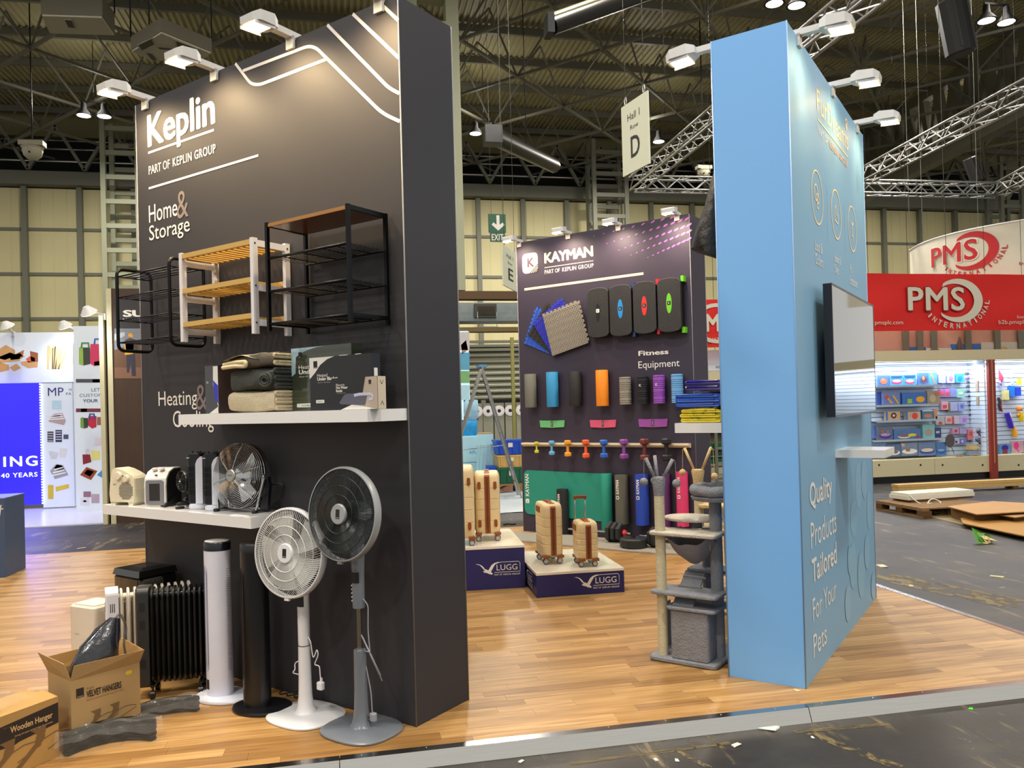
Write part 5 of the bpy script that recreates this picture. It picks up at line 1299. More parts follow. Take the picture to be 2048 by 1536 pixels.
# ================================================================ suitcases
SHELL = M('cream_shell', (228, 202, 152), .38, var=.03, bump=.12, bscale=500); TAN = M('tan_leather_trim', (140, 72, 30), .4, var=.1); WHL = M('wheel_white', (216, 212, 206), .35); RUB = M('wheel_brown', (56, 34, 24), .5)
def suitcase(label, xy, z, rz, w, d, h, handle=0.0, wheels=.055, oval=True):
    """w along x (face width), d along y (depth): strap runs up the middle of the side (x axis = strap side)"""
    t = thing('suitcase', label, 'suitcase', (xy[0], xy[1], z), rz, 'cream suitcases on the plinths')
    zb_ = wheels+.012; H_ = h-zb_
    n = 7; 
    def ring(zz, s): return [((abs(cos(a))**.32)*math.copysign(1, cos(a))*w/2*s, (abs(sin(a))**.32)*math.copysign(1, sin(a))*d/2*s, zz) for a in [2*pi*k/48+.001 for k in range(48)]]
    prof = [(0, .88), (.012, .95), (.03, .985)]
    for k in range(1, 5): zz = .03+(H_-.075)*k/5; prof += [(zz-.016, 1.0), (zz-.005, 1.0), (zz-.003, .985), (zz+.003, .985), (zz+.005, 1.0), (zz+.016, 1.0)]
    prof += [(H_-.05, 1.0), (H_-.025, .975), (H_-.008, .92), (H_, .84)]
    B().loft([ring(zb_+z_, s) for z_, s in prof]).build('shell', SHELL, t)
    # tan zip strap loop round front, over the top
    b = B(); sw = .024
    for sy in (-1, 1):
        pass
    b.loft([[(x_, -d/2-.004, zb_+.01), (x_, -d/2-.004, zb_+H_-.03), (x_, -d/2+.03, zb_+H_+.004), (x_, d/2-.03, zb_+H_+.004), (x_, d/2+.004, zb_+H_-.03), (x_, d/2+.004, zb_+.01)] for x_ in (-sw, sw)], closed=True, smooth=False, caps=False)
    b.build('tan_strap', TAN, t)
    b = B()
    for x_ in (-.004, .004): b.bb((x_-.0015, -d/2-.006, zb_+.02), (x_+.0015, -d/2-.0035, zb_+H_-.04))
    b.build('zip_line', RUB, t)
    B().bb((-.007, -d/2-.009, zb_+.06), (.007, -d/2-.004, zb_+.16)).build('zip_pull', M('pull_brown', (96, 44, 16), .5), t)
    # top carry handle
    b = B().loft([[(x_, y_, zb_+H_+dz) for y_, dz in ((-.07, .002), (-.05, .018), (.05, .018), (.07, .002))] for x_ in (-.016, .016)], smooth=False); 
    b.T = Matrix.Identity(4); b.build('carry_handle', TAN, t)
    # side corner leather
    B().bb((-w/2-.004, -.06, zb_+H_-.08), (-w/2+.02, .08, zb_+H_-.03)).build('side_grip', TAN, t)
    if oval:
        for x_ in (-w*.31, w*.31):
            for z_ in (H_*.18, H_*.8):
                B().rbox((x_, -d/2-.002, zb_+z_), (.03, .012, .07), .014, axis='y').build('corner_stud', TAN, t)
    for sx in (-1, 1):
        for sy in (-1, 1):
            x_, y_ = sx*(w/2-.03), sy*(d/2-.03)
            B().bb((x_-.03, y_-.03, wheels*1.05), (x_+.03, y_+.03, zb_+.012)).build('wheel_bracket', TAN, t)
            wh = B(); 
            for s2 in (-1, 1): wh.lathe([(.024*.9, -.008), (wheels/2, -.006), (wheels/2, .006), (.024*.9, .008)], 18, (0, 0, 0), 'y')
            o = B().lathe([(wheels*.42, -.009), (wheels*.5, -.006), (wheels*.5, .006), (wheels*.42, .009)], 18, (0, 0, 0), 'y').build('wheel', RUB, t, loc=(x_, y_-.014*sy, wheels/2))
            b = B()
            for q in (-1, 1): b.lathe([(wheels*.38, q*.0092), (wheels*.38, q*.0102)], 16, (0, 0, 0), 'y')
            b2 = b.build('wheel_disc', WHL, o)
            b = B()
            for q in range(5):
                a = 2*pi*q/5
                for s3 in (-1, 1): b.lathe([(wheels*.07, s3*.0103), (wheels*.07, s3*.0108)], 6, (wheels*.25*cos(a), 0, wheels*.25*sin(a)), 'y')
            o2 = b.build('wheel_holes', DARKP, o); o2['kind'] = 'stuff'
    if handle:
        for s_ in (-.045, .045): B().tube([(s_-.02, d*.3, zb_+H_-.01), (s_-.02, d*.3, zb_+H_+handle)], .006, 8).build('telescopic_tube', ALU, t)
        B().rbox((-.02, d*.3, zb_+H_+handle+.006), (.12, .026, .028), .008).build('pull_grip', TAN, t)
    return t
s1 = on_z(1103, 1126, .205); s2 = on_z(1174, 1133, .205)
CO = radians(-20)
q = on_z(1101, 1124, .205)
suitcase('taller cream suitcase with a tan strap standing on the low plinth', (q[0]+.0, q[1]+.03), .205, radians(0), .185, .33, .53, oval=False)
q = on_z(1173, 1130, .205)
suitcase('smaller cream suitcase with its pull handle raised, right on the low plinth', (q[0], q[1]+.02), .205, radians(-4), .18, .27, .385, handle=.19, wheels=.05, oval=False)
q = on_z(928, 1092, .375)
suitcase('large cream suitcase on the tall plinth, half hidden by the charcoal tower', (q[0], q[1]+.16), .375, radians(-8), .25, .40, .70)
q = on_z(983, 1083, .375)
suitcase('medium cream suitcase on the tall plinth, right of the large one', (q[0], q[1]+.18), .375, radians(-9), .235, .38, .625)
# ================================================================ blue tower print (right face)
brr.name = 'side_graphics'; COL.objects.link(brr); brr.parent = bl; brr.rotation_euler = (0, 0, pi/2); brr.location = (.003, 0, 0)
CRM = M('pale_gold_print', (250, 222, 170), .5); PWH = M('cool_white_print', (226, 226, 222), .6)
text('FurDreams', brr, CRM, (.70, 3.405, 1.70, 3.55)); 
b = B()
for dx, dz, r in ((0, 0, .03), (-.035, .035, .013), (-.012, .05, .013), (.015, .05, .013), (.037, .035, .013)): flat(b, [(1.66+dx+r*cos(2*pi*k/10), 3.575+dz+r*sin(2*pi*k/10)) for k in range(10)], -.002)
b.build('paw_mark', CRM, brr)
b = B(); stroke(b, [(.70, 3.355), (1.68, 3.355)], .01, -.002); b.build('rule', CRM, brr)
text('PART OF', brr, PWH, (.70, 3.265, 1.0, 3.315)); text('KEPLIN GROUP', brr, M('peach_print', (244, 206, 170), .6), (1.04, 3.265, 1.66, 3.315), bold=.016, spacing=1.12)
for cu, lab, ic in ((.633, 'Lead &\nCollars', 0), (1.2, 'Bedding &\nCages', 1), (1.77, 'Pet\nEntertainment', 2)):
    b = B(); stroke(b, [(cu+.155*cos(2*pi*k/40), 2.845+.165*sin(2*pi*k/40)) for k in range(41)], .012, -.002); b.build('icon_ring', CRM, brr)
    b = B()
    if ic == 0:
        stroke(b, [(cu-.03+.045*cos(2*pi*k/20), 2.87+.05*sin(2*pi*k/20)) for k in range(21)], .012, -.002); stroke(b, [(cu+.01+.035*cos(2*pi*k/20), 2.84+.03*sin(2*pi*k/20)) for k in range(21)], .01, -.002); stroke(b, [(cu, 2.82), (cu-.01, 2.78), (cu+.03, 2.78)], .012, -.002)
    elif ic == 1:
        stroke(b, [(cu-.04, 2.88), (cu-.055, 2.80), (cu+.05, 2.79), (cu+.055, 2.86)], .014, -.002); stroke(b, [(cu-.04, 2.88), (cu-.01, 2.905), (cu+.02, 2.88), (cu+.0, 2.85), (cu+.03, 2.84)], .012, -.002)
    else:
        stroke(b, [(cu-.05, 2.90), (cu-.02, 2.88), (cu+.02, 2.88), (cu+.05, 2.90)], .014, -.002); stroke(b, [(cu-.02, 2.87), (cu-.03, 2.82), (cu+.02, 2.81), (cu+.0, 2.87)], .01, -.002); stroke(b, [(cu-.03, 2.80), (cu+.03, 2.79), (cu+.02, 2.76)], .014, -.002)
    b.build('icon_drawing', CRM, brr)
    w = .17 if ic < 2 else .23
    text(lab, brr, PWH, (cu-w*.62, 2.42, cu+w*.62, 2.57))
for uu in (.92, 1.49):
    b = B(); stroke(b, [(uu, 2.62), (uu, 2.99)], .005, -.002); b.build('divider', M('thin_blue_line', (150, 190, 226), .6), brr)
text('Quality', brr, PWH, (.20, .935, .80, 1.115), bold=.03); text('Products', brr, PWH, (.205, .735, .905, .885)); text('Tailored', brr, PWH, (.20, .535, .885, .675), bold=.03)
text('For Your', brr, PWH, (.20, .32, .84, .45)); text('Pets', brr, PWH, (.19, .115, .535, .245))
PAW = M('paw_print_pale', (134, 177, 204), .5); b = B()
for kk_, (x, z, rx, rz) in enumerate(((1.72, .95, .12, .17), (1.5, .74, .12, .13), (2.12, .72, .10, .15), (1.95, .98, .12, .15), (1.42, .42, .13, .16), (1.72, .30, .14, .17), (1.98, .42, .12, .13), (1.2, .2, .10, .12), (1.3, .48, .07, .1), (2.2, .12, .1, .1))):
    flat(b, [(min(2.32, x+rx*cos(2*pi*k/20)), max(.01, z+rz*sin(2*pi*k/20))) for k in range(20)], -.001-.0003*kk_)
b.build('paw_pattern', PAW, brr)
# wall screen
t = on_face('wall_screen', 'large black flat television on the right face of the blue tower', 'television', BR, .47, 1.485)
B().bb((0, -.103, 0), (1.47, -.055, .80)).build('screen_casing', M('tv_casing', (20, 24, 34), .3), t)
B().bb((.01, -.1045, .012), (1.46, -.103, .79)).build('screen_glass', M('tv_glass', (10, 11, 13), .04, coat=1.0, spec=1.0, var=0), t)
b = B(); b.bb((-.0, -.106, -.004), (1.47, -.1035, .011)).bb((0, -.106, .789), (1.47, -.1035, .802)).bb((-.003, -.106, 0), (.01, -.1035, .8)).bb((1.46, -.106, 0), (1.473, -.1035, .8)); b.build('bezel', M('tv_bezel', (60, 62, 66), .3, .5), t)
b = B().bb((.12, -.055, .06), (1.35, -.035, .72)); b.build('back_cover', BLACKP, t); B().bb((.5, -.036, .25), (.95, 0, .55)).build('wall_bracket', BLACKP, t)
# black bag hanging on the hidden face
t = on_face('hanging_bag', 'black padded bag hanging on the left side of the blue tower', 'bag', BLf, -.18, 2.45)
rg = random.Random(5); R_ = []
for z, ox, wx in ((0, .01, .12), (.02, .13, .15), (.06, .22, .17), (.10, .245, .17), (.2, .215, .17), (.35, .15, .15), (.5, .105, .12), (.62, .06, .09), (.74, .02, .05)):
    R_.append([(-.12+cos(2*pi*k/20)*wx*1.05*(1+.04*sin(5*k+z*20)), -ox*.5-.006-sin(2*pi*k/20)*ox*.5*(1+.05*sin(4*k+z*31)), z+(.03*sin(2*pi*k/20) if z < .1 else 0)) for k in range(20)])
B().loft(R_).build('padded_body', M('black_nylon', (24, 21, 19), .45, bump=1.0, bscale=18), t); B().tube([(-.12, -.01, .72), (-.12, -.015, .8), (-.12, -.004, .86)], .006, 6).build('hanging_loop', DARKP, t)
# folded covers
folded('yellow pineapple print cover folded thick, bottom of the pile on the far shelf', M('yellow_print', (222, 200, 40), .6, var=.35, scale=14), -.60, -.12, .30, 1.47, .085, .27, 3, 3, name='folded_cover', face=BLf, jit=.004, group=None, cat='folded cover')
folded('bright blue rippled print cover, middle of the pile on the far shelf', M('blue_ripple_print', (24, 84, 186), .5, var=.5, scale=10, coat=.3), -.60, -.12, .335, 1.562, .088, .30, 3, 12, name='folded_cover', face=BLf, jit=.006, cat='folded cover')
folded('deep blue shiny cover folded on top of the pile on the far shelf', M('deep_blue_satin', (34, 28, 130), .25, var=.3, coat=.4), -.60, -.12, .26, 1.662, .07, .24, 2, 7, name='folded_cover', face=BLf, jit=.005, cat='folded cover')
for o in COL.objects:
    if o.name.startswith('folded_cover') and o.get('category'): o['group'] = 'folded covers on the far shelf'
pt = [o for o in COL.objects if o.name == 'folded_cover'][0]
b = B(); rg = random.Random(6)
for k in range(9):
    y, z = -.03-rg.random()*.2, .012+rg.random()*.055
    for j in range(4):
        a = rg.uniform(.2, 2.9); b.bar((.4805, y, z), (.4805, y+.025*cos(a), z+.02*sin(a)), .005, .001)
b.build('green_leaf_print', M('leaf_green', (50, 110, 40), .6), pt)
# ================================================================ cat trees
PLG = M('grey_plush', (134, 135, 140), .9, var=.25, scale=14, bump=.8, bscale=90); PLB = M('beige_plush', (214, 186, 134), .9, var=.15, scale=14, bump=.8, bscale=90); SIS = M('sisal_rope', (216, 204, 168), .85, var=.12, scale=30, stretch=(1, 1, 12), bump=.8, bscale=40)
PLW = M('pale_plush', (188, 180, 166), .9, var=.2, scale=14, bump=.8, bscale=90)
def board(b, x0, y0, x1, y1, z, th=.02, r=.04): return b.rbox(((x0+x1)/2, (y0+y1)/2, z), (x1-x0, y1-y0, th), r)
def claws(t, x, y, z, pl, tips):
    for (dx, dy, dz, ln) in tips:
        B().tube([(x+dx*.3, y+dy*.3, z), (x+dx, y+dy, z+dz)], [.010, .012], 8).build('arm', pl, t)
        B().tube([(x+dx, y+dy, z+dz), (x+dx*1.15, y+dy*1.15, z+dz-.01), (x+dx*1.2, y+dy*1.2, z+dz-ln)], .002, 5).build('cord', pl, t)
        B().sph((x+dx*1.2, y+dy*1.2, z+dz-ln-.02), .026, 14, 10).build('pompom', pl, t)
def post(t, x, y, z0, z1, r, m, nm='post'): return B().lathe([(r, z0), (r, z1)], 20, (x, y, 0)).build(nm, m, t)
t = thing('cat_tree', 'grey cat tree with a sisal post, hammock and box, nearest the blue tower', 'cat tree', (1.79, 4.706, 0), radians(-46))
board(B(), 0, -.02, .44, .44, .016, .03).build('base_board', PLG, t)
post(t, .075, .045, .03, 1.03, .032, SIS, 'sisal_post'); B().lathe([(.033, 1.02), (.036, 1.06), (.043, 1.12), (.04, 1.135), (.02, 1.137)], 20, (.075, .045, 0)).build('post_cap', PLG, t)
claws(t, .075, .045, 1.125, PLG, [(-.07, -.03, .13, .13), (-.045, .05, .14, .14), (.085, .03, .12, .13)])
post(t, .385, .18, .03, .985, .038, PLG); post(t, .24, .40, .03, .78, .032, PLG)
bx = B().rbox((.265, .12, .18), (.24, .25, .30), .02); bx.build('box_house', PLG, t)
board(B(), .12, -.02, .44, .26, .34, .02, .03).build('box_roof', PLG, t)
B().rbox((.03, .2, .17), (.012, .14, .3), .005).build('scratch_board', PLG, t)
board(B(), .02, -.02, .45, .2, .425, .022, .03).build('shelf', PLG, t)
board(B(), .14, .28, .42, .46, .52, .022, .03).build('upper_shelf', PLG, t)
b = B(); b.bar((.20, .30, .51), (.22, .02, .345), .13, .014); 
for k in range(3): b.bar((.14, .24-.08*k, .485-.045*k), (.29, .24-.08*k, .485-.045*k), .016, .012)
b.build('ramp', PLG, t)
board(B(), .02, -.02, .45, .2, .79, .024, .03).build('shelf', PLW, t)
o = B().lathe([(.15, .845), (.165, .852), (.165, .862), (.15, .868)], 28, (.20, .27, 0), sx=1.15, sy=.85).build('perch', PLW, t); post(t, .22, .30, .79, .85, .03, PLG)
b = B(); b.lathe([(.13, .985), (.165, .99), (.175, 1.01), (.155, 1.02)], 30, (.40, .22, 0)); b.build('basket_base', PLG, t)
B().tube([(.40+.15*cos(2*pi*k/24), .22+.15*sin(2*pi*k/24), 1.05+.004*sin(k*2)) for k in range(24)], .034, 10, closed=True).build('basket_rim', PLG, t)
b = B(); b.grid(lambda s, q: (.09+.31*s, .03+.30*q, .76-.02*abs(2*s-1)-.17*(1-(2*s-1)**2)*(.5+.5*(1-(2*q-1)**2))+.05*(2*q-1)**2+.006*sin(14*s+9*q)), 18, 14)
b.build('hammock', M('hammock_grey', (128, 129, 138), .9, var=.2, bump=.5, bscale=60), t)
for (x, y) in ((.1, .04), (.4, .04), (.1, .33), (.4, .33)): B().tube([(x, y, .70), (x, y, .785)], .005, 5).build('hammock_strap', PLG, t)
# beige tree
P = on_y(1382, 990, 5.8)
t = thing('cat_tree', 'beige cat tree with sisal posts standing behind the grey one', 'cat tree', (P[0]-.05, 5.74, 0), radians(-46))
board(B(), 0, -.02, .46, .46, .016, .03).build('base_board', PLB, t)
post(t, .06, .06, .03, .97, .036, SIS, 'sisal_post'); B().lathe([(.037, .95), (.04, 1.0), (.05, 1.06), (.046, 1.075), (.02, 1.077)], 20, (.06, .06, 0)).build('post_cap', PLB, t)
claws(t, .06, .06, 1.07, PLB, [(-.10, -.01, .17, .17), (.11, .0, .175, .2)])
post(t, .38, .12, .03, .9, .032, SIS, 'sisal_post'); post(t, .28, .4, .03, .7, .032, SIS, 'sisal_post')
for z, a_ in ((.13, 0), (.30, .02), (.62, 0), (.80, .05)): board(B(), .02+a_, -.02, .52, .3, z, .03, .05).build('shelf', PLB, t)
B().rbox((.3, .28, .46), (.2, .2, .26), .02).build('box_house', PLB, t)
B().lathe([(.13, .92), (.16, .95), (.15, .98), (.08, .99)], 26, (.46, .2, 0)).build('cushion_perch', PLB, t)
B().sph((.33, .02, .98), .03, 12, 8).build('pompom', PLB, t)
# ================================================================ packaging stand, far left
XF = Face((0, 0), 0)                          # plane family parallel to the hall's x axis
def yface(Y): return Face((0, Y), 0)
def panel(name, label, cat, Y, p0, p1, mat, z0=None, th=.08, group=None):
    """upright board at depth Y whose corners are where the photo shows them"""
    f = yface(Y); u0 = f.uv(p0[0], (p0[1]+p1[1])/2)[0]; u1 = f.uv(p1[0], (p0[1]+p1[1])/2)[0]; pm = ((p0[0]+p1[0])/2)
    zt = f.uv(pm, p0[1])[1]; zb_ = f.uv(pm, p1[1])[1] if z0 is None else z0
    t = thing(name, label, cat, (u0, Y, zb_), 0, group)
    B().bb((0, 0, 0), (u1-u0, th, zt-zb_)).build('board', mat, t)
    t['w'] = 1.0; return t, u1-u0, zt-zb_, f
def loc(f, t, px, py): 
    u, z = f.uv(px, py); return (u-t.location.x, z-t.location.z)
def pic(t, f, pts, rgb, y=-.003, name='printed_picture', parent=None):
    b = B(); flat(b, [loc(f, t, *p) for p in pts], y); return b.build(name, M('print_%d_%d_%d' % rgb, rgb, .5, var=.12, scale=8), parent or t)
def pix(px0, py0, px1, py1): return [(px0, py1), (px1, py1), (px1, py0), (px0, py0)]
LW = M('light_board', (214, 222, 230), .5, var=.02); 
t, w, h, f = panel('header_board', 'wide white header board printed with food boxes and wooden cutlery', 'sign board', 16.3, (-60, 665), (151, 766), LW)
for p, c in (([(-5, 700), (12, 690), (30, 700), (30, 712), (10, 720), (-5, 716)], (196, 150, 96)), ([(-5, 735), (0, 724), (18, 730), (18, 740), (0, 744)], (200, 150, 90)), ([(19, 735), (33, 727), (42, 736), (28, 743)], (206, 158, 100)),
            ([(-5, 715), (20, 705), (40, 712), (40, 722), (-5, 726)], (206, 160, 104)), ([(19, 714), (48, 700), (46, 712), (50, 712), (40, 718), (22, 720)], (176, 104, 54)), ([(22, 712), (40, 706), (46, 712), (34, 716)], (226, 140, 50)),
            ([(41, 724), (52, 722), (76, 725), (75, 734), (56, 736), (44, 730)], (204, 156, 100)), ([(60, 702), (76, 706), (76, 724), (62, 722)], (150, 88, 50)), ([(52, 718), (60, 712), (70, 716), (70, 724), (56, 725)], (214, 96, 70))): pic(t, f, p, c)
for x0, x1, top in ((97, 96, 692), (103, 105, 696), (108, 107, 692), (112, 110, 694), (118, 112, 696), (123, 116, 698), (130, 118, 702)):
    pic(t, f, [(x1-2, 738), (x1+2, 738), (x0+3, top+8), (x0+4, top), (x0-2, top-1), (x0-3, top+8)], (214, 186, 140), y=-.004)
pic(t, f, [(143, 706), (145, 706), (148, 730), (146, 730)], (180, 180, 184))
BLUS = M('blue_screen', (38, 30, 226), .3, emis=(36, 26, 240), es=1.35, var=0)
t, w, h, f = panel('lightbox', 'bright blue illuminated wall reading ING and 40 YEARS', 'lightbox', 16.0, (-60, 767), (82, 1012), BLUS)
GLW = M('lit_white', (236, 244, 250), .4, emis=(230, 240, 255), es=.9, var=0)
a = loc(f, t, 7, 934); c = loc(f, t, 75, 911); text('ING', t, GLW, (a[0], a[1], c[0], c[1]), bold=.03, spacing=1.25); a = loc(f, t, 2, 956); c = loc(f, t, 75, 944); text('40 YEARS', t, GLW, (a[0], a[1], c[0], c[1]), bold=.02, spacing=1.15)
dot = M('led_dots', (240, 246, 255), .3, emis=(230, 238, 255), es=2.5); b = B()
for k in range(46):
    x, z = w+.012, h*(k+.5)/46; b.bb((x-.01, -.03, z-.014), (x+.012, -.01, z+.012))
o = b.build('edge_leds', dot, t); o['kind'] = 'stuff'
lamp('lightbox_spill', 'AREA', (w/2+t.location.x, 15.75, 1.2), 40, (.3, .28, 1), 1.6, look=(w/2+t.location.x, 12, 0))
t, w, h, f = panel('print_panel', 'narrow white panel with MP logo and packaging pictures beside the blue wall', 'sign board', 16.0, (84, 766), (147, 1014), LW)
NB = M('navy_print', (34, 36, 110), .5); GB = M('grey_print_dark', (70, 76, 84), .5)
def tx(s, x0, y0, x1, y1, m=NB, **k):
    a, c = loc(f, t, x0, y1), loc(f, t, x1, y0); text(s, t, m, (a[0], a[1], c[0], c[1]), **k)
tx('MP', 96, 775, 127, 792); tx('M', 138, 777, 143, 782, GB); tx('PA', 132, 785, 143, 790, GB)
for p, c in ((pix(104, 801, 123, 818), (176, 204, 216)), ([(97, 843), (106, 828), (125, 826), (132, 842), (128, 850), (110, 846)], (170, 150, 150)), ([(104, 832), (110, 828), (122, 830), (118, 836)], (120, 70, 74)),
            (pix(95, 863, 107, 884), (60, 60, 76)), (pix(111, 860, 124, 884), (44, 44, 72)), (pix(127, 869, 137, 878), (70, 74, 100)), ([(97, 902), (117, 906), (112, 918), (102, 918)], (196, 198, 198)), ([(119, 896), (135, 898), (131, 916), (120, 914)], (206, 206, 204)),
            ([(100, 942), (112, 928), (126, 930), (137, 950), (110, 958)], (150, 150, 148)), ([(108, 936), (114, 929), (124, 931), (128, 938), (114, 941)], (212, 212, 208)), (pix(96, 970, 107, 998), (196, 170, 40)), ([(111, 974), (138, 968), (138, 976), (112, 983)], (204, 176, 50))): pic(t, f, p, c)
for k in range(3):
    pic(t, f, [(97+k, 838-k*4), (128-k*2, 836-k*4), (129-k*2, 838-k*4), (97+k, 840-k*4)], (228, 228, 228), y=-.005)
    pic(t, f, [(103+k*3, 950-k*6), (132-k*3, 944-k*5), (132-k*3, 946-k*5), (103+k*3, 953-k*6)], (226, 226, 222), y=-.005)
for k in range(4): pic(t, f, pix(96, 866+k*5, 106, 867.5+k*5), (200, 196, 196), y=-.005); pic(t, f, pix(112, 863+k*5, 123, 864.5+k*5), (206, 210, 226), y=-.005)
# side return wall and the nearer right panel
ff = yface(15.28); u_ = ff.uv(153, 900)[0]
t = thing('side_panel', 'thin white side return of the packaging stand seen almost edge on', 'sign board', (u_-.03, 15.3, HZ), 0); B().bb((0, 0, 0), (.03, .75, 3.0)).build('board', LW, t)
t, w, h, f = panel('print_panel', 'white panel with paper bag pictures reading LET CUSTOM YOUR', 'sign board', 15.25, (151, 652), (206, 1027), LW)
BG = M('blue_grey_print', (84, 108, 132), .5)
def tx(s, x0, y0, x1, y1, m=BG, **k):
    a, c = loc(f, t, x0, y1), loc(f, t, x1, y0); text(s, t, m, (a[0], a[1], c[0], c[1]), **k)
tx('LET', 183, 776, 200, 783); tx('CUSTOM', 159, 787, 205, 794); tx('YOUR', 166, 798, 196, 805, M('blue_grey_bold', (60, 84, 116), .5), bold=.03)
for p, c in (([(158, 695), (166, 694), (167, 731), (158, 728)], (140, 176, 70)), ([(166, 695), (180, 695), (180, 728), (167, 731)], (52, 60, 52)), ([(181, 688), (206, 688), (206, 730), (188, 732), (179, 726)], (200, 52, 92)), ([(188, 724), (206, 720), (206, 730), (189, 731)], (120, 60, 150)),
            (pix(152, 758, 206, 765), (70, 70, 80)), (pix(185, 758, 200, 765), (206, 90, 60)), (pix(152, 817, 206, 824), (110, 40, 56)), (pix(162, 817, 174, 824), (190, 200, 216)),
            ([(161, 836), (167, 834), (168, 857), (161, 855)], (110, 150, 60)), ([(167, 836), (176, 836), (176, 855), (168, 857)], (40, 60, 44)), ([(177, 832), (193, 832), (193, 854), (184, 857), (175, 850)], (180, 30, 60)), (pix(194, 834, 206, 850), (140, 90, 70)),
            (pix(190, 876, 206, 890), (216, 200, 210)), ([(165, 909), (180, 908), (183, 924), (166, 929)], (130, 30, 38)), ([(182, 901), (200, 902), (200, 919), (183, 920)], (216, 206, 120)),
            ([(160, 950), (173, 934), (195, 942), (182, 960)], (140, 58, 30)), ([(168, 947), (175, 939), (188, 943), (180, 953)], (220, 224, 230)), ([(194, 950), (206, 938), (206, 956)], (60, 130, 190)), (pix(167, 983, 182, 994), (140, 100, 120)), (pix(161, 996, 178, 1010), (206, 206, 214)), (pix(183, 988, 199, 1006), (170, 150, 160)), ([(165, 1002), (170, 1000), (174, 1002), (170, 1005)], (196, 90, 90))): pic(t, f, p, c)
for x0, x1, y0, c in ((163, 178, 686, (70, 130, 60)), (189, 204, 678, (40, 90, 180)), (172, 178, 899, (200, 200, 206)), (179, 189, 828, (40, 70, 140))):
    b = B(); stroke(b, [loc(f, t, x0, y0+10), loc(f, t, x0+1, y0), loc(f, t, x1-1, y0), loc(f, t, x1, y0+10)], .03, -.005); b.build('printed_handle', M('handle_%d' % x0, c, .5), t)
# small arm lights of that stand (really lit)
SPT = M('cool_lamp', (250, 250, 255), .3, emis=(236, 240, 255), es=18)
def spotarm(label, base, head, Y, lit=True):
    a, c = on_y(*base, Y), on_y(*head, Y-.35); t = thing('stand_spotlight', label, 'light', tuple(a), 0, 'arm lights of the packaging stand')
    d = Vector(c)-Vector(a); B().bar((0, 0, 0), d, .03).build('arm', FH, t); B().bb((-.03, -.03, -.08), (.03, .03, .02)).build('clamp', FH, t)
    b = B(); b.lathe([(.04, .06), (.13, -.05)], 10, (0, 0, 0)); b.T = Matrix.Identity(4); b.build('shade', FH, t, loc=d, rot=(.5, -.3, 0)); B().lathe([(.12, -.055), (.02, -.06)], 10).build('lens', SPT if lit else FH, t, loc=d, rot=(.5, -.3, 0))
    if lit: l = lamp('spot_lamp', 'SPOT', (0, 0, 0), 60, (.92, .95, 1), .08, spot=120, blend=1); l.parent = t; l.location = d+Vector((0, -.05, -.1)); l.rotation_euler = (radians(28), 0, 0)
spotarm('lit arm light above the white bag picture panel', (208, 630), (175, 620), 13.46)
spotarm('lit arm light above the wooden cutlery picture', (163, 665), (128, 648), 16.32)
spotarm('unlit arm light at the far left above the food box picture', (26, 665), (12, 649), 16.32, lit=False)
# posts, gap and brown poster wall
CRP = M('cream_post', (196, 186, 150), .6)
def post_(label, x0, x1, yt, yb, Y, mat, name='stand_post', d=.12):
    f = yface(Y); u0, u1 = f.uv(x0, 900)[0], f.uv(x1, 900)[0]; zt = f.uv((x0+x1)/2, yt)[1]
    t = thing(name, label, 'post', (u0, Y, HZ), 0); B().bb((0, 0, 0), (u1-u0, d, zt-HZ)).build('upright', mat, t); return t, f, u1-u0, zt-HZ
post_('pale post at the left of the black gap beside the packaging stand', 203, 212, 629, 1050, 13.4, CRP)
post_('cream post between the black gap and the brown poster wall', 219, 229, 577, 1050, 13.4, CRP)
t, f, w, h = post_('black board standing in for the dark gap between the two pale posts', 211, 220, 640, 1050, 13.5, BLACKP)  # open gap here; its darkness is put in as a black board
t, w, h, f = panel('poster_wall', 'brown wooden wall with a safety worker poster, just left of the charcoal tower', 'poster wall', 13.42, (228, 577), (330, 1046), M('brown_plank', (62, 40, 22), .6, var=.35, scale=3, stretch=(6, 6, 1)))
pic(t, f, pix(229, 597, 330, 657), (44, 42, 42)); pic(t, f, pix(229, 657, 330, 757), (120, 124, 130), y=-.0025); pic(t, f, [(229, 757), (330, 757), (330, 690), (270, 688), (229, 700)], (96, 66, 42), y=-.0035); pic(t, f, pix(229, 735, 330, 757), (120, 84, 62), y=-.004)
a, c = loc(f, t, 246, 634), loc(f, t, 283, 620); text('SUI', t, WHITEP, (a[0], a[1], c[0]+.12, c[1]), y=-.006, bold=.06); a, c = loc(f, t, 246, 641), loc(f, t, 290, 637); text('NATURE', t, WHITEP, (a[0], a[1], c[0], c[1]), y=-.006)
for p, c in (([(256, 673), (258, 667), (262, 666), (266, 670), (266, 675)], (220, 150, 20)), ([(250, 680), (260, 676), (272, 680), (276, 700), (272, 706), (252, 702)], (60, 52, 50)), ([(249, 688), (258, 684), (268, 690), (266, 708), (250, 710)], (214, 160, 40)), ([(253, 710), (270, 708), (272, 752), (264, 752), (262, 722), (258, 745), (254, 745)], (44, 42, 60)), ([(229, 668), (250, 664), (250, 672), (229, 682)], (170, 176, 178))): pic(t, f, p, c, y=-.006)
# pale floor of that stand
t = thing('stand_floor', 'pale lilac floor of the packaging stand', 'floor covering', (0, 0, HZ), 0)
P_ = [on_z(-80, 1064, HZ), on_z(210, 1048, HZ), on_z(210, 1014, HZ), on_z(-80, 1016, HZ)]
B().prismz([(P_[0][0], P_[0][1]), (P_[1][0]+.0, P_[1][1]), (P_[2][0]+.1, 16.2), (P_[3][0], 16.2)], 0, .02).build('vinyl', M('lilac_vinyl', (190, 192, 214), .25, var=.05), t)
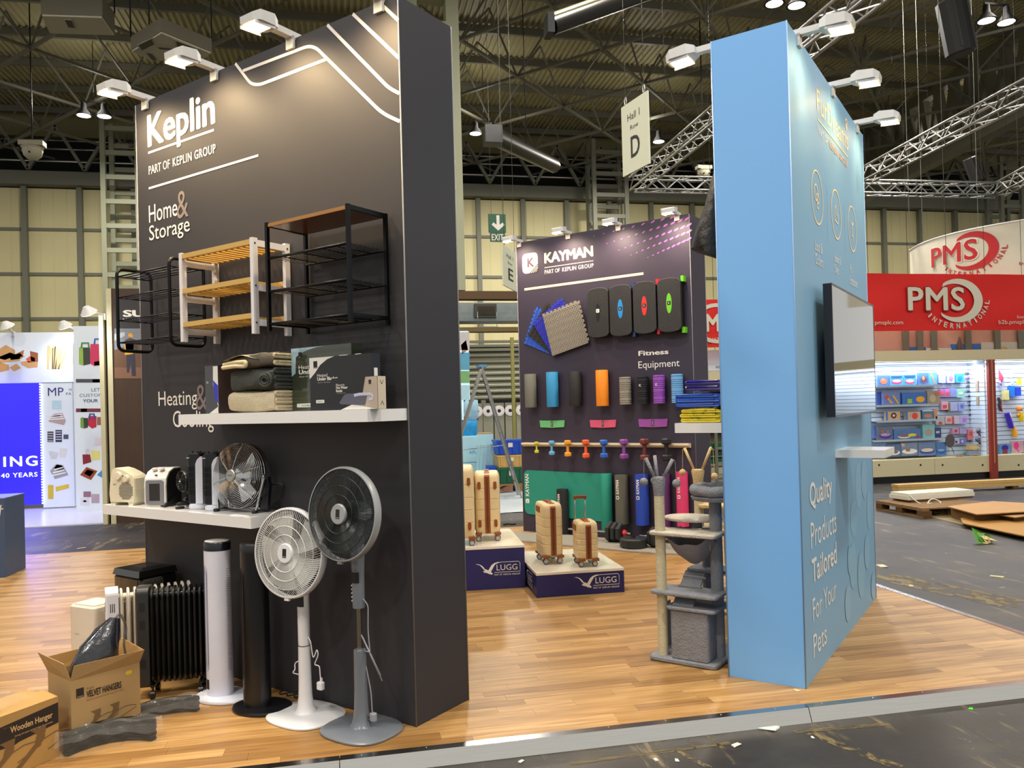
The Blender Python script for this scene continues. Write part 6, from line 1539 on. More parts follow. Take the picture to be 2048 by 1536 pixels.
# dark blue counter cut by the left edge
q = on_z(12, 1155, 0); f = yface(float(q[1])); u1 = float(q[0]); zt = f.uv(5, 998)[1]
t = thing('counter', 'dark slate blue counter cut off by the left edge of the picture', 'counter', (u1-.9, q[1], 0), 0)
B().bb((0, 0, 0), (.9, .5, zt)).build('body', M('slate_blue', (54, 70, 98), .5), t); B().bb((-.002, -.002, zt), (.903, .502, zt+.01)).build('top', M('slate_top', (90, 104, 128), .4), t)
b = B(); stroke(b, [(.9-.03, zt-.06), (.9-.06, zt-.28)], .008, -.003); stroke(b, [(.9-.1, zt-.1), (.9-.01, zt-.1)], .008, -.003); b.build('printed_line', WHITEP, t)
# ================================================================ hall middle: gap between the towers
# brown beam, duct and shutter
t = thing('trim_mezzanine_beam', 'brown timber beam across the gap between the two towers', None, tuple(on_y(918, 600, 17)), 0); t['kind'] = 'structure'
w = on_y(1050, 590, 17)[0]-t.location.x; zt = on_y(980, 582, 17)[2]-t.location.z; zb_ = on_y(980, 598, 17)[2]-t.location.z
B().bb((-1.4, 0, zb_), (w+.8, .3, zt)).build('beam', M('brown_beam', (84, 58, 26), .6), t)
z2t, z2b = on_y(980, 655, 17.6)[2]-t.location.z, on_y(980, 664, 17.6)[2]-t.location.z; B().bb((-1.4, .5, z2b), (w+.8, .8, z2t)).build('beam', M('tan_beam', (132, 112, 66), .6), t)
t = thing('duct', 'silvery ventilation duct with a dark grille under the brown beam', 'duct', tuple(on_y(918, 640, 18)), 0)
Zf = lambda y: on_y(980, y, 18)[2]-t.location.z; Xf = lambda x: on_y(x, 620, 18)[0]-t.location.x
GAL = M('galvanised', (150, 160, 160), .3, .7, var=.2, scale=5)
B().bb((-1.2, .2, Zf(640)), (Xf(1040)+.6, .9, Zf(603))).build('duct_body', GAL, t); B().bb((Xf(951), .1, Zf(634)), (Xf(995), .25, Zf(606))).build('grille_frame', STEELD, t)
b = B()
for k in range(14): b.bb((Xf(957)+k*(Xf(993)-Xf(957))/14, .08, Zf(629)), (Xf(957)+(k+.5)*(Xf(993)-Xf(957))/14, .1, Zf(611)))
o = b.build('grille_fins', M('grille_brown', (60, 48, 30), .5), t); o['kind'] = 'stuff'
t = thing('hanging_light', 'small hanging tray light below the ventilation duct', 'light', tuple(on_y(975, 658, 17.8)), 0)
b = B().bb((-.24, -.1, 0), (.24, .1, .05)); b.build('tray', GAL, t); B().bb((-.22, -.09, -.012), (.22, .09, 0)).build('lens', M('cool_lamp2', (220, 236, 250), .3, emis=(214, 234, 255), es=2.5), t)
for x in (-.22, .22): B().tube([(x, 0, .05), (x, 0, .4)], .008, 6).build('rod', GAL, t)
# roller shutter wall
t = thing('roller_shutter', 'grey ribbed roller shutter with a row of round vents at the back', 'shutter', tuple(on_y(918, 900, 30)*np.array([1, 1, 0])), 0)
Zs = lambda y: on_y(985, y, 30)[2]; Xs = lambda x: on_y(x, 750, 30)[0]-t.location.x
SHC = M('shutter_grey', (150, 150, 132), .5, .2); SHD = M('shutter_shadow', (96, 96, 84), .5)
k = 0
for k in range(9):
    za_, zb2 = Zs(800-(k+1)*12), Zs(800-k*12)
    B().loft([[(x, 0, zb2), (x, -.12, (za_+zb2)/2-.05), (x, -.12, (za_+zb2)/2+.02), (x, 0, za_), (x, .05, za_), (x, .05, zb2)] for x in (-2.5, Xs(1060)+.5)], smooth=False).build('slat', SHC, t)
for k in range(6):
    xa = Xs(941+k*22); B().bb((xa+.02, -.05, 0), (xa+Xs(963)-Xs(941)-.02, .05, Zs(806))).build('door_leaf', SHC, t)
    B().lathe([(.21, -.0), (.21, .03), (.15, .035)], 18, (xa+.21, -.05, Zs(822)), 'y').build('vent_ring', WPAINT, t); B().lathe([(.15, .03), (.02, .038)], 18, (xa+.21, -.05, Zs(822)), 'y').build('vent_hole', M('vent_dark', (20, 22, 30), .5), t)
a = (Xs(951), Zs(789)); c = (Xs(1050), Zs(783)); text('Please do not park in front of the vents', t, DARKP, (a[0], a[1], c[0], c[1]), y=-.14, bold=.03)
for k in range(3): B().bb((-2.5, -.2, Zs(700-k*8)-.05), (Xs(1060)+.5, -.05, Zs(700-k*8)+.05)).build('pipe_rail', STEEL, t)
t = thing('conduit_pipe', 'thin yellow green vertical pipe in front of the shutter', 'pipe', (float(on_y(1029, 875, 24)[0]), 24, HZ), 0); B().bar((0, 0, 0), (0, 0, float(on_y(1025, 675, 24)[2])-HZ), .1, .1).build('pipe', M('pipe_olive', (150, 144, 80), .5), t)
# lit display panel with products at the left of the gap
t, w, h, f = panel('backlit_board', 'bright backlit display panel with blue pictures left in the gap', 'sign board', 16.6, (905, 662), (941, 1000), M('backlit_panel', (200, 230, 240), .4, emis=(190, 226, 240), es=.45), z0=HZ)
for p, c in ((pix(905, 664, 939, 700), (196, 190, 190)), ([(922, 690), (932, 680), (936, 700), (924, 708)], (170, 120, 100)), (pix(905, 705, 939, 740), (90, 160, 190)), (pix(905, 742, 939, 766), (120, 170, 110)), (pix(905, 770, 939, 800), (176, 214, 226))): pic(t, f, p, c)
def ybox(name, label, cat, Y, x0, y0, x1, y1, mat, dep=.3, z=None, group=None, extra=None):
    f = yface(Y); u0, u1 = f.uv(x0, (y0+y1)/2)[0], f.uv(x1, (y0+y1)/2)[0]; pm = (x0+x1)/2; zt = f.uv(pm, y0)[1]; zb_ = f.uv(pm, y1)[1] if z is None else z
    t = thing(name, label, cat, (u0, Y, zb_), 0, group); return t, u1-u0, zt-zb_, f
for lb, x0, y0, x1, y1, c, zz0 in (('printed floral cushion hanging above the bright blue one', 928, 800, 956, 840, (150, 190, 210), None), ('bright blue printed cushion hanging in the gap', 924, 840, 954, 872, (30, 140, 200), None)):
    t, w, h, f = ybox('cushion', lb, 'cushion', 16.15, x0, y0, x1, y1, None, group='cushions in the gap')
    b = B(); 
    for sgn in (-1, 1): b.grid(lambda s, q: (w*(s+.03*sin(pi*q)*(1 if s < .5 else -1)*-1), sgn*.06*(sin(pi*s)*sin(pi*q))**.5, h*(q+.03*sin(pi*s)*(1 if q < .5 else -1)*-1)), 8, 8)
    b.build('cover', M('cushion_%d' % x0, c, .7, var=.5, scale=8), t)
WLB = M('washed_blue_wood', (170, 214, 226), .5, var=.05)
t, w, h, f = ybox('blue_locker', 'pale blue washed storage unit below the cushions in the gap', 'cabinet', 16.0, 918, 872, 958, 990, None, z=HZ); B().bb((0, 0, 0), (w, .4, h)).build('body', WLB, t)
for k in range(4): B().bb((.02, -.02, h*(k+.06)/4), (w-.02, 0, h*(k+.94)/4)).build('door_slat', WLB, t)
a = loc(f, t, 938, 908); c = loc(f, t, 953, 901); text('APL', t, M('blue_script', (60, 130, 180), .5), (a[0], a[1], c[0], c[1]), y=-.022)
t, w, h, f = ybox('slatted_chair', 'pale blue slatted chair back between locker and crates', 'chair', 15.7, 950, 886, 984, 990, None, z=HZ)
for k in range(5): B().bar((w*(.1+.2*k), -.02, h*.15), (w*(.02+.2*k)+.05, -.1, h*.98), .05, .02).build('slat', WLB, t)
B().bb((0, -.3, h*.35), (w, .05, h*.4)).build('seat', WLB, t)
for x in (.03, w-.03):
    for y in (-.27, .02): B().bb((x-.02, y-.02, 0), (x+.02, y+.02, h*.36)).build('leg', WLB, t)
t, w, h, f = ybox('cardboard_box', 'opened brown cardboard box behind the pale blue chair', 'box', 16.0, 955, 866, 985, 884, None, z=1.05); B().bb((0, 0, 0), (w, .3, h)).build('carton', KRAFT, t); B().bb((-.01, -.01, -1.115), (w+.01, .31, 0)).build('white_stand', WLB, t)
# stacked crates
CRB, CRY, CRG = M('crate_blue', (30, 78, 190), .4), M('crate_yellow', (206, 168, 96), .4), M('crate_green', (16, 92, 66), .4)
def crate(lb, x0, x1, y0, y1, m, Y, zb_, zt, d=.5):
    f = yface(Y); u0, u1 = f.uv(x0, 930)[0], f.uv(x1, 930)[0]; w = u1-u0; h = zt-zb_
    t = thing('crate', lb, 'crate', (u0, Y, zb_), 0, 'stacked plastic crates'); B().loft([[(x*s+w/2, y*s+d/2, z) for x, y in ((-w/2, -d/2), (w/2, -d/2), (w/2, d/2), (-w/2, d/2))] for s, z in ((.9, 0), (.96, h*.85))], smooth=False).build('tub', m, t)
    B().bb((-.0, 0, h*.85), (w, d, h)).build('rim', m, t)
    for k in range(5): B().bb((w*(.12+.19*k)-.012, -.012, h*.15), (w*(.12+.19*k)+.012, .03, h*.84)).build('rib', m, t)
    B().bb((w*.35, -.005, h*.5), (w*.5, .0, h*.8)).build('label', CREAMP, t)
    return t
Yc = 15.2; zc = lambda y: float(on_y(1015, y, Yc)[2])
crate('blue plastic crate on top of the crate stack', 993, 1062, 880, 910, CRB, Yc, zc(909), zc(880)); crate('tan yellow plastic crate in the middle of the crate stack', 995, 1062, 911, 935, CRY, Yc+.01, zc(935), zc(910)-.002)
crate('green plastic crate at the bottom of the crate stack', 994, 1062, 936, 972, CRG, Yc+.02, zc(968), zc(935)-.002); crate('small blue crate left of the green crate', 978, 993, 932, 950, CRB, Yc+.1, zc(966), zc(932), .4)
t = thing('pallet', 'low wooden pallet under the crate stack', 'pallet', (float(on_y(978, 970, Yc)[0]), Yc-.05, HZ), 0); hp = zc(968)-HZ
WD = M('pallet_wood', (150, 112, 62), .8, var=.2, scale=6)
for k in range(5): B().bb((0, .02+k*.12, hp-.03), (1.2, .11+k*.12, hp-.001)).build('deck_board', WD, t)
for x in (.05, .58, 1.1): B().bb((x, .02, 0), (x+.1, .58, hp-.03)).build('bearer', WD, t)
# litter of brown paper by the suitcases
t = thing('wrapping_paper', 'crumpled brown wrapping paper behind the tall plinth suitcases', 'paper', (float(on_y(985, 960, 15.0)[0])-.3, 15.0, HZ), 0); B().grid(lambda s, q: (.7*s, .4*q, .02+.12*abs(sin(7*s+3*q))*sin(pi*q)), 14, 8).build('sheet', M('brown_paper', (120, 84, 70), .7), t)
t = thing('grey_sheet', 'pale protective sheet spread on the hall floor beside the crates', 'floor covering', (2.0, 12.2, HZ), 0); B().grid(lambda s, q: (.2+1.9*s, 3.2*q, .003+.008*abs(sin(9*s+5*q))), 20, 12).build('sheet', M('pale_sheet', (178, 186, 190), .5, var=.2, scale=1.5), t)
# aluminium step ladder
def ladder(name, label, top, feetL, feetR, Y, w=.42):
    T_ = Vector(on_y(*top, Y)); L_ = Vector(on_y(*feetL, Y-.2)); R_ = Vector(on_y(*feetR, Y)); R_.z = HZ; L_.z = HZ
    t = thing(name, label, 'ladder', (T_.x, Y, HZ), 0); o = Vector((T_.x, Y, HZ)); n = Vector((.08, 1, 0))*w
    for E_, sp, nm, cnt in ((L_, .9, 'step', 8), (R_, 1, 'rung', 8)):
        for s in (0, 1):
            a, c = T_+n*(s-.5)*.8-o, E_+n*(s-.5)*1.15-o; B().bar(a, c, .055, .03).build('stile', ALU, t)
        for k in range(1, cnt):
            q = k/cnt; a = (T_-o).lerp(E_-o, q); ww = n*(.5*(.8+.35*q)); B().bar(a-ww, a+ww, .07 if nm == 'step' else .03, .02).build(nm, ALU, t)
    B().box(T_-o+Vector((0, 0, .02)), (.14, w*.9, .05)).build('top_cap', M('ladder_cap', (96, 150, 190), .4), t)
    a = (T_-o).lerp(L_-o, .62); c = (T_-o).lerp(R_-o, .60); B().tube([a, c], .007, 6).build('spreader_strap', ALU, t)
ladder('step_ladder', 'open aluminium step ladder standing in the gap between the towers', (963, 735), (880, 1000), (1040, 992), 14.3)
# ================================================================ hanging signs
def hangsign(name, label, P00, P01, w, h, rz, lines, group):
    pass
SGN = M('sign_white', (206, 208, 184), .5, var=.02)
Y = 10.0; a = on_y(1245, 216, Y); c = on_y(1295, 160, Y)
def sgn(label, px0, px1, yt0, yb0, yt1, yb1, D0, letter, nm='hanging_sign', round_top=False):
    """sign plane through the near-left edge at depth D0; its other edge depth follows from equal heights"""
    h0 = (yb0-yt0)/F*D0; D1 = h0/((yb1-yt1)/F)
    A = on_y(px0, (yt0+yb0)/2, D0); Bq = on_y(px1, (yt1+yb1)/2, D1); zt = on_y(px0, yt0, D0)[2]; zb_ = on_y(px0, yb0, D0)[2]
    ang = math.atan2(Bq[1]-A[1], Bq[0]-A[0]); w = math.hypot(Bq[0]-A[0], Bq[1]-A[1]); h = zt-zb_
    t = thing(nm, label, 'sign', (A[0], A[1], zb_), ang); B().bb((0, 0, 0), (w, .02, h)).build('board', SGN, t)
    text('Hall 1', t, DARKP, (w*.24, h*.74, w*.70, h*.84)); text('Row', t, DARKP, (w*.34, h*.60, w*.64, h*.665)); text(letter, t, DARKP, (w*.34, h*.2, w*.68, h*.5), bold=.02)
    for x in (w*.15, w*.85): B().tube([(x, .01, h), (x, .01, 14.24-zb_)], .004, 4).build('wire', M('wire_grey', (120, 120, 110), .4, .5), t); B().tube([(x+.02*cos(k), .01, h+.05+.05*sin(k)) for k in range(7)], .006, 5, closed=True).build('hook', ALU, t)
    return t
sgn('white hanging sign reading Hall 1 Row D left of the blue tower', 1244, 1296, 216, 354, 161, 308, 9.0, 'D')
sgn('white hanging sign reading Hall 1 Row E behind the purple tower edge', 1006, 1034, 488, 570, 478, 555, 13.5, 'E')
t = thing('exit_sign', 'green exit sign with a white down arrow hanging between the towers', 'sign', tuple(on_y(978, 483, 20)), 0)
w = on_y(1012, 460, 20)[0]-t.location.x; h = on_y(995, 427, 20)[2]-on_y(995, 464, 20)[2]; h2 = .25; GRN = M('exit_green', (12, 84, 54), .4)
zb_ = on_y(995, 465, 20)[2]-t.location.z; B().bb((0, 0, zb_), (w, .04, zb_+h)).build('arrow_board', GRN, t); B().bb((w*.08, 0, 0), (w*.93, .04, zb_-.01)).build('exit_board', GRN, t)
b = B(); cx = w*.55; flat(b, [(cx-.04, zb_+h*.93), (cx-.04, zb_+h*.42), (cx-.12, zb_+h*.54), (cx-.17, zb_+h*.42), (cx, zb_+h*.1), (cx+.17, zb_+h*.42), (cx+.12, zb_+h*.54), (cx+.04, zb_+h*.42), (cx+.04, zb_+h*.93)], -.003); b.build('arrow', WHITEP, t)
text('EXIT', t, WHITEP, (w*.16, .03, w*.84, zb_-.04), bold=.02)
for x in (.08, w-.08): B().tube([(x, .02, zb_+h), (x, .02, 14.24-t.location.z)], .005, 4).build('wire', M('wire_grey'), t)
# ================================================================ aluminium truss
SPK = M('speaker_black', (18, 17, 16), .6)
def truss(label, a, c, s=.29, name='box_truss', pitch=.33, cat='truss'):
    a, c = Vector(a), Vector(c); d = c-a; L = d.length; d.normalize(); n = Vector((-d.y, d.x, 0)).normalized(); up = Vector((0, 0, 1))
    t = thing(name, label, cat, a, 0, 'aluminium lighting truss')
    for sn in (-1, 1):
        for su in (-1, 1): B().tube([n*sn*s/2+up*su*s/2, d*L+n*sn*s/2+up*su*s/2], .025, 6).build('chord', ALU, t)
    b = B(); k = 0; m = int(L/pitch)
    for k in range(m):
        p, q = d*(L*k/m), d*(L*(k+1)/m); e = 1 if k % 2 else -1
        b.bar(p+n*s/2+up*e*s/2, q+n*s/2-up*e*s/2, .02); b.bar(p-n*s/2+up*e*s/2, q-n*s/2-up*e*s/2, .02); b.bar(p+n*e*s/2-up*s/2, q-n*e*s/2-up*s/2, .018); b.bar(p+n*e*s/2+up*s/2, q-n*e*s/2+up*s/2, .018)
    o = b.build('lacing', ALU, t); o['kind'] = 'stuff'
    for q in (.2, .8): B().tube([d*L*q, d*L*q+up*(14.24-a.z-d.z*L*q)], .0035, 4).build('hoist_wire', SPK, t)
    return t
zt = 6.5; A = on_z(1272, 368, zt); Bq = on_z(1712, 6, zt); C_ = on_z(1997, 381, zt); D_ = on_z(2100, 326, zt)
truss('aluminium truss running from the far corner past the blue tower top to the upper edge', A, Vector(Bq)+(Vector(Bq)-Vector(A))*.12)
truss('aluminium truss crossing level behind the blue tower', A, C_)
truss('short aluminium truss leaving the level truss toward the right edge', C_, D_)
truss('long aluminium truss rising from the blue tower side to the upper right', on_z(1733, 350, zt), on_z(2110, 152, zt))
# hung speakers
SPK = M('speaker_black', (18, 17, 16), .6)
def speaker(label, p0, p1, D, r, n_=5):
    a, c = Vector(on_y(*p0, D)), Vector(on_y(*p1, D)); d = c-a; t = thing('hanging_speaker', label, 'loudspeaker', a, 0, 'hanging speaker columns')
    B().tube([(0, 0, 0), d*.03, d*.97, d], [r*.85, r, r, r*.85], 12, smooth=False).build('cabinet', SPK, t)
    for k in range(-1, 2): B().bar(d*.06+Vector((k*r*.55, -r*.86, 0)), d*.94+Vector((k*r*.55, -r*.86, 0)), r*.16, .02).build('grille_strip', M('speaker_strip', (50, 48, 44), .4), t)
    B().tube([(r*.5, 0, 0), (r*.5, 0, 14.24-a.z)], .012, 5).build('hanger', HBH, t); return t
speaker('large black hanging speaker column at the top right', (1900, 2), (1922, 110), 14, .29)
speaker('black hanging speaker column above the right hand banner', (1938, 316), (1955, 362), 18, .17)
t = thing('tube_light', 'long dark cylinder fixture hanging at the top middle of the roof', 'fixture', tuple(on_y(1104, 52, 13)), 0); d = Vector(on_y(1300, -18, 13.6))-Vector(on_y(1104, 52, 13))
B().tube([(0, 0, 0), d], .15, 10).build('lower_tube', M('fixture_dark', (40, 38, 32), .4, .5), t); B().tube([(.0, .0, .12), d+Vector((0, 0, .12))], .1, 10).build('upper_tube', M('fixture_olive', (110, 108, 80), .35, .6), t); B().box((-.05, 0, 0), (.12, .3, .34)).build('end_cap', BLACKP, t)
B().tube([d*.5, d*.5+Vector((0, 0, 14.24-t.location.z-d.z*.5))], .01, 5).build('hanger', HBH, t)
t = thing('tube_light', 'dark sloping cylinder fixture under the roof right of the pale column', 'fixture', tuple(on_y(1108, 332, 22)), 0); d = Vector(on_y(985, 272, 18))-Vector(on_y(1108, 332, 22))
B().tube([(0, 0, 0), d], .2, 10).build('tube', M('fixture_dark'), t); B().box(d, (.4, .4, .4)).build('end_cap', BLACKP, t); B().tube([d*.5, d*.5+Vector((0, 0, 14.24-t.location.z-d.z*.5))], .012, 5).build('hanger', HBH, t)
# dome cameras
def dome(label, px, py, D, r):
    p = on_y(px, py, D); t = thing('dome_camera', label, 'camera', tuple(p), 0, 'white dome cameras'); DC = M('dome_cream', (176, 170, 142), .5)
    b = B().lathe([(r*.02, -r), (r*.5, -r*.86), (r*.86, -r*.5), (r, 0), (r*.98, r*.25)], 20); b.build('dome', DC, t); B().lathe([(r*1.05, r*.25), (r*1.08, r*.35), (r*.8, r*.5)], 20).build('collar', DC, t); B().bb((-r*1.2, -r*.6, r*.5), (r*1.2, r*.6, r*1.0)).build('bracket', DC, t)
    for x in (-.4, .4) if px > 1000 else (0,): B().lathe([(r*.12, -.0), (r*.08, .03)], 10, (x*r*1.1, -r*.86, -r*.35), 'y').build('lens', BLACKP, t)
    B().tube([(0, 0, r), (0, 0, 14.24-p[2])], .02, 5).build('hanger', HBH, t)
dome('round cream dome camera under the roof at the far left', 65, 302, 26, .28)
dome('round cream dome camera with two lenses above the level truss', 1408, 345, 22, .19)
# ceiling cassette units
CAS = M('cassette_grey', (190, 186, 160), .5); CAD = M('cassette_dark', (110, 106, 88), .5)
def cassette(label, pts, z, th, vents):
    P_ = [on_z(*p, z) for p in pts]; o = P_[0]; t = thing('air_unit', label, 'air conditioner', tuple(o), 0, 'roof air units')
    b = B().prismz([(q[0]-o[0], q[1]-o[1]) for q in P_], 0, th); b.build('casing', CAD, t)
    c = sum(P_)/len(P_); b = B().prismz([((c[0]+(q[0]-c[0])*.97)-o[0], (c[1]+(q[1]-c[1])*.97)-o[1]) for q in P_], -.04, .0); b.build('underside', CAS, t)
    for v in vents:
        V = [on_z(*p, z-.05) for p in v]; b = B().prismz([(q[0]-o[0], q[1]-o[1]) for q in V], -.06, -.045); b.build('vent', M('vent_brown', (56, 48, 34), .5), t)
        m_ = sum(V)/4; b = B().prismz([((m_[0]+(q[0]-m_[0])*1.25)-o[0], (m_[1]+(q[1]-m_[1])*1.25)-o[1]) for q in V], -.055, -.042); b.build('vent_frame', M('vent_frame_grey', (170, 170, 150), .5), t)
    for q in P_[::2]: B().tube([(q[0]-o[0], q[1]-o[1], th), (q[0]-o[0], q[1]-o[1], 14.24-z)], .02, 5).build('hanger', HBH, t)
cassette('square ceiling air unit with four vents above the left floodlights', [(262, 100), (322, 62), (424, 104), (400, 122), (300, 118)], 10.5, .32, [[(278, 90), (303, 78), (308, 88), (284, 100)], [(352, 82), (392, 97), (392, 108), (354, 92)], [(316, 94), (346, 97), (350, 100), (320, 98)], [(293, 106), (304, 108), (314, 120), (304, 119)]])
cassette('large pale box shaped air duct unit at the top left', [(82, 28), (205, 32), (230, 68), (98, 64)], 11.0, .5, [[(130, 40), (143, 41), (149, 55), (137, 54)]])
# ================================================================ toy stand on the right
Y0 = 13.5; SF = yface(Y0); SB = yface(14.25)
IV = M('ivory_board', (206, 196, 158), .6, var=.03); SLW = M('slat_white', (200, 216, 236), .5, var=.02)
st = thing('market_stand', 'long ivory stand with lit slatted back and red posts on the right', 'stand', (9.0, Y0, HZ), 0)
XL, XR, DB = -.2, 9.0, .45; zc_ = float(on_y(1745, 922, Y0)[2])-HZ
zbk = float(on_y(1745, 955, Y0)[2])-HZ
B().bb((XL, .04, 0), (XR, .9, zbk)).build('plinth', BLACKP, st)
for k in range(5): B().bb((XL+k*2.3+.004, 0, zbk), (XL+(k+1)*2.3-.004, .9, zc_)).build('front_board', IV, st)
for k, px in enumerate((1758, 1841, 1885, 1965, 2037)): q = SF.uv(px, 930); B().lathe([(.02, 0), (.02, .006)], 10, (q[0]-9.0, 0, q[1]-HZ+(.0 if k else 0)), 'y').build('bolt', DARKP, st)
hb0, hb1 = float(on_y(1760, 723, Y0)[2])-HZ, float(on_y(1760, 702, Y0)[2])-HZ
B().bb((XL, -.02, hb0), (XR, .3, hb1)).build('header_beam', IV, st)
zs = zc_; k = 0; nsl = 21; stp = (hb0-zs)/nsl
for k in range(nsl): B().bb((XL, DB, zs+k*stp+.008), (XR, DB+.03, zs+(k+1)*stp-.004)).build('slat', SLW, st)
B().bb((XL, DB+.03, zs), (XR, .9, hb0)).build('back_board', M('slat_gap', (120, 130, 150), .6), st)
B().bb((XL, .3, hb0+.1), (XR, .9, hb0+.13)).build('canopy', IV, st)
LED = M('led_strip', (246, 248, 255), .3, emis=(236, 240, 255), es=5)
b = B().bb((XL, .24, hb0-.045), (XR, .28, hb0-.02)); b.build('led_strip', LED, st)
for x in (1.0, 3.2, 5.5, 7.5): lamp('stand_led', 'AREA', (9.0+x, Y0+.22, hb0+HZ-.08), 30, (.90, .94, 1), 2.2, look=(9.0+x, Y0+.42, .3), size_y=.06)
RP = M('red_post', (140, 48, 34), .5)
for px in (1984,): 
    q = SF.uv(px, 900)[0]-9.0; B().bb((q-.075, -.06, 0), (q+.075, .0, hb0)).build('red_post', RP, st); B().bb((q-.01, -.066, .3), (q+.01, -.06, hb0)).build('post_stripe', M('post_stripe', (196, 130, 100), .5), st)
    
    for k in range(nsl): B().bb((q-.10, .03, zs+k*stp+.008), (q-.075, DB, zs+(k+1)*stp-.004)).build('side_slat', SLW, st)
q = SF.uv(1975, 900)[0]-9
# products --------------------------------------------------------------------
def hx(c): return tuple(int(c[i:i+2], 16) for i in (0, 2, 4))
def item(name, label, cat, x0, y0, x1, y1, c, art=(), out=.06, group=None, dep=.05):
    f = yface(Y0+DB-.03-out); u0, z0 = f.uv(x0, y1); u1, z1 = f.uv(x1, y0); u1 = max(u1, u0+.02)
    t = thing(name, label, cat, (u0, Y0+DB-.03-out, z0), 0, group); w, h = u1-u0, z1-z0
    B().bb((0, 0, 0), (w, dep, h)).build('pack', M('pack_'+c, hx(c), .3, var=.25, scale=14), t)
    for kk, (kind, a, b_, rx, rz, col) in enumerate(art):
        b = B(); m = M('art_'+col, hx(col), .4, var=.15)
        if kind == 'o': flat(b, [(w*(a+rx*cos(2*pi*j/14)), h*(b_+rz*sin(2*pi*j/14))) for j in range(14)], -.004-.001*kk)
        elif kind == 'r': flat(b, [(w*(a-rx), h*(b_-rz)), (w*(a+rx), h*(b_-rz)), (w*(a+rx), h*(b_+rz)), (w*(a-rx), h*(b_+rz))], -.004-.001*kk)
        elif kind == 'd': flat(b, [(w*(a-rx), h*(b_+rz)), (w*(a-rx*.5), h*(b_+rz*1.2)), (w*(a+rx), h*(b_-rz)), (w*(a+rx*.6), h*(b_-rz*1.2))], -.004-.001*kk)
        b.build('picture', m, t)
    return t
tub = lambda c: (('o', .5, .36, .40, .22, c), ('o', .5, .42, .32, .14, 'c8d8e8'), ('r', .5, .85, .42, .08, '3058a8'))
ride = lambda c: (('o', .5, .4, .34, .28, c), ('o', .45, .55, .15, .16, 'd89070'))
